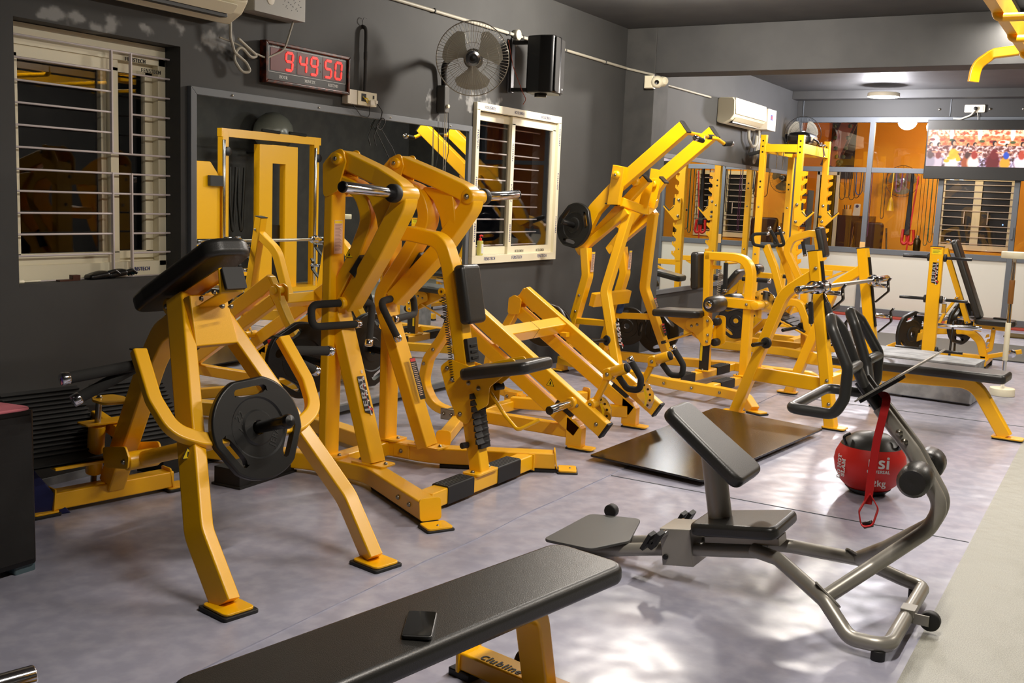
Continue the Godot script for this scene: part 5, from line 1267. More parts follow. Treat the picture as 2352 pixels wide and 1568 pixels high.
	for s in [1, -1]:
		part(t, "foot_sleeve", mb().sweep(P([0.445, 0.064, s * 0.115, 0.445, 0.064, s * 0.345]), MB.rr(0.097, 0.094, 0.01), Vector3.UP), M.rubber)
		for k in 6: part(t, "sleeve_rib", mb().box(Vector3(0.41 + k * 0.0145, 0.1115, s * 0.23), Vector3(0.004, 0.003, 0.21), 0.001), M.rubber)
		part(t, "joint_plate", mb().box(Vector3(0.445, 0.062, s * 0.485), Vector3(0.11, 0.09, 0.01), 0.004), M.yellow)
		bolts_on(t, [0.475, 0.062, s * 0.492], Vector3(0.3, 0, 1))
	# seat post curving up to the frame
	ybar(t, "seat_post", [0.452, 0.10, 0, 0.30, 0.835, 0, 0.235, 1.14, 0, 0.185, 1.265, 0, -0.02, 1.29, 0, -0.22, 1.285, 0], 0.075, 0.085, Vector3(0, 0, 1), 0.11)
	part(t, "post_plate", mb().slab(rect2(0.10, 0.20, 0.015, 3), Vector3(0.455, 0.105, 0), Vector3.RIGHT, Vector3(0, 0, -1), 0.011, 0.002), M.yellow)
	bolts_on(t, [0.455, 0.115, 0.075, 0.455, 0.115, -0.075], Vector3.UP)
	var pv := Vector3(-0.19, 0.98, 0).normalized()
	seat_pad(t, Vector3(0.322, 1.0, 0), 0.30, 0.17, 0.065, pv, Vector3(0, 0, 1), "chest_pad", 0.025)
	# ratchet strip, sliding seat carriage
	part(t, "ratchet_strip", mb().box(Vector3(0.445, 0.375, 0), Vector3(0.022, 0.29, 0.09), 0.004, Basis(Vector3(0, 0, 1), 0.2)), M.rubber)
	part(t, "ratchet_strip", mb().box(Vector3(0.376, 0.725, 0), Vector3(0.022, 0.12, 0.09), 0.004, Basis(Vector3(0, 0, 1), 0.2)), M.rubber)
	for k in 8: part(t, "ratchet_tooth", mb().slab(Q([0, 0, 0.016, 0.0, 0.0, 0.026]), Vector3(0.479 - k * 0.0065, 0.268 + k * 0.032, 0.032), Vector3.RIGHT, Vector3.UP, 0.064, 0.0).box(Vector3(0.48 - k * 0.0065, 0.268 + k * 0.032, 0), Vector3(0.02, 0.006, 0.06), 0.002), M.rubber)
	for k in 3: part(t, "ratchet_tooth", mb().box(Vector3(0.392 - k * 0.0065, 0.69 + k * 0.03, 0), Vector3(0.022, 0.012, 0.06), 0.003), M.rubber)
	part(t, "post_edge", mb().box(Vector3(0.388, 0.42, 0.03), Vector3(0.012, 0.42, 0.012), 0.002, Basis(Vector3(0, 0, 1), 0.2)), M.rubber)
	part(t, "stop_bolt", mb().cyl(Vector3(0.40, 0.245, 0.045), Vector3(0.39, 0.245, 0.085), 0.016), M.rubber)
	for s in [1, -1]:
		part(t, "carriage_plate", mb().slab(rnd2(Q([-0.145, 0.12, -0.08, 0.155, 0.06, 0.10, 0.21, 0.13, 0.30, 0.135, 0.31, 0.10, 0.14, 0.0, 0.12, -0.09, 0.03, -0.125, -0.02, -0.19, -0.075, -0.15, -0.12, -0.02]), 0.03), Vector3(0.385, 0.535, s * 0.052 - 0.004), Vector3(0.985, 0.17, 0), Vector3(-0.17, 0.985, 0), 0.008, 0.002), M.yellow)
		bolts_on(t, [0.268, 0.625, s * 0.057, 0.30, 0.57, s * 0.057, 0.355, 0.40, s * 0.057, 0.40, 0.565, s * 0.057, 0.46, 0.545, s * 0.057], Vector3(0, 0, s))
	seat_pad(t, Vector3(0.59, 0.625, 0), 0.40, 0.30, 0.06, Vector3(0.978, 0.205, 0), Vector3(0, 0, -1), "seat_pad", 0.045)
	part(t, "release_lever", mb().tube(fil(P([0.50, 0.545, 0.03, 0.62, 0.43, 0.055, 0.715, 0.375, 0.09, 0.80, 0.43, 0.03]), 0.03), 0.0095, 10), M.yellow)
	part(t, "lever_knob", mb().cyl(Vector3(0.50, 0.545, -0.03), Vector3(0.53, 0.55, -0.07), 0.018), M.rubber)
	var sp := PackedVector3Array()
	for k in 240:
		var f := k / 239.0
		sp.append(Vector3(0.225, 0.985, 0.05).lerp(Vector3(0.305, 0.56, 0.05), f) + Vector3(cos(k * 0.9) * 0.011, 0, sin(k * 0.9) * 0.011))
	part(t, "spring", mb().tube(sp, 0.0022, 5), M.black, "thin black coil spring")
	part(t, "spring_lug", mb().lathe(Vector3(0.215, 1.01, 0.045), Vector3(0, 0, 1), [[0.008, 0.0], [0.02, 0.0], [0.02, 0.01], [0.008, 0.01]], 14), M.yellow)
	# storage pegs low on the rear posts, with a plate hung on each
	for s in [1, -1]: part(t, "storage_peg", mb().cyl(Vector3(-0.36, 0.60, s * 0.27), Vector3(-0.62, 0.62, s * 0.27), 0.02), M.blackpaint)
	plate("black plate hanging low on the near rear post of the two-armed row machine", Vector3(-3.72, 0.60, -4.14), Vector3(1, 0.05, 0.35), 0.5, 1.1, "plates hung on the row machine")
	plate("big black plate hanging behind the far rear post of the two-armed row machine", Vector3(-3.70, 0.60, -4.70), Vector3(1, 0.05, 0.1), -0.6, 1.15, "plates hung on the row machine")

# ---------------------------------------------------------------- low incline lever press
func incline_press() -> void:
	var t := thing("incline_lever_machine", "low yellow machine with two pairs of slanting rails and swivel hook handles", "gym machine", Vector3(-3.2, 0, -5.952))
	for s in [1, -1]:
		var w: float = s * 0.40
		ybar(t, "fixed_rail", [-0.47, 0.70, w, 0.43, 0.115, w], 0.085, 0.065, Vector3(0, 0, 1))
		part(t, "guide_rib", mb().beam(Vector3(-0.40, 0.697, w), Vector3(0.30, 0.242, w), 0.012, 0.03, Vector3(0, 0, 1)), M.yellow)
		part(t, "front_post", mb().slab(rnd2(Q([-0.05, 0.02, 0.055, 0.02, 0.055, 0.135, 0.02, 0.175, -0.05, 0.20]), 0.006), Vector3(0.41, 0, w - 0.0325), Vector3.RIGHT, Vector3.UP, 0.065, 0.004), M.yellow)
		part(t, "foot_plate", mb().slab(rect2(0.17, 0.085, 0.02, 3), Vector3(0.455, 0.012, w), Vector3.RIGHT, Vector3(0, 0, -1), 0.010, 0.002), M.yellow)
		part(t, "rubber_foot", mb().box(Vector3(0.44, 0.006, w), Vector3(0.15, 0.012, 0.08), 0.002), M.rubber)
		part(t, "rubber_stop", mb().box(Vector3(0.335, 0.245, w), Vector3(0.13, 0.055, 0.055), 0.006, Basis(Vector3(0, 0, 1), deg_to_rad(-33))), M.rubber)
		# the moving rail above it
		ybar(t, "lever_rail", [-0.445, 0.835, w, 0.605, 0.148, w], 0.105, 0.065, Vector3(0, 0, 1))
		part(t, "end_cap", mb().box(Vector3(0.609, 0.145, w), Vector3(0.014, 0.106, 0.067), 0.003, Basis(Vector3(0, 0, 1), deg_to_rad(-33.2))), M.rubber)
		bolts_on(t, [0.425, 0.275, w + s * 0.033, 0.56, 0.18, w + s * 0.033], Vector3(0, 0, s))
		part(t, "pivot_bracket", mb().slab(rnd2(Q([-0.05, -0.085, 0.045, -0.08, 0.06, 0.03, 0.0, 0.055, -0.045, 0.03]), 0.025), Vector3(-0.495, 0.765, w + s * 0.025 - 0.005), Vector3.RIGHT, Vector3.UP, 0.01, 0.002), M.yellow)
		part(t, "pivot_bracket", mb().slab(rnd2(Q([-0.05, -0.085, 0.045, -0.08, 0.06, 0.03, 0.0, 0.055, -0.045, 0.03]), 0.025), Vector3(-0.495, 0.765, w - s * 0.055 - 0.005), Vector3.RIGHT, Vector3.UP, 0.01, 0.002), M.yellow)
		part(t, "pivot_sleeve", mb().cyl(Vector3(-0.488, 0.772, w - 0.05), Vector3(-0.488, 0.772, w + 0.05), 0.03, 0.004), M.yellow)
		bolts_on(t, [-0.49, 0.78, w + s * 0.03], Vector3(0, 0, s))
		part(t, "pivot_gusset", mb().slab(rnd2(Q([-0.08, -0.03, 0.10, -0.05, 0.02, 0.045, -0.08, 0.05]), 0.015), Vector3(-0.40, 0.79, w - 0.03), Vector3(0.84, -0.54, 0), Vector3(0.54, 0.84, 0), 0.06, 0.006), M.yellow)
		# rear strut: down, back and round to the rear bar
		ybar(t, "rear_strut", [-0.50, 0.72, w, -0.585, 0.575, w, -0.69, 0.43, w, -0.725, 0.27, w, -0.64, 0.125, w, -0.42, 0.083, w], 0.055, 0.075, Vector3(0, 0, 1), 0.15)
		part(t, "strut_bracket", mb().box(Vector3(-0.50, 0.09, w), Vector3(0.11, 0.075, 0.085), 0.006), M.steel if s > 0 else M.yellow)
		bolts_on(t, [-0.53, 0.092, w + 0.044, -0.47, 0.092, w + 0.044, -0.63, 0.50, w + 0.038, -0.70, 0.40, w + 0.038], Vector3(0, 0, 1))
		ybar(t, "base_rail", [-0.43, 0.075, w * 0.66, 0.40, 0.105, w * 0.98], 0.065, 0.08, Vector3.UP)
		# chrome horn pointing outwards
		part(t, "horn_boss", mb().cyl(Vector3(0.395, 0.292, w), Vector3(0.39, 0.288, w + s * 0.055), 0.036, 0.006, 20), M.yellow)
		part(t, "weight_horn", mb().cyl(Vector3(0.39, 0.288, w + s * 0.05), Vector3(0.375, 0.276, w + s * 0.28), 0.0255, 0.003, 24), M.chrome)
		part(t, "horn_cap", mb().cyl(Vector3(0.375, 0.276, w + s * 0.275), Vector3(0.3745, 0.2755, w + s * 0.285), 0.026, 0.003, 24), M.black)
		# swivel handle: quadrant plate, arm, clevis, cylinder, hooked grip
		var h: float = 0.335 * s
		part(t, "quadrant", mb().slab(rnd2(Q([0.0, 0.0, 0.085, -0.085, 0.115, -0.03, 0.118, 0.03, 0.09, 0.085, 0.03, 0.115, -0.02, 0.08]), 0.02), Vector3(0.49, 0.225, s * 0.325 - 0.003), Vector3(0.98, 0.1, 0), Vector3(0, 1, 0), 0.006, 0.001), M.chrome)
		for k in 5:
			var a := -0.6 + k * 0.42
			part(t, "quadrant_hole", mb().cyl(Vector3(0.49 + cos(a) * 0.09, 0.232 + sin(a) * 0.09, s * 0.325 - 0.0045), Vector3(0.49 + cos(a) * 0.09, 0.232 + sin(a) * 0.09, s * 0.325 + 0.0045), 0.008, 0.0, 12), M.black)
		part(t, "scale", mb().slab(Q([0.05, -0.05, 0.065, -0.045, 0.072, 0.02, 0.05, 0.07, 0.038, 0.06, 0.056, 0.015]), Vector3(0.49, 0.222, s * 0.325 + 0.0032), Vector3.RIGHT, Vector3.UP, 0.0008, 0.0), M.signyellow)
		part(t, "swivel_boss", mb().cyl(Vector3(0.497, 0.285, s * 0.27), Vector3(0.497, 0.285, s * 0.40), 0.030, 0.004, 18), M.yellow)
		bolts_on(t, [0.497, 0.285, s * 0.335 + 0.068], Vector3(0, 0, 1))
		part(t, "swivel_arm", mb().beam(Vector3(0.50, 0.29, h), Vector3(0.575, 0.455, h), 0.04, 0.035, Vector3(0, 0, 1), 0.012), M.yellow)
		part(t, "clevis", mb().slab(rnd2(Q([-0.03, -0.03, 0.03, -0.03, 0.032, 0.03, 0.0, 0.045, -0.032, 0.03]), 0.015), Vector3(0.582, 0.47, h - 0.03), Vector3.RIGHT, Vector3.UP, 0.06, 0.008), M.yellow)
		bolts_on(t, [0.582, 0.475, h + 0.031], Vector3(0, 0, 1))
		part(t, "cylinder", mb().cyl(Vector3(0.605, 0.488, h), Vector3(0.69, 0.522, h), 0.033, 0.004, 20), M.yellow)
		part(t, "cylinder_cap", mb().cyl(Vector3(0.69, 0.522, h), Vector3(0.704, 0.528, h), 0.030, 0.006, 20), M.rubber)
		grip(t, [0.64, 0.465, h - 0.01, 0.70, 0.398, h - 0.01, 0.785, 0.40, h - 0.005, 0.79, 0.475, h, 0.722, 0.565, h], 0.0195, true, 0.05)
	part(t, "cross_member", mb().beam(Vector3(-0.145, 0.638, -0.37), Vector3(-0.145, 0.638, 0.37), 0.085, 0.085, Vector3(0.55, 0.84, 0)), M.yellow)
	part(t, "member_joint", mb().box(Vector3(-0.145, 0.638, 0.01), Vector3(0.087, 0.087, 0.003), 0.0005, Basis(Vector3(0, 0, 1), deg_to_rad(-33))), M.black)
	part(t, "stop_lug", mb().box(Vector3(-0.075, 0.585, -0.33), Vector3(0.05, 0.03, 0.05), 0.006), M.yellow)
	ybar(t, "rear_bar", [-0.20, 0.055, 0.93, -0.43, 0.055, 0.42, -0.45, 0.055, 0.0, -0.43, 0.055, -0.42, -0.20, 0.055, -0.93], 0.075, 0.07, Vector3.UP, 0.2)
	for s in [1, -1]:
		foot(t, Vector3(-0.175, 0.0, s * 0.985), 0.12, 0.10, s * 66.0)
		part(t, "end_plate", mb().slab(rnd2(Q([-0.045, 0, 0.045, 0, 0.045, 0.10, -0.045, 0.10]), 0.03), Vector3(-0.19, 0.02, s * 0.935), Vector3(s * 0.91, 0, -0.41), Vector3(0, 1, 0), 0.008, 0.002), M.yellow)
	warning_sign(t, Vector3(0.24, 0.395, 0.4335), Vector3(1, -0.05, 0), Vector3(0.05, 1, 0), 0.055)
	plate("black plate edge-on behind the far slanting rail of the low incline machine", Vector3(-3.60, 0.60, -6.58), Vector3(-0.2, 0.0, -1), 0.3, 0.9)

# ---------------------------------------------------------------- lever pulldown by the pillar
func pulldown() -> void:
	var o := Vector3(-3.2, 0, -8.25)
	var t := thing("lever_pulldown_machine", "tallest yellow lever pulldown machine with two raised arms, left of the power rack", "gym machine", o, -5.0)
	for s in [1, -1]:
		var w: float = s
		ybar(t, "base_beam", [-1.0, 0.10, w * 0.30, -0.33, 0.10, w * 0.46, 0.24, 0.10, w * 0.62, 0.70, 0.10, w * 0.655, 0.90, 0.095, w * 0.70, 0.995, 0.02, w * 0.755], 0.075, 0.075, Vector3.UP if false else Vector3(0.1, 1, 0), 0.12)
		foot(t, Vector3(1.03, 0, w * 0.77), 0.13, 0.085, w * -20.0)
		foot(t, Vector3(-1.0, 0, w * 0.30), 0.10, 0.12)
		part(t, "base_block", mb().box(Vector3(-0.98, 0.045, w * 0.30), Vector3(0.08, 0.05, 0.07), 0.004), M.yellow)
		bolts_on(t, [0.02, 0.10, w * 0.60, 0.20, 0.10, w * 0.655, 0.45, 0.10, w * 0.68, 0.69, 0.10, w * 0.693], Vector3(-0.1, 0, w))
		ybar(t, "front_post", [-0.335, 0.13, w * 0.455, -0.556, 0.74, w * 0.34, -0.44, 1.41, w * 0.21], 0.075, 0.075, Vector3(0, 0.2, w), 0.14)
		ybar(t, "rear_post", [-0.945, 0.12, w * 0.32, -0.86, 0.468, w * 0.322, -0.752, 0.86, w * 0.322, -0.79, 1.09, w * 0.31], 0.075, 0.085, Vector3(0, 0, 1), 0.12)
		bolts_on(t, [-0.80, 0.69, w * 0.365, -0.875, 0.40, w * 0.365, -0.83, 0.55, w * 0.365], Vector3(0, 0, w))
		ybar(t, "side_bar", [-0.85, 0.465, w * 0.33, -0.46, 0.485, w * 0.40], 0.055, 0.05, Vector3(0, 0, 1))
		ybar(t, "frame_tube", [-0.33, 1.69, w * 0.15, -0.72, 1.24, w * 0.225, -0.89, 1.06, w * 0.27], 0.075, 0.07, Vector3(0, 0, 1), 0.1)
		part(t, "tube_plug", mb().box(Vector3(-0.326, 1.695, w * 0.149), Vector3(0.012, 0.08, 0.072), 0.003, Basis(Vector3(0, 0, 1), deg_to_rad(49))), M.rubber)
		ybar(t, "lower_tube", [-0.44, 1.42, w * 0.245, -0.89, 1.05, w * 0.26], 0.065, 0.07, Vector3(0, 0, 1))
		# raised arm, bending down behind the pivot to its plate horn
		ybar(t, "lever_arm", [0.055, 2.103, w * 0.272, -0.53, 1.625, w * 0.275, -0.72, 1.42, w * 0.30, -0.80, 1.25, w * 0.315], 0.115, 0.07, Vector3(0, 0, 1), 0.16)
		part(t, "arm_plug", mb().box(Vector3(0.058, 2.106, w * 0.272), Vector3(0.012, 0.116, 0.072), 0.003, Basis(Vector3(0, 0, 1), deg_to_rad(39))), M.rubber)
		part(t, "head_box", mb().slab(Q([-0.055, -0.165, 0.05, -0.16, 0.085, 0.15, -0.025, 0.165]), Vector3(-0.522, 1.63, w * 0.33 - 0.025), Vector3(0.975, -0.02, 0), Vector3(0.16, 0.985, 0), 0.05, 0.004), M.yellow)
		part(t, "box_plug", mb().box(Vector3(-0.553, 1.47, w * 0.33), Vector3(0.10, 0.008, 0.046), 0.002, Basis(Vector3(0, 0, 1), deg_to_rad(-8))), M.rubber)
		part(t, "pivot_boss", mb().lathe(Vector3(-0.502, 1.712, w * 0.355), Vector3(0, 0, w), [[0.036, 0.0], [0.034, 0.014], [0.022, 0.024], [0.0, 0.024]], 20), M.yellow)
		bolt(t, Vector3(-0.502, 1.712, w * 0.378), Vector3(0, 0, w))
		part(t, "pivot_boss", mb().cyl(Vector3(-0.40, 1.665, w * 0.18), Vector3(-0.40, 1.665, w * 0.24), 0.036, 0.014, 20), M.yellow)
		part(t, "prong", mb().slab(Q([-0.045, 0.0, 0.04, 0.0, 0.045, 0.25, -0.04, 0.25]), Vector3(-0.395, 1.455, w * 0.062 - 0.006), Vector3(0.98, -0.18, 0), Vector3(0.17, 0.985, 0), 0.012, 0.002), M.yellow)
		part(t, "prong_boss", mb().cyl(Vector3(-0.37, 1.655, w * 0.055), Vector3(-0.37, 1.655, w * 0.03), 0.030, 0.008, 18), M.yellow)
		part(t, "horn_boss", mb().cyl(Vector3(-0.805, 1.262, w * 0.31), Vector3(-0.805, 1.264, w * 0.40), 0.042, 0.006, 20), M.yellow)
		part(t, "weight_horn", mb().cyl(Vector3(-0.805, 1.263, w * 0.38), Vector3(-0.86, 1.315, w * 0.60), 0.0245, 0.003, 20), M.blackpaint)
		# low storage horns
		part(t, "storage_horn", mb().cyl(Vector3(-0.46, 0.345, w * 0.43), Vector3(-0.52, 0.35, w * 0.60), 0.018, 0.003, 16), M.blackpaint)
		part(t, "horn_stop", mb().cyl(Vector3(-0.455, 0.345, w * 0.425), Vector3(-0.463, 0.346, w * 0.45), 0.044, 0.006, 24), M.rubber)
		# yoke bar with its two ends rising to the head boxes
		ybar(t, "yoke", [-0.475, 1.495, w * 0.30, -0.405, 1.435, w * 0.05, -0.395, 1.43, 0.0], 0.04, 0.075, Vector3(0, 1, 0), 0.06)
		# angled hand grips on the cross handle
		part(t, "handle_crook", mb().tube(fil(P([0.115, 2.045, w * 0.10, 0.15, 2.04, w * 0.13, 0.182, 2.005, w * 0.20]), 0.03), 0.016, 12), M.yellow)
		grip(t, [0.182, 2.003, w * 0.205, 0.183, 2.012, w * 0.325], 0.0205, true)
		text_label(t, Vector3(-0.708, 0.98, w * 0.32), Vector3(0, 0, -1), Vector3(0.05, 1, 0), 0.05, 0.17, 16, M.label, M.ink)
	part(t, "cross_handle", mb().tube(P([0.07, 2.06, 0.27, 0.115, 2.048, 0.0, 0.07, 2.06, -0.27]), 0.016, 12), M.yellow)
	part(t, "hand_grip", mb().cyl(Vector3(0.118, 2.048, -0.03), Vector3(0.085, 2.057, -0.18), 0.021), M.foam)
	part(t, "cross_plate", mb().box(Vector3(-0.70, 0.655, 0), Vector3(0.05, 0.115, 0.62), 0.006, Basis(Vector3(0, 0, 1), -0.2)), M.yellow)
	jerai(t, Vector3(-0.362, 0.40, 0.410), Vector3(-0.22, 0.61, -0.115), Vector3(0.93, 0.33, 0.0), 0.22)
	text_label(t, Vector3(-0.44, 0.61, -0.365), Vector3(0, 0.1, -1), Vector3(-0.22, 0.61, 0.115), 0.05, 0.10, 8, M.decal, M.label)
	text_label(t, Vector3(-0.365, 0.38, -0.405), Vector3(0, 0.1, -1), Vector3(-0.22, 0.61, 0.115), 0.05, 0.11, 4, M.decal, M.red)
	for x in [0.215, 0.56]:
		part(t, "cross_bar", mb().beam(Vector3(x, 0.10, -0.62), Vector3(x, 0.10, 0.62), 0.075, 0.065, Vector3.UP), M.yellow)
		for s in [1, -1]:
			part(t, "foot_sleeve", mb().box(Vector3(x, 0.105, s * 0.34), Vector3(0.088, 0.072, 0.26), 0.006), M.rubber)
			for k in 5: part(t, "sleeve_rib", mb().box(Vector3(x - 0.03 + k * 0.015, 0.142, s * 0.34), Vector3(0.005, 0.003, 0.25), 0.001), M.rubber)
	part(t, "cross_bar", mb().beam(Vector3(-0.90, 0.10, -0.32), Vector3(-0.90, 0.10, 0.32), 0.075, 0.065, Vector3.UP), M.yellow)
	# seat column, roller column and their bridge
	ybar(t, "seat_column", [0.245, 0.14, 0, 0.205, 1.115, 0], 0.06, 0.08, Vector3(0, 0, 1))
	ybar(t, "roller_column", [0.19, 1.085, 0, 0.585, 1.09, 0, 0.585, 0.13, 0], 0.07, 0.08, Vector3(0, 0, 1), 0.16)
	part(t, "post_plate", mb().slab(rect2(0.14, 0.16, 0.02, 3), Vector3(0.245, 0.135, 0), Vector3.RIGHT, Vector3(0, 0, -1), 0.01, 0.002), M.yellow)
	part(t, "post_plate", mb().slab(rect2(0.14, 0.16, 0.02, 3), Vector3(0.585, 0.135, 0), Vector3.RIGHT, Vector3(0, 0, -1), 0.01, 0.002), M.yellow)
	bolts_on(t, [0.245, 0.145, 0.065, 0.555, 0.145, 0.065], Vector3.UP)
	seat_pad(t, Vector3(0.165, 0.96, 0), 0.31, 0.22, 0.07, Vector3(-0.06, 1, 0), Vector3(0, 0, -1), "back_pad", 0.03)
	seat_pad(t, Vector3(0.0, 0.565, 0), 0.44, 0.32, 0.06, Vector3(1, 0.05, 0), Vector3(0, 0, -1), "seat_pad", 0.05)
	part(t, "seat_arm", mb().slab(Q([-0.14, 0.0, 0.18, -0.16, 0.20, 0.03, -0.16, 0.03]), Vector3(0.03, 0.53, -0.03), Vector3.RIGHT, Vector3.UP, 0.06, 0.004), M.yellow)
	part(t, "carriage_plate", mb().slab(rnd2(Q([-0.16, 0.05, 0.03, 0.10, 0.08, 0.05, 0.07, -0.14, 0.0, -0.16, -0.08, -0.06, -0.17, -0.02]), 0.03), Vector3(0.23, 0.50, 0.05), Vector3.RIGHT, Vector3.UP, 0.009, 0.002), M.yellow)
	bolts_on(t, [0.12, 0.50, 0.06, 0.17, 0.515, 0.06, 0.26, 0.555, 0.06, 0.27, 0.44, 0.06, 0.265, 0.385, 0.06], Vector3(0, 0, 1))
	part(t, "carriage_plate", mb().slab(rnd2(Q([-0.03, 0.10, 0.06, 0.10, 0.07, -0.13, 0.0, -0.16, -0.05, -0.10]), 0.03), Vector3(0.31, 0.50, -0.055), Vector3.RIGHT, Vector3.UP, 0.009, 0.002), M.yellow)
	part(t, "guide_wheel", mb().cyl(Vector3(0.315, 0.38, 0.03), Vector3(0.315, 0.38, -0.04), 0.032, 0.006), M.rubber)
	part(t, "guide_wheel", mb().cyl(Vector3(0.315, 0.55, 0.03), Vector3(0.315, 0.55, -0.04), 0.032, 0.006), M.rubber)
	part(t, "ratchet_strip", mb().box(Vector3(0.245, 0.26, 0.044), Vector3(0.085, 0.23, 0.012), 0.003), M.rubber)
	part(t, "height_scale", mb().box(Vector3(0.218, 0.295, 0.051), Vector3(0.02, 0.15, 0.002), 0.0), M.signyellow, "yellow strip with seat height marks")
	part(t, "release_lever", mb().tube(P([0.13, 0.44, 0.05, -0.10, 0.345, 0.07]), 0.0095, 8), M.yellow)
	part(t, "lever_tip", mb().tube(P([-0.10, 0.345, 0.07, -0.14, 0.33, 0.075]), 0.013, 8), M.rubber)
	part(t, "clamp_bar", mb().slab(rect2(0.34, 0.075, 0.01), Vector3(0.50, 0.72, 0.042), Vector3.RIGHT, Vector3.UP, 0.012, 0.003), M.yellow)
	part(t, "clamp_bar", mb().slab(rect2(0.34, 0.075, 0.01), Vector3(0.50, 0.72, -0.054), Vector3.RIGHT, Vector3.UP, 0.012, 0.003), M.yellow)
	bolts_on(t, [0.585, 0.72, 0.055], Vector3(0, 0, 1))
	part(t, "dial_hub", mb().cyl(Vector3(0.665, 0.718, -0.06), Vector3(0.665, 0.718, 0.075), 0.034, 0.004, 22), M.yellow)
	part(t, "dial_plate", mb().cyl(Vector3(0.68, 0.72, -0.075), Vector3(0.68, 0.72, -0.068), 0.115, 0.002, 32), M.chrome)
	for k in 7:
		var a := TAU * k / 9 - 1.0
		part(t, "dial_hole", mb().cyl(Vector3(0.68 + cos(a) * 0.09, 0.72 + sin(a) * 0.09, -0.0685), Vector3(0.68 + cos(a) * 0.09, 0.72 + sin(a) * 0.09, -0.066), 0.009, 0.0, 10), M.black)
	for s in [1, -1]:
		part(t, "knee_roller", mb().lathe(Vector3(0.37, 0.712, s * 0.06), Vector3(0, 0, s), [[0.0, 0.0], [0.05, 0.0], [0.066, 0.02], [0.068, 0.1], [0.066, 0.20], [0.05, 0.235], [0.03, 0.24]], 26), M.vinyl)
		part(t, "roller_cap", mb().cyl(Vector3(0.37, 0.712, s * 0.29), Vector3(0.37, 0.712, s * 0.307), 0.03, 0.004, 22), M.chrome)
	part(t, "roller_axle", mb().cyl(Vector3(0.37, 0.712, -0.28), Vector3(0.37, 0.712, 0.28), 0.014), M.chrome)
	var sp := PackedVector3Array()
	for k in 150: sp.append(Vector3(0.30 + cos(k * 0.9) * 0.014, 0.66 + k * 0.0022, -0.03 + sin(k * 0.9) * 0.014))
	part(t, "spring", mb().tube(sp, 0.0024, 5), M.steel)
	part(t, "spring_lug", mb().box(Vector3(0.27, 0.995, -0.02), Vector3(0.09, 0.03, 0.012), 0.003), M.yellow)
	var bs := Basis(Vector3.UP, deg_to_rad(-5.0))
	plate("black plate on the near raised horn of the lever pulldown machine", o + bs * Vector3(-0.825, 1.282, 0.455), bs * Vector3(-0.2, 0.15, 0.95), 0.9, 1.05)
	plate("black plate leaning low inside the far side of the lever pulldown machine", o + bs * Vector3(-0.80, 0.36, -0.50), bs * Vector3(0.3, 0, 0.95), 0.4, 0.98)
	plate("black plate hung low on the far front post of the lever pulldown machine", o + bs * Vector3(-0.51, 0.345, -0.56), bs * Vector3(0.1, 0, 0.98), 1.3, 1.12)
	plate("black plate against the wall behind the near rear post of the lever pulldown machine", o + bs * Vector3(-0.96, 0.42, 0.52), bs * Vector3(0.3, 0, 1), 0.2, 0.95)
	var c := thing("cup", "small blue plastic cup resting on the low side bar of the lever pulldown machine", "cup", o + bs * Vector3(-0.80, 0.495, -0.33))
	part(c, "cup_body", mb().lathe(Vector3.ZERO, Vector3(0.1, 1, 0), [[0.0, 0.0], [0.035, 0.0], [0.045, 0.11], [0.041, 0.11], [0.033, 0.01], [0.0, 0.008]], 18), mat(Color(0.12, 0.24, 0.42), 0.5))

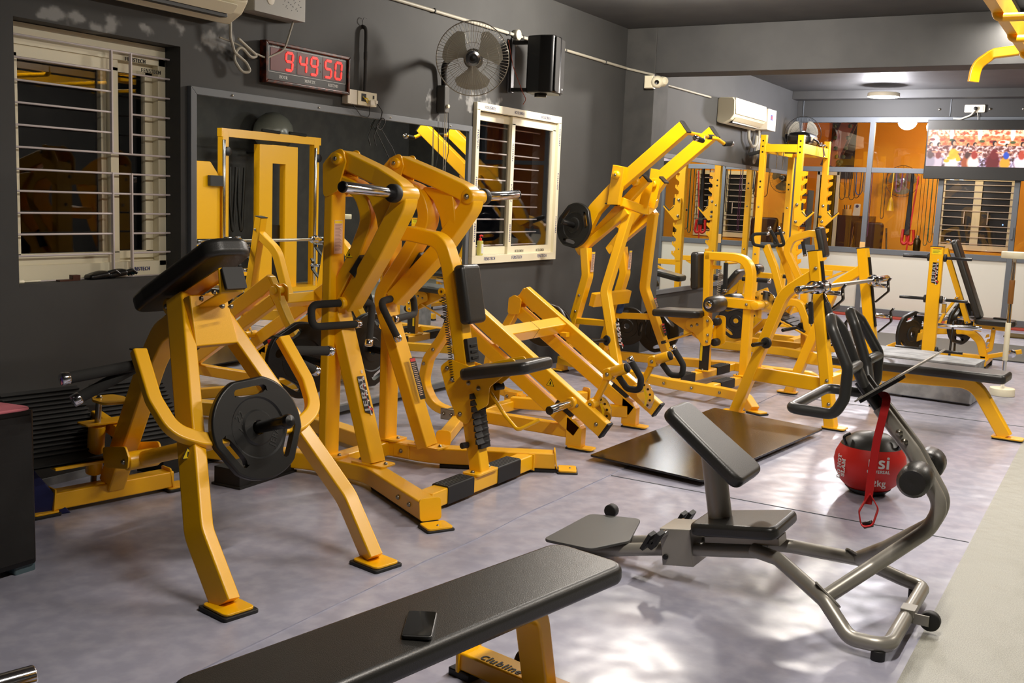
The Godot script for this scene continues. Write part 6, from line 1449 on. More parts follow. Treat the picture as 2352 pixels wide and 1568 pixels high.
# ---------------------------------------------------------------- flat press bench with its barbell
func bench_press() -> void:
	var o := Vector3(-1.70, 0, -7.8)
	var t := thing("press_bench", "yellow flat press bench with tall uprights holding the chrome barbell", "bench", o, -4.0)
	for s in [1, -1]:
		var w: float = s * 0.56
		ybar(t, "upright", [0.07, 0.015, w, -0.142, 1.215, w], 0.075, 0.095, Vector3(0, 0, 1))
		part(t, "upright_cap", mb().box(Vector3(-0.143, 1.218, w), Vector3(0.08, 0.008, 0.097), 0.002, Basis(Vector3(0, 0, 1), 0.17)), M.rubber)
		part(t, "foot_plate", mb().slab(rect2(0.16, 0.11, 0.02, 3), Vector3(0.095, 0.012, w), Vector3.RIGHT, Vector3(0, 0, -1), 0.010, 0.002), M.yellow)
		part(t, "rubber_foot", mb().slab(rect2(0.15, 0.10, 0.02, 3), Vector3(0.09, 0.0, w), Vector3.RIGHT, Vector3(0, 0, -1), 0.012, 0.002), M.rubber)
		ybar(t, "back_brace", [-0.13, 1.055, w, -0.33, 0.91, w, -0.635, 0.015, w], 0.075, 0.08, Vector3(0, 0, 1), 0.22)
		part(t, "foot_plate", mb().slab(rect2(0.16, 0.10, 0.02, 3), Vector3(-0.65, 0.012, w), Vector3.RIGHT, Vector3(0, 0, -1), 0.010, 0.002), M.yellow)
		part(t, "rubber_foot", mb().slab(rect2(0.15, 0.09, 0.02, 3), Vector3(-0.65, 0.0, w), Vector3.RIGHT, Vector3(0, 0, -1), 0.012, 0.002), M.rubber)
		ybar(t, "side_rail", [-0.53, 0.315, w, 0.01, 0.30, w], 0.10, 0.05, Vector3(0, 0, 1))
		bolts_on(t, [0.03, 0.34, w + s * 0.05, 0.055, 0.18, w + s * 0.05, -0.11, 1.10, w + s * 0.05], Vector3(0, 0, s))
		# rack strip and hooks on the lifter's side
		part(t, "hook_strip", mb().beam(Vector3(0.005, 0.62, w), Vector3(-0.088, 1.15, w), 0.014, 0.05, Vector3(0, 0, 1)), M.black)
		for h in [[0.93, -0.005], [0.70, 0.035]]:
			var hy: float = h[0]; var hx: float = h[1]
			part(t, "rack_peg", mb().cyl(Vector3(hx - 0.03, hy + 0.01, w + 0.02), Vector3(hx + 0.075, hy + 0.01, w + 0.02), 0.016, 0.003, 16), M.chrome)
			part(t, "rack_hook", mb().sweep(fil(P([hx - 0.005, hy - 0.12, w, hx + 0.085, hy - 0.03, w, hx + 0.075, hy + 0.045, w, hx + 0.095, hy + 0.075, w]), 0.02), MB.rr(0.012, 0.04, 0.003), Vector3(0, 0, 1)), M.black)
			bolt(t, Vector3(hx + 0.082, hy + 0.005, w + 0.02), Vector3(1, 0, 0), 0.9)
		part(t, "storage_peg", mb().cyl(Vector3(-0.42, 0.55, w), Vector3(-0.46, 0.545, w + s * 0.20), 0.015), M.blackpaint)
		part(t, "peg_stop", mb().cyl(Vector3(-0.42, 0.55, w + s * 0.03), Vector3(-0.425, 0.55, w + s * 0.055), 0.04, 0.006, 22), M.rubber)
	part(t, "cross_beam", mb().beam(Vector3(0.02, 0.32, -0.56), Vector3(0.02, 0.32, 0.56), 0.07, 0.09, Vector3.UP), M.yellow)
	ybar(t, "bench_beam", [-0.01, 0.325, 0, 0.86, 0.365, 0, 1.085, 0.02, 0], 0.085, 0.075, Vector3(0, 0, 1), 0.18)
	part(t, "foot_plate", mb().slab(rect2(0.20, 0.11, 0.02, 3), Vector3(1.10, 0.012, 0), Vector3.RIGHT, Vector3(0, 0, -1), 0.010, 0.002), M.yellow)
	part(t, "rubber_foot", mb().slab(rect2(0.19, 0.10, 0.02, 3), Vector3(1.10, 0.0, 0), Vector3.RIGHT, Vector3(0, 0, -1), 0.012, 0.002), M.rubber)
	seat_pad(t, Vector3(0.45, 0.385, 0), 1.24, 0.28, 0.065, Vector3(1, 0.008, 0), Vector3(0, 0, -1), "bench_pad", 0.035)
	var b := thing("barbell", "long chrome barbell racked on the yellow press bench", "barbell", Vector3(-1.72, 0.987, -7.6))
	var A := Vector3(-0.065, 0.004, 1.04); var D := Vector3(0.065, -0.006, -1.02)
	part(b, "bar", mb().cyl(A, D, 0.0145, 0.002, 16), mat(Color(0.80, 0.79, 0.76), 0.35, 0.9))
	for s in [0, 1]:
		var e := A if s == 0 else D
		var d := (D - A).normalized() * (1.0 if s == 0 else -1.0)
		part(b, "sleeve", mb().cyl(e - d * 0.01, e + d * 0.40, 0.026, 0.004, 24), M.chrome)
		part(b, "collar", mb().lathe(e + d * 0.36, d, [[0.026, 0.0], [0.042, 0.005], [0.044, 0.03], [0.034, 0.05], [0.038, 0.07], [0.03, 0.09], [0.015, 0.095]], 24), M.chrome)
		part(b, "end_ring", mb().lathe(e - d * 0.012, -d, [[0.02, 0.0], [0.012, 0.002], [0.012, -0.004], [0.0, -0.004]], 18), M.steel)
	for k in 2:
		var g := thing("collar_clip", ["black gripped collar clip hanging on the near end of the barbell", "grey flat collar clip hanging beside the near rack hook"][k], "clip", Vector3([-1.79, -1.75][k], 0.96, [-6.93, -7.08][k]))
		part(g, "coil", mb().lathe(Vector3(0, 0.03, 0), Vector3(0.05, 0, 1), [[0.034, -0.02], [0.043, -0.015], [0.043, 0.015], [0.034, 0.02]], 20), M.chrome)
		part(g, "clip_grip", mb().slab(rect2(0.032, 0.15, 0.012), Vector3([0.0, 0.05][k], -0.14, -0.01), Vector3(1, 0.1 + 0.3 * k, 0.0), Vector3(-0.1 - 0.3 * k, 1, 0), 0.02, 0.006), [M.rubber, M.handle][k])
		part(g, "clip_wire", mb().cyl(Vector3(0, -0.01, 0), Vector3([0.0, 0.035][k], -0.08, 0), 0.005), M.chrome)

# ---------------------------------------------------------------- farther machines
func seated_row() -> void:
	var t := thing("seated_row_machine", "yellow seated row machine with looped black handles in front of the power rack", "gym machine", Vector3(-3.0, 0, -10.7))
	for s in [1, -1]:
		var w: float = s
		ybar(t, "base_beam", [-0.75, 0.06, w * 0.28, 0.05, 0.06, w * 0.25, 0.50, 0.06, w * 0.45], 0.08, 0.08, Vector3.UP, 0.3)
		foot(t, Vector3(0.53, 0, w * 0.47), 0.11, 0.12)
		ybar(t, "lever_arm", [-0.215, 1.115, w * 0.22, -0.11, 0.90, w * 0.22, 0.0, 0.60, w * 0.24, -0.10, 0.36, w * 0.25], 0.07, 0.075, Vector3(0, 0, 1), 0.12)
		part(t, "pivot_boss", mb().cyl(Vector3(-0.10, 0.40, w * 0.19), Vector3(-0.10, 0.40, w * 0.31), 0.045, 0.006), M.yellow)
		grip(t, [-0.225, 1.105, w * 0.26, -0.30, 1.12, w * 0.36, -0.315, 1.225, w * 0.40, -0.20, 1.235, w * 0.28], 0.0165, true, 0.05)
		grip(t, [-0.20, 1.105, w * 0.18, -0.115, 1.12, w * 0.10, -0.20, 1.275, w * 0.16], 0.0165, true, 0.05)
		ybar(t, "diagonal", [-0.42, 0.17, w * 0.22, 0.0, 0.62, w * 0.2], 0.075, 0.06, Vector3(0, 0, 1))
		bolts_on(t, [-0.35, 0.26, w * 0.255, -0.28, 0.33, w * 0.255, -0.2, 0.40, w * 0.255], Vector3(0, 0, w))
		ybar(t, "rear_post", [-0.62, 0.08, w * 0.26, -0.52, 0.52, w * 0.26, -0.30, 0.62, w * 0.25], 0.07, 0.06, Vector3(0, 0, 1), 0.1)
		part(t, "storage_peg", mb().cyl(Vector3(0.19, 0.315, w * 0.10), Vector3(0.06, 0.285, w * 0.36), 0.018), M.blackpaint)
		part(t, "peg_stop", mb().cyl(Vector3(0.19, 0.315, w * 0.10), Vector3(0.175, 0.312, w * 0.13), 0.042, 0.006, 22), M.rubber)
	ybar(t, "chest_post", [0.24, 1.25, 0, 0.16, 1.255, 0, -0.02, 1.185, 0, -0.06, 1.06, 0, 0.06, 0.85, 0, 0.15, 0.68, 0, 0.20, 0.10, 0], 0.07, 0.075, Vector3(0, 0, 1), 0.1)
	ybar(t, "pad_post", [0.225, 1.25, 0, 0.275, 1.03, 0], 0.05, 0.06, Vector3(0, 0, 1))
	seat_pad(t, Vector3(0.262, 1.165, 0), 0.31, 0.19, 0.065, Vector3(-0.25, 0.97, 0), Vector3(0, 0, 1), "chest_pad", 0.03)
	ybar(t, "leg_arch", [-0.05, 0.45, 0.12, 0.03, 0.555, 0.12, 0.15, 0.55, 0.12, 0.235, 0.37, 0.12, 0.30, 0.10, 0.12], 0.075, 0.08, Vector3(0, 0, 1), 0.09)
	jerai(t, Vector3(0.255, 0.415, 0.12), Vector3(-0.38, 0.92, 0), Vector3(0.92, 0.38, 0), 0.2)
	for k in 6: part(t, "foot_plank", mb().box(Vector3(-0.06 + k * 0.055, 0.40 - k * 0.024, 0.0), Vector3(0.05, 0.018, 0.40), 0.004, Basis(Vector3(0, 0, 1), -0.42)), M.rubber)
	part(t, "plank_frame", mb().beam(Vector3(-0.10, 0.395, 0.2), Vector3(0.28, 0.23, 0.2), 0.02, 0.015, Vector3(0, 0, 1)), M.yellow)
	seat_pad(t, Vector3(0.35, 0.50, 0), 0.30, 0.28, 0.06, Vector3.RIGHT, Vector3(0, 0, -1))
	ybar(t, "seat_stem", [0.36, 0.06, 0, 0.36, 0.50, 0], 0.06, 0.06, Vector3(0, 0, 1))
	for x in [-0.45, 0.20]: part(t, "cross_bar", mb().beam(Vector3(x, 0.06, -0.27), Vector3(x, 0.06, 0.27), 0.07, 0.07, Vector3.UP), M.yellow)
	part(t, "handle_post", mb().cyl(Vector3(0.10, 1.17, 0.02), Vector3(0.135, 1.04, 0.03), 0.018), M.foam)
	part(t, "grip_cap", mb().cyl(Vector3(0.135, 1.04, 0.03), Vector3(0.14, 1.02, 0.031), 0.02), M.chrome)
	plate("black plate stored on the left side of the seated row machine", Vector3(-3.44, 0.33, -10.38), Vector3(0.25, 0, 1), 0.4, 1.0, "plates stored on the seated row machine")
	plate("black plate showing its hand slot under the seated row machine's diagonal bar", Vector3(-3.30, 0.36, -10.99), Vector3(0.6, 0, 0.8), 1.1, 1.0, "plates stored on the seated row machine")
func leg_machine() -> void:
	var t := thing("torso_bench", "yellow exercise bench with a slanted black pad and black handle bars behind the pulldown seat", "gym machine", Vector3(-3.8, 0, -11.6))
	seat_pad(t, Vector3(-0.10, 0.62, 0), 0.36, 0.30, 0.06, Vector3(0.6, 0.78, 0), Vector3(0, 0, -1), "slant_pad", 0.05)
	seat_pad(t, Vector3(-0.42, 0.62, 0.0), 0.34, 0.26, 0.07, Vector3(1, 0.18, 0), Vector3(0, 0, -1), "arm_pad", 0.05)
	ybar(t, "pad_beam", [-0.22, 0.42, 0, 0.10, 0.74, 0, 0.45, 0.735, 0], 0.06, 0.07, Vector3(0, 0, 1), 0.08)
	part(t, "head_roll", mb().lathe(Vector3(0.16, 0.80, -0.1), Vector3(0, 0, 1), [[0.0, 0.0], [0.05, 0.0], [0.06, 0.02], [0.06, 0.18], [0.05, 0.2], [0.0, 0.2]], 20), M.vinyl)
	grip(t, [0.05, 0.69, 0.16, 0.345, 0.69, 0.16], 0.024, true)
	grip(t, [0.42, 0.738, -0.05, 0.61, 0.74, -0.05], 0.022, true)
	grip(t, [-0.14, 0.86, 0.2, -0.13, 0.56, 0.2], 0.026, true)
	part(t, "grip_bar", mb().cyl(Vector3(-0.14, 0.86, 0.2), Vector3(-0.10, 0.86, -0.05), 0.02), M.yellow)
	ybar(t, "column", [-0.05, 0.06, 0, 0.0, 0.66, 0], 0.07, 0.08, Vector3(0, 0, 1))
	ybar(t, "base_rail", [-0.55, 0.05, 0, 0.75, 0.05, 0], 0.07, 0.08, Vector3(0, 0, 1))
	for x in [-0.5, 0.7]: part(t, "cross_bar", mb().beam(Vector3(x, 0.05, -0.35), Vector3(x, 0.05, 0.35), 0.07, 0.08, Vector3.UP), M.yellow)
	part(t, "side_plate", mb().slab(rnd2(Q([-0.12, -0.1, 0.1, -0.16, 0.16, 0.1, -0.05, 0.12]), 0.03), Vector3(0.05, 0.40, 0.06), Vector3.RIGHT, Vector3.UP, 0.012, 0.003), M.black)
	bolts_on(t, [0.0, 0.34, 0.073, 0.08, 0.42, 0.073], Vector3(0, 0, 1))

# ---------------------------------------------------------------- power rack in the far left corner
func power_rack() -> void:
	var t := thing("power_rack", "tall yellow four-post power rack with notched uprights in the far left corner", "power rack", Vector3(-3.93, 0, -13.83))
	var xs := [0.235, -0.24]; var zs := [0.63, -0.64]
	for i in 2:
		for j in 2:
			var x: float = xs[i]; var z: float = zs[j]
			part(t, "post", mb().box(Vector3(x, 1.21, z), Vector3(0.075, 2.39, 0.075), 0.006), M.yellow)
			for k in 5: part(t, "pin_hole", mb().cyl(Vector3(x, 2.33 - k * 0.07 - (0.3 if k > 2 else 0.0), z + 0.0365), Vector3(x, 2.33 - k * 0.07 - (0.3 if k > 2 else 0.0), z + 0.0385), 0.012, 0.0, 10), M.black)
			part(t, "foot_plate", mb().box(Vector3(x, 0.012, z), Vector3(0.16, 0.024, 0.16), 0.004), M.yellow)
			bolts_on(t, [x, 1.50, z + 0.038, x, 0.9, z + 0.038], Vector3(0, 0, 1))
	for j in 2:
		var z: float = zs[j]
		part(t, "top_rail", mb().box(Vector3(0, 2.24, z), Vector3(0.42, 0.10, 0.06), 0.004), M.yellow)
		part(t, "bottom_rail", mb().box(Vector3(0, 0.12, z), Vector3(0.42, 0.09, 0.06), 0.004), M.yellow)
		# saw-tooth plate along the front of each front post
		var ol := PackedVector2Array([Vector2(-0.045, 0.0), Vector2(0.03, 0.0)])
		for k in 9:
			var y := 0.04 + k * 0.125
			ol.append_array(Q([0.032, y, 0.085, y + 0.045, 0.085, y + 0.085, 0.062, y + 0.085, 0.062, y + 0.06, 0.038, y + 0.06, 0.032, y + 0.11]))
		ol.append_array(Q([0.085, 1.17, 0.085, 1.215, -0.045, 1.215]))
		for k in [-1, 1]: part(t, "notch_plate", mb().slab(ol, Vector3(0.25, 0.745, z + k * 0.041 - 0.003), Vector3.RIGHT, Vector3.UP, 0.006, 0.0), M.yellow)
		# rest cup
		part(t, "rest_cup", mb().slab(rnd2(Q([-0.03, -0.14, 0.045, -0.16, 0.22, 0.02, 0.205, 0.035, 0.13, -0.035, 0.07, 0.045, 0.06, 0.13, -0.03, 0.14]), 0.015), Vector3(0.26, 1.435, z + 0.048), Vector3.RIGHT, Vector3.UP, 0.03, 0.003), M.yellow)
		part(t, "cup_lining", mb().beam(Vector3(0.325, 1.46, z + 0.064), Vector3(0.39, 1.40, z + 0.064), 0.012, 0.034, Vector3(0, 0, 1)).beam(Vector3(0.39, 1.40, z + 0.064), Vector3(0.46, 1.465, z + 0.064), 0.012, 0.034, Vector3(0, 0, 1)).box(Vector3(0.325, 1.525, z + 0.064), Vector3(0.02, 0.09, 0.034), 0.003), M.rubber)
		for y in [1.545, 1.335]: bolt(t, Vector3(0.26, y, z + 0.08), Vector3(0, 0, 1), 1.6)
		part(t, "spotter_arm", mb().box(Vector3(0.50, 0.72, z), Vector3(0.5, 0.07, 0.05), 0.004), M.yellow)
		part(t, "spotter_brace", mb().beam(Vector3(0.28, 0.52, z), Vector3(0.62, 0.69, z), 0.035, 0.03, Vector3(0, 0, 1)), M.yellow)
		part(t, "lock_pin", mb().cyl(Vector3(0.235, 1.42 - j * 0.02, z - 0.05), Vector3(0.235, 1.42 - j * 0.02, z + 0.15 * (1 if j == 1 else -1)), 0.018), M.rubber)
	for i in 2: part(t, "top_beam", mb().box(Vector3(xs[i], 2.245, 0), Vector3(0.055, 0.12, 1.2), 0.004), M.yellow)
	for i in 2: part(t, "bottom_beam", mb().box(Vector3([0.0, -0.24][i], 0.12, 0), Vector3(0.06, 0.08, 1.2), 0.004), M.yellow)
	# pull-up grips and chains under the top
	for q in [[-0.30, 0.18], [-0.18, -0.10]]:
		part(t, "pull_up_grip", mb().cyl(Vector3(q[0], 2.235, q[1]), Vector3(q[0] + 0.15, 2.235, q[1]), 0.022), M.foam)
		part(t, "grip_cap", mb().cyl(Vector3(q[0] + 0.15, 2.235, q[1]), Vector3(q[0] + 0.175, 2.235, q[1]), 0.024), M.chrome)
	part(t, "side_grip", mb().cyl(Vector3(-0.28, 2.195, 0.63), Vector3(-0.43, 2.155, 0.63), 0.024), M.foam)
	for q in [[-0.18, 0.23, 2.28, 2.02], [-0.10, 0.23, 2.28, 1.93]]:
		var c := mb()
		for k in 7: c.tube(P([q[0], q[2] - k * 0.04, q[1] + 0.006 * (k % 2), q[0], q[2] - k * 0.04 - 0.045, q[1]]), 0.006, 6)
		part(t, "hook_chain", c, M.steel)
	var s := thing("carabiner", "steel snap hook hanging over the front beam of the power rack", "hook", Vector3(-3.655, 2.18, -13.9))
	part(s, "hook_body", mb().tube(fil(P([0, 0.15, 0.02, 0.02, 0.175, -0.02, 0.03, 0.13, -0.06, 0.04, 0.0, -0.10, 0.05, 0.01, -0.13, 0.03, 0.12, -0.08]), 0.02), 0.008, 8), M.chrome)
	s = thing("gym_bag", "black bag lying on top of the power rack", "bag", Vector3(-3.86, 2.31, -13.85))
	part(s, "bag_body", mb().slab(rnd2(Q([-0.16, -0.25, 0.16, -0.25, 0.14, 0.25, -0.14, 0.22]), 0.08), Vector3.ZERO, Vector3.RIGHT, Vector3(0, 0, -1), 0.16, 0.06, 4, 0.02), M.black)
	part(s, "strap", mb().tube(fil(P([0.12, 0.10, 0.1, 0.19, 0.06, 0.0, 0.19, 0.01, -0.1, 0.24, 0.02, -0.2]), 0.05), 0.014, 8), M.cable)

# ---------------------------------------------------------------- plate tree and adjustable bench at the right
func plate_tree() -> void:
	var t := thing("plate_tree", "yellow plate storage post with six empty black pegs, standing behind the grey step box", "plate rack", Vector3(-1.534, 0, -10.2))
	ybar(t, "post", [0.002, 0.05, 0, -0.004, 1.205, 0], 0.115, 0.075, Vector3(0, 0, 1))
	part(t, "post_cap", mb().box(Vector3(-0.004, 1.208, 0), Vector3(0.118, 0.008, 0.078), 0.002), M.rubber)
	for y in [1.108, 0.727, 0.257]:
		for s in [-1, 1]:
			part(t, "peg", mb().cyl(Vector3(s * 0.05, y, 0), Vector3(s * 0.295, y, 0), 0.0145, 0.002, 16), M.blackpaint)
			part(t, "peg_stop", mb().cyl(Vector3(s * 0.058, y, 0), Vector3(s * 0.082, y, 0), 0.036, 0.006, 22), M.rubber)
	part(t, "peg_clip", mb().cyl(Vector3(0.084, 0.727, 0), Vector3(0.11, 0.727, 0), 0.026, 0.004, 18).box(Vector3(0.10, 0.65, 0.0), Vector3(0.04, 0.09, 0.02), 0.006), M.chrome)
	part(t, "foot_bar", mb().box(Vector3(0, 0.05, 0), Vector3(0.60, 0.06, 0.07), 0.005), M.yellow)
	part(t, "foot_bar", mb().box(Vector3(0, 0.05, 0), Vector3(0.07, 0.06, 0.52), 0.005), M.yellow)
	for s in [-1, 1]:
		part(t, "rubber_foot", mb().box(Vector3(s * 0.27, 0.01, 0), Vector3(0.06, 0.02, 0.07), 0.003), M.rubber)
		part(t, "rubber_foot", mb().box(Vector3(0, 0.01, s * 0.23), Vector3(0.07, 0.02, 0.06), 0.003), M.rubber)
	jerai(t, Vector3(0.0, 0.965, 0.039), Vector3.UP, Vector3(0, 0, 1), 0.20)
	text_label(t, Vector3(0.0, 1.165, 0.0385), Vector3.RIGHT, Vector3.UP, 0.085, 0.055, 4, M.signyellow, mat(Color(0.35, 0.5, 0.1), 0.6))
	var g := thing("step_box", "long grey step box on the floor under the flat press bench pad", "box", Vector3(-1.36, 0, -9.12), -4.0)
	part(g, "box_body", mb().box(Vector3(0, 0.165, 0), Vector3(0.78, 0.30, 0.42), 0.012), M.greybox)
	part(g, "top_board", mb().box(Vector3(0, 0.325, 0.10), Vector3(0.79, 0.02, 0.20), 0.006).box(Vector3(0, 0.325, -0.11), Vector3(0.79, 0.02, 0.20), 0.006), M.greybox)
	for s in [-1, 1]: part(g, "runner", mb().box(Vector3(s * 0.25, 0.0075, 0), Vector3(0.22, 0.015, 0.40), 0.002), M.black)
	single("step_box", mb().box(Vector3(0, 0.15, 0), Vector3(0.66, 0.30, 0.4), 0.012), M.greybox, "second grey step box under the plate storage post pegs", "box", Vector3(-1.72, 0, -9.62), -4.0)
	var k := thing("plate_rack", "low black wire rack holding plates behind the plate storage post", "rack", Vector3(-1.72, 0, -11.2))
	for x in [-0.22, 0.02, 0.26]: part(k, "hoop", mb().tube(fil(P([x, 0.02, 0.18, x, 0.45, 0.10, x, 0.45, -0.10, x, 0.02, -0.18]), 0.05), 0.011, 8), M.black)
	for z in [0.18, -0.18]: part(k, "rail", mb().cyl(Vector3(-0.28, 0.03, z), Vector3(0.32, 0.03, z), 0.011), M.black)
	plate("black plate standing in the low wire rack left of the plate storage post", Vector3(-1.86, 0.28, -11.2), Vector3(0.9, 0, 0.45), 0.3, 1.28)
	plate("black plate at the right end of the low wire rack, seen through the adjustable bench", Vector3(-1.42, 0.42, -11.35), Vector3(0.9, 0, 0.45), 0.8, 1.2)
	single("dumbbell_bar", mb().cyl(Vector3(-0.34, 0.0, 0), Vector3(0.2, 0.0, 0), 0.016).cyl(Vector3(0.05, 0, 0), Vector3(0.3, 0, 0), 0.027), M.chrome, "short chrome bar lying across the top of the low wire rack", "bar", Vector3(-1.55, 0.48, -11.28), 8)
	single("dumbbell_bar", mb().cyl(Vector3(-0.25, 0.0, 0), Vector3(0.3, 0.0, 0), 0.026), M.chrome, "lower chrome bar in the low wire rack, under the first bar", "bar", Vector3(-1.50, 0.40, -11.10), 8)
func adjustable_bench() -> void:
	var t := thing("adjustable_bench", "yellow adjustable bench with its black back pad raised steeply, right of the plate storage post", "bench", Vector3(-1.36, 0, -11.3))
	var bd := Vector3(-0.30, 0.755, 0).normalized()
	seat_pad(t, Vector3(-0.065, 0.86, 0), 0.82, 0.27, 0.06, bd, Vector3(0, 0, 1), "back_pad", 0.05)
	ybar(t, "back_beam", [0.01, 0.43, 0, -0.27, 1.16, 0], 0.055, 0.06, Vector3(0, 0, 1))
	part(t, "pad_hinge", mb().cyl(Vector3(-0.245, 1.235, -0.03), Vector3(-0.245, 1.235, 0.05), 0.024), M.chrome)
	seat_pad(t, Vector3(0.26, 0.435, 0), 0.37, 0.28, 0.06, Vector3(1, 0.0, 0), Vector3(0, 0, -1), "seat_pad", 0.06)
	ybar(t, "seat_beam", [0.06, 0.425, 0, 0.37, 0.41, 0], 0.055, 0.06, Vector3(0, 0, 1))
	ybar(t, "main_leg", [-0.72, 0.10, 0, -0.28, 0.33, 0, 0.02, 0.36, 0, 0.14, 0.27, 0, 0.20, 0.06, 0], 0.075, 0.07, Vector3(0, 0, 1), 0.16)
	for k in 7: part(t, "ladder_tooth", mb().slab(Q([0, 0, 0.05, 0, 0.04, 0.035, 0.02, 0.035]), Vector3(-0.66 + k * 0.075, 0.165 + k * 0.038, -0.01), Vector3(0.89, 0.45, 0), Vector3(-0.45, 0.89, 0), 0.02, 0.003), M.yellow)
	for k in 4: part(t, "seat_tooth", mb().slab(Q([0, 0, 0.04, 0.0, 0.045, 0.03, 0.02, 0.03]), Vector3(0.18 + k * 0.012, 0.30 - k * 0.045, -0.01), Vector3(0.9, 0.3, 0), Vector3(-0.3, 0.9, 0), 0.02, 0.003), M.yellow)
	ybar(t, "back_strut", [-0.10, 0.70, 0.05, -0.22, 0.50, 0.05, -0.27, 0.36, 0.05], 0.03, 0.02, Vector3(0, 0, 1), 0.05)
	ybar(t, "seat_strut", [0.25, 0.40, 0, 0.24, 0.19, 0, 0.20, 0.17, 0], 0.04, 0.05, Vector3(0, 0, 1), 0.03)
	ybar(t, "base_rail", [-0.75, 0.10, 0, 0.20, 0.10, 0], 0.05, 0.07, Vector3(0, 0, 1))
	for x in [-0.74, 0.20]: part(t, "foot_bar", mb().beam(Vector3(x, 0.075, -0.28), Vector3(x, 0.075, 0.28), 0.08, 0.05, Vector3.UP), M.yellow)
	for x in [-0.74, 0.20]:
		for s in [-1, 1]: part(t, "rubber_foot", mb().box(Vector3(x, 0.025, s * 0.26), Vector3(0.08, 0.05, 0.06), 0.004), M.rubber)
	ybar(t, "tow_handle", [0.20, 0.11, 0, 0.52, 0.20, 0], 0.045, 0.05, Vector3(0, 0, 1))
	part(t, "wheel", mb().cyl(Vector3(0.44, 0.175, 0.03), Vector3(0.44, 0.175, 0.06), 0.04, 0.006), M.chrome)
	bolts_on(t, [0.0, 0.44, 0.032, 0.08, 0.43, 0.032, 0.25, 0.40, 0.03, -0.11, 0.68, 0.065], Vector3(0, 0, 1))
	single("phone", mb().slab(rect2(0.14, 0.07, 0.01), Vector3.ZERO, Vector3.RIGHT, Vector3(0, 0, -1), 0.012, 0.003), M.black, "black phone lying on the adjustable bench seat", "phone", Vector3(-1.05, 0.502, -11.28), -8)

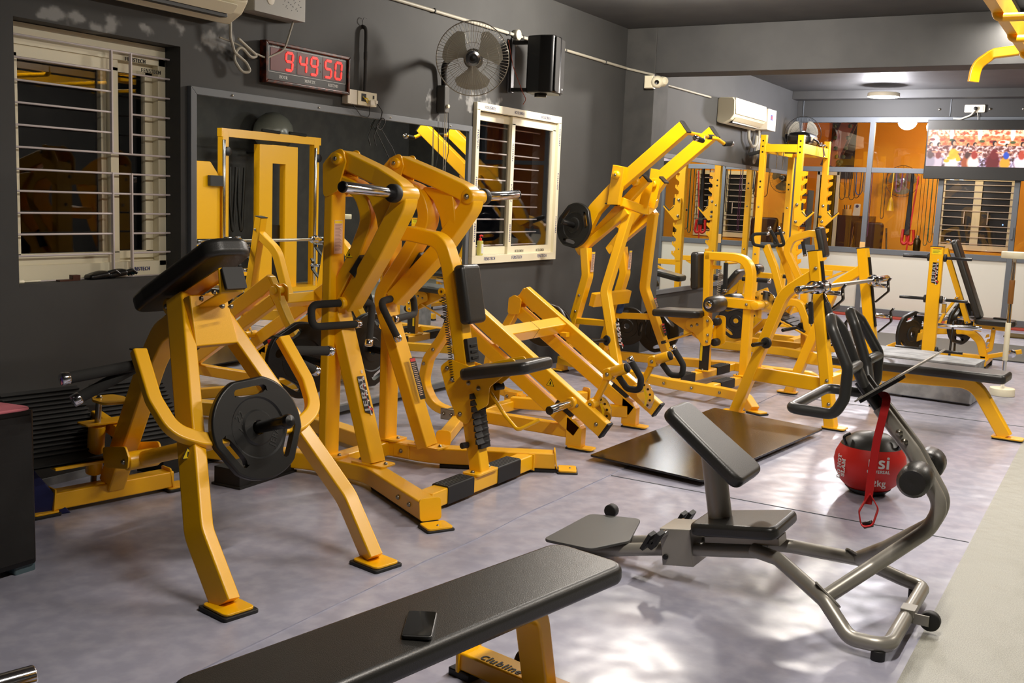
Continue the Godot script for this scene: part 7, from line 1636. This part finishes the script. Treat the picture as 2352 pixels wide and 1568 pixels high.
# ---------------------------------------------------------------- things in the foreground
func foreground() -> void:
	stretch_machine()
	# flat bench with a phone on it
	var t := thing("flat_bench", "flat black padded bench with a yellow leg nearest the camera", "bench", Vector3(-1.455, 0, -2.13), -10.0)
	part(t, "bench_pad", mb().slab(rect2(0.285, 1.38, 0.06, 6), Vector3(0, 0.37, 0), Vector3.RIGHT, Vector3(0, 0, -1), 0.06, 0.022, 4, 0.004), M.vinyl)
	for s in [1, -1]:
		ybar(t, "leg", [0, 0.35, s * 0.05, 0, 0.34, s * 0.40, 0, 0.03, s * 0.47], 0.05, 0.10, Vector3.RIGHT, 0.08)
		part(t, "foot_bar", mb().beam(Vector3(-0.30, 0.055, s * 0.48), Vector3(0.26, 0.055, s * 0.48), 0.09, 0.06, Vector3.UP), M.yellow)
		for k in [-1, 1]: part(t, "rubber_foot", mb().box(Vector3(k * 0.28 - 0.02, 0.012, s * 0.48), Vector3(0.09, 0.024, 0.10), 0.004), M.rubber)
		part(t, "end_plate", mb().box(Vector3(-0.305, 0.065, s * 0.48), Vector3(0.012, 0.09, 0.11), 0.004), M.yellow)
	part(t, "spine", mb().beam(Vector3(0, 0.35, -0.42), Vector3(0, 0.35, 0.42), 0.06, 0.04, Vector3.UP), M.yellow)
	part(t, "wheel", mb().cyl(Vector3(-0.16, 0.07, -0.56), Vector3(-0.12, 0.07, -0.56), 0.035, 0.006), M.rubber)
	print3(t, "lettering", "Clubline", 0.03, M.ink, Vector3(-0.15, 0.0865, -0.46), Vector3.RIGHT, Vector3(0, 0, -1), 0.0006)
	t = thing("phone", "black smartphone lying on the near flat bench pad", "phone", Vector3(-1.425, 0.4335, -2.03), 30.0)
	part(t, "body", mb().slab(rect2(0.075, 0.155, 0.01), Vector3.ZERO, Vector3.RIGHT, Vector3(0, 0, -1), 0.010, 0.003), M.handle)
	part(t, "screen", mb().slab(rect2(0.07, 0.148, 0.008), Vector3(0, 0.010, 0), Vector3.RIGHT, Vector3(0, 0, -1), 0.0008, 0.0), mat(Color(0.02, 0.02, 0.02), 0.05))
	# rubber mat with a lifted corner
	single("rubber_mat", mb().slab(rnd2(Q([-2.58, 5.33, -1.85, 5.22, -1.66, 6.98, -2.49, 7.17]), 0.02), Vector3(0, 0.008, 0), Vector3.RIGHT, Vector3(0, 0.004, -1), 0.012, 0.003), mat(Color(0.075, 0.07, 0.06), 0.22), "glossy black rubber mat lying on the floor behind the grey seat", "mat")
	# medicine ball
	t = thing("medicine_ball", "red and black medicine ball on the floor beside the hanging red strap", "ball", Vector3(-1.10, 0, -5.72))
	part(t, "ball_body", mb().lathe(Vector3.ZERO, Vector3.UP, [[0.10, 0.02], [0.145, 0.06], [0.178, 0.12], [0.187, 0.17], [0.18, 0.215], [0.157, 0.262]], 36), M.red)
	part(t, "black_top", mb().lathe(Vector3.ZERO, Vector3.UP, [[0.158, 0.261], [0.13, 0.295], [0.085, 0.322], [0.0, 0.335]], 36), M.vinyl)
	part(t, "black_base", mb().lathe(Vector3.ZERO, Vector3.UP, [[0.0, 0.0], [0.09, 0.003], [0.12, 0.032]], 30), M.vinyl)
	for a in [0.3, 2.4]: part(t, "loop", mb().tube(fil(P([cos(a) * 0.15, 0.27, sin(a) * 0.15, cos(a) * 0.17, 0.31, sin(a) * 0.17, cos(a) * 0.13, 0.325, sin(a) * 0.13]), 0.02), 0.008, 8), M.black)
	var f := Vector3(0.42, 0.05, 0.9).normalized(); var r := Vector3(0.9, 0, -0.42)
	print3(t, "lettering", "usi", 0.06, M.inkwhite, f * 0.186 + Vector3(0, 0.195, 0), r, Vector3.UP, 0.004)
	print3(t, "lettering", "UNIVERSAL", 0.016, M.inkwhite, f * 0.187 + Vector3(0, 0.15, 0), r, Vector3.UP, 0.004)
	print3(t, "lettering", "12kg", 0.03, M.inkwhite, f * 0.176 + Vector3(0, 0.085, 0), r, Vector3(-0.1, 1, -0.2), 0.004)
	f = Vector3(-0.62, 0, 0.78); r = Vector3(0.78, 0, 0.62)
	print3(t, "lettering", "DO NOT", 0.024, M.inkwhite, f * 0.187 - r * 0.015 + Vector3(0, 0.15, 0), Vector3.UP, -r, 0.004, "Droid Serif")
	print3(t, "lettering", "SLAM", 0.024, M.inkwhite, f * 0.187 + r * 0.018 + Vector3(0, 0.15, 0), Vector3.UP, -r, 0.004, "Droid Serif")
	# red strap on the mast
	t = thing("red_strap", "red webbing strap with loop handle hanging from the grey stretch machine's mast", "strap", Vector3(-1.2, 0, -3.888))
	part(t, "webbing", mb().sweep(fil(P([0.45, 0.84, -0.03, 0.505, 0.855, 0.06, 0.50, 0.79, 0.085, 0.487, 0.70, 0.088, 0.478, 0.55, 0.088, 0.475, 0.46, 0.088]), 0.04), MB.rr(0.028, 0.004, 0.0015), Vector3(0.3, 0.1, 1)), M.strap)
	part(t, "loop", mb().sweep(fil(P([0.478, 0.50, 0.088, 0.448, 0.43, 0.095, 0.462, 0.375, 0.10, 0.50, 0.39, 0.095, 0.512, 0.45, 0.085, 0.478, 0.50, 0.084]), 0.025), MB.rr(0.004, 0.03, 0.0015), Vector3(0.3, 0.1, 1)), M.strap)
	part(t, "grip_pad", mb().cyl(Vector3(0.466, 0.378, 0.085), Vector3(0.497, 0.392, 0.085), 0.013), M.black)
	# speaker cabinet with a spiky pod
	t = thing("floor_speaker", "tall black speaker cabinet at the left edge with perforated front", "loudspeaker", Vector3(-3.72, 0, -2.12))
	part(t, "cabinet", mb().box(Vector3(0, 0.335, 0), Vector3(0.44, 0.60, 0.60), 0.012), M.black)
	part(t, "grille", mb().box(Vector3(0.222, 0.335, 0), Vector3(0.008, 0.56, 0.57), 0.003), bumpy(mat(Color(0.06, 0.055, 0.05), 0.6), 0.3, 10.0, 0.8, 41))
	for z in [-0.26, 0.26]:
		for x in [-0.17, 0.17]: part(t, "foot_block", mb().box(Vector3(x, 0.018, z), Vector3(0.07, 0.036, 0.09), 0.008), mat(Color(0.32, 0.40, 0.43), 0.6))
	single("cloth", mb().slab(rnd2(Q([-0.1, -0.12, 0.1, -0.1, 0.12, 0.14, -0.1, 0.1]), 0.04), Vector3.ZERO, Vector3.RIGHT, Vector3(0, 0, -1), 0.012, 0.005), mat(Color(0.85, 0.48, 0.52), 0.8), "pink cloth under the purple spiky pod on the speaker cabinet", "cloth", Vector3(-3.60, 0.636, -2.27))
	t = thing("balance_pod", "purple half-ball balance pod covered in small spikes on the speaker cabinet", "pod", Vector3(-3.60, 0.648, -2.22))
	var pm := mat(Color(0.22, 0.10, 0.42), 0.25)
	part(t, "dome", mb().lathe(Vector3.ZERO, Vector3.UP, [[0.0, 0.0], [0.085, 0.0], [0.095, 0.015], [0.09, 0.045], [0.07, 0.075], [0.04, 0.095], [0.0, 0.1]], 28), pm)
	var sp := mb()
	for i in 6:
		for k in 30 - i * 4:
			var e := 0.2 + i * 0.22; var a := TAU * k / (30 - i * 4)
			var d := Vector3(cos(a) * cos(e), sin(e), sin(a) * cos(e))
			sp.lathe(Vector3(d.x * 0.09, d.y * 0.096, d.z * 0.09), d, [[0.005, 0.0], [0.002, 0.007], [0.0, 0.008]], 6)
	part(t, "spikes", sp, pm).set_meta("kind", "stuff")
	single("folded_mat", mb().slab(Q([-0.14, 0.0, 0.16, 0.0, -0.02, 0.26]), Vector3.ZERO, Vector3(0.4, 0, -1), Vector3.UP, 0.05, 0.006), mat(Color(0.05, 0.08, 0.30), 0.6), "blue triangular folded pad on the floor behind the speaker cabinet", "pad", Vector3(-4.12, 0.0, -2.82))
	for k in 2:
		t = thing("rubber_block", ["black rubber block with a red label under the hanging weight plate", "plain black rubber block by the wall behind the near row machine"][k], "block", [Vector3(-3.80, 0, -3.89), Vector3(-4.28, 0, -3.83)][k], 3.0)
		part(t, "block_body", mb().box(Vector3(0, 0.05, 0), Vector3(0.17, 0.09, 0.42), 0.004).box(Vector3(0, 0.006, 0), Vector3(0.19, 0.012, 0.44), 0.003), M.rubber)
		if k == 0:
			part(t, "label_plate", mb().box(Vector3(0.087, 0.055, 0.02), Vector3(0.003, 0.045, 0.17), 0.001), M.red)
			bolts_on(t, [0.088, 0.065, -0.04, 0.088, 0.065, 0.08], Vector3.RIGHT)
	single("hose", mb().tube(fil(P([-0.1, 0, 0, 0, 0.02, 0.0, 0.14, 0.0, -0.03]), 0.05), 0.016, 10).tube(fil(P([-0.1, 0.03, 0, 0, 0.05, 0.0, 0.14, 0.03, -0.03]), 0.05), 0.016, 10), M.red, "red rubber tube pair lying on the near rear peg of the two-armed row machine", "tube", Vector3(-3.80, 0.655, -4.12), 40)
	t = thing("barbell_end", "bright chrome bar end poking in at the bottom left corner", "barbell", Vector3(-2.2, 0.30, -1.50))
	part(t, "sleeve", mb().cyl(Vector3(0.01, 0, 0), Vector3(-0.10, 0.0, 0.40), 0.026, 0.004, 24), M.chrome)
	part(t, "stand", mb().box(Vector3(-0.09, -0.16, 0.33), Vector3(0.10, 0.28, 0.10), 0.006), M.black)
	monkey_bars()
func stretch_machine() -> void:
	var t := thing("stretch_machine", "silver grey seated stretch machine with looped dark handles and foam rollers", "gym machine", Vector3(-1.2, 0, -3.888))
	part(t, "base_ring", mb().tube(fil(P([0.06, 0.19, 0.05, 0.17, 0.19, 0.09, 0.394, 0.135, 0.265, 0.50, 0.05, 0.335, 0.63, 0.052, 0.34, 0.63, 0.052, -0.34, 0.55, 0.07, -0.33, 0.394, 0.135, -0.265, 0.17, 0.19, -0.09, 0.06, 0.19, -0.05]), 0.07, 7), 0.027, 14), M.silver)
	for s in [1, -1]:
		part(t, "main_tube", mb().tube(fil(P([0.10, 0.19, s * 0.045, -0.25, 0.13, s * 0.05, -0.68, 0.035, s * 0.07]), 0.1), 0.027, 14), M.silver)
		part(t, "mast_tube", mb().tube(fil(P([0.394, 0.145, s * 0.25, 0.52, 0.25, s * 0.13, 0.68, 0.395, s * 0.04, 0.715, 0.485, s * 0.036, 0.60, 0.665, s * 0.034, 0.475, 0.805, s * 0.032]), 0.10, 8), 0.027, 16), M.silver)
		part(t, "weld_flange", mb().slab(rect2(0.12, 0.05, 0.02), Vector3(0.40, 0.155, s * 0.245), Vector3(0.85, -0.5, s * 0.3), Vector3(0, 0.5, 0.8), 0.008, 0.002), M.silver)
		part(t, "mast_sleeve", mb().tube(P([0.50, 0.777, s * 0.032, 0.40, 0.895, s * 0.036]), 0.0235, 14), M.blackpaint)
		part(t, "handle_loop", mb().tube(fil(P([0.42, 0.87, s * 0.036, 0.40, 0.93, s * 0.07, 0.335, 1.08, s * 0.10, 0.30, 1.13, s * 0.14, 0.33, 1.09, s * 0.215, 0.401, 0.964, s * 0.25, 0.40, 0.86, s * 0.26, 0.37, 0.80, s * 0.26, 0.215, 0.802, s * 0.26, 0.215, 0.802, 0.0]), 0.045, 6), 0.0195, 14), M.handle)
		part(t, "cross_tube", mb().cyl(Vector3(0.395, 0.955, s * 0.07), Vector3(0.401, 0.955, s * 0.25), 0.019), M.handle)
		part(t, "foam_roller", mb().lathe(Vector3(0.635, 0.59, s * 0.065), Vector3(0, 0, s), [[0.0, 0.0], [0.04, 0.0], [0.055, 0.015], [0.057, 0.06], [0.055, 0.12], [0.043, 0.137], [0.03, 0.134], [0.0, 0.138]], 26), M.vinyl)
		part(t, "rubber_foot", mb().cyl(Vector3(0.60, 0.0, s * 0.34), Vector3(0.60, 0.035, s * 0.34), 0.024), M.rubber)
		part(t, "pedal", mb().box(Vector3(-0.29, 0.19, s * 0.17), Vector3(0.075, 0.018, 0.06), 0.004, Basis(Vector3(0, 0, 1), 1.1)).box(Vector3(-0.325, 0.18, s * 0.17), Vector3(0.075, 0.016, 0.06), 0.004, Basis(Vector3(0, 0, 1), 1.1)).cyl(Vector3(-0.30, 0.185, s * 0.13), Vector3(-0.30, 0.185, s * 0.20), 0.009), M.rubber)
		part(t, "pedal_axle", mb().cyl(Vector3(-0.285, 0.20, s * 0.08), Vector3(-0.30, 0.19, s * 0.145), 0.012), M.chrome)
		part(t, "bolt_cap", mb().cyl(Vector3(-0.28, 0.10, s * 0.085), Vector3(-0.28, 0.10, s * 0.095), 0.011), M.black)
	part(t, "roller_axle", mb().cyl(Vector3(0.635, 0.59, -0.1), Vector3(0.635, 0.59, 0.1), 0.02), M.silver)
	part(t, "pedal_box", mb().box(Vector3(-0.24, 0.145, 0), Vector3(0.13, 0.15, 0.17), 0.005, Basis(Vector3(0, 0, 1), 0.15)), M.silver)
	part(t, "seat_carrier", mb().box(Vector3(0.01, 0.215, 0), Vector3(0.30, 0.03, 0.10), 0.004, Basis(Vector3(0, 0, 1), 0.17)), M.silver)
	part(t, "seat_pad", mb().slab(rnd2(Q([-0.18, -0.12, 0.18, -0.16, 0.18, 0.16, -0.18, 0.12]), 0.045, 5), Vector3(0.0, 0.245, 0), Vector3(0.985, 0.17, 0), Vector3(0, 0, -1), 0.05, 0.018, 4, 0.005), M.vinyl)
	part(t, "pad_post", mb().tube(P([-0.09, 0.25, 0, -0.15, 0.56, 0]), 0.047, 22), M.silver)
	part(t, "back_pad", mb().slab(rnd2(Q([-0.21, -0.11, 0.20, -0.14, 0.20, 0.14, -0.21, 0.11]), 0.05, 5), Vector3(-0.165, 0.545, 0), Vector3(0.81, -0.585, 0), Vector3(0, 0, -1), 0.055, 0.02, 4, 0.006), M.vinyl)
	part(t, "step_plate", mb().slab(rnd2(Q([-0.17, -0.22, 0.06, -0.24, 0.15, -0.06, 0.06, 0.26, -0.17, 0.22]), 0.04, 5), Vector3(-0.60, 0.105, 0), Vector3(1, 0.05, 0), Vector3(0, 0, -1), 0.012, 0.003), mat(Color(0.25, 0.25, 0.24), 0.5))
	part(t, "plate_wheel", mb().cyl(Vector3(-0.69, 0.125, -0.29), Vector3(-0.69, 0.125, -0.25), 0.03, 0.006), M.rubber)
	part(t, "rear_foot", mb().box(Vector3(-0.66, 0.02, 0), Vector3(0.06, 0.04, 0.40), 0.006), M.rubber)
	part(t, "placard", mb().box(Vector3(0.53, 0.925, 0), Vector3(0.31, 0.006, 0.26), 0.001, Basis(Vector3(0, 0, 1), 0.652)), M.silver)
	part(t, "placard_bracket", mb().box(Vector3(0.47, 0.872, 0), Vector3(0.16, 0.022, 0.12), 0.003, Basis(Vector3(0, 0, 1), 0.652)), M.rubber)
	part(t, "wheel", mb().cyl(Vector3(0.71, 0.05, -0.015), Vector3(0.71, 0.05, 0.02), 0.036, 0.006, 22), M.rubber)
	part(t, "wheel_fork", mb().box(Vector3(0.665, 0.055, 0.028), Vector3(0.09, 0.04, 0.008), 0.003).box(Vector3(0.635, 0.07, 0), Vector3(0.05, 0.03, 0.07), 0.004), M.silver)
	bolts_on(t, [0.575, 0.70, 0.062, 0.555, 0.73, 0.062], Vector3(0, 0, 1))
func monkey_bars() -> void:
	var t := thing("monkey_bars", "yellow overhead monkey bar rig with a curved hook at the top right", "rig", Vector3(0, 0, 0))
	for x in [-0.66, 0.45]: part(t, "side_beam", mb().box(Vector3(x, 2.49, -5.3), Vector3(0.05, 0.10, 4.4), 0.005), M.yellow)
	for k in 7: part(t, "rung", mb().tube(fil(P([-0.67, 2.49, -3.5 - k * 0.66, -0.67, 2.42, -3.5 - k * 0.66, 0.46, 2.42, -3.5 - k * 0.66, 0.46, 2.49, -3.5 - k * 0.66]), 0.06), 0.02, 12), M.yellow)
	ybar(t, "hook", [-0.66, 2.48, -6.95, -0.86, 2.48, -7.1, -0.955, 2.42, -7.15, -0.965, 2.32, -7.15], 0.06, 0.05, Vector3(0.5, 0, 1), 0.1)
	for x in [-0.66, 0.45]:
		for z in [-3.4, -3.9]: part(t, "hanger", mb().box(Vector3(x, 2.855, z), Vector3(0.04, 0.64, 0.04), 0.003), M.yellow)

# ---------------------------------------------------------------- what the mirror shows of the other side
func mirror_side() -> void:
	var t := thing("cable_machine", "yellow two-column cable machine seen in the big mirror", "gym machine", Vector3(1.8, 0, -11.3))
	part(t, "weight_cover", mb().box(Vector3(0, 1.06, 0.22), Vector3(0.12, 2.05, 0.26), 0.01), M.yellow)
	part(t, "weight_cover", mb().box(Vector3(0, 1.06, -0.30), Vector3(0.12, 2.05, 0.26), 0.01), M.yellow)
	part(t, "cover_top", mb().box(Vector3(0, 1.96, -0.04), Vector3(0.12, 0.26, 0.30), 0.01), M.yellow)
	part(t, "weight_stack", mb().box(Vector3(0.08, 0.5, -0.04), Vector3(0.1, 0.9, 0.24), 0.004), M.black)
	for z in [0.98, -0.85]:
		part(t, "column", mb().box(Vector3(0, 1.12, z), Vector3(0.10, 2.2, 0.11), 0.005), M.yellow)
		part(t, "guide_rod", mb().cyl(Vector3(-0.1, 0.05, z + 0.08), Vector3(-0.1, 2.1, z + 0.08), 0.022), M.chrome)
		part(t, "pulley", mb().cyl(Vector3(-0.1, 1.95, z), Vector3(-0.06, 1.95, z), 0.06), M.black)
	part(t, "top_beam", mb().box(Vector3(0, 2.2, 0.05), Vector3(0.09, 0.11, 2.0), 0.005), M.yellow)
	part(t, "bottom_beam", mb().box(Vector3(0, 0.3, 0.65), Vector3(0.06, 0.10, 0.7), 0.005), M.yellow)
	part(t, "base", mb().box(Vector3(0, 0.03, 0.05), Vector3(0.5, 0.06, 2.0), 0.005), M.yellow)
	for z in [0.3, -0.25]: part(t, "pull_up_grip", mb().cyl(Vector3(-0.05, 2.28, z), Vector3(-0.05, 2.27, z - 0.35), 0.022), M.foam)
	var s := thing("exercise_ball", "large grey exercise ball reflected above the cable machine", "ball", Vector3(2.25, 2.30, -11.75))
	part(s, "ball_body", mb().lathe(Vector3.ZERO, Vector3.UP, [[0.0, -0.30], [0.115, -0.277], [0.212, -0.212], [0.277, -0.115], [0.30, 0.0], [0.277, 0.115], [0.212, 0.212], [0.115, 0.277], [0.0, 0.30]], 32), mat(Color(0.45, 0.45, 0.42), 0.25))
	part(s, "wall_ring", mb().box(Vector3(0.2, -0.31, 0), Vector3(0.30, 0.03, 0.4), 0.004), M.black)
	for k in 3: single("attachment", mb().tube(fil(P([0, 0.5, 0, 0.0, 0.0, 0.03, 0.0, -0.5, 0.06, 0.0, 0.0, 0.12, 0, 0.5, 0.12]), 0.1), 0.022, 8), M.cable, ["black rope attachment hanging first in the cable machine opening", "black strap attachment hanging second in the cable machine opening", "black belt attachment hanging third in the cable machine opening"][k], "attachment", Vector3(1.95, 1.25, -10.55 - k * 0.16))
	t = thing("selector_machine", "yellow upright gym machine reflected at the mirror's left edge", "gym machine", Vector3(1.85, 0, -10.0))
	part(t, "tower", mb().slab(rnd2(Q([-0.22, 0, 0.22, 0, 0.22, 1.6, 0.05, 1.8, -0.22, 1.8]), 0.03), Vector3(-0.1, 0, 0), Vector3(0, 0, -1), Vector3.UP, 0.2, 0.01), M.yellow)
	part(t, "pad", mb().box(Vector3(-0.14, 1.55, -0.1), Vector3(0.06, 0.14, 0.24), 0.015), M.vinyl)
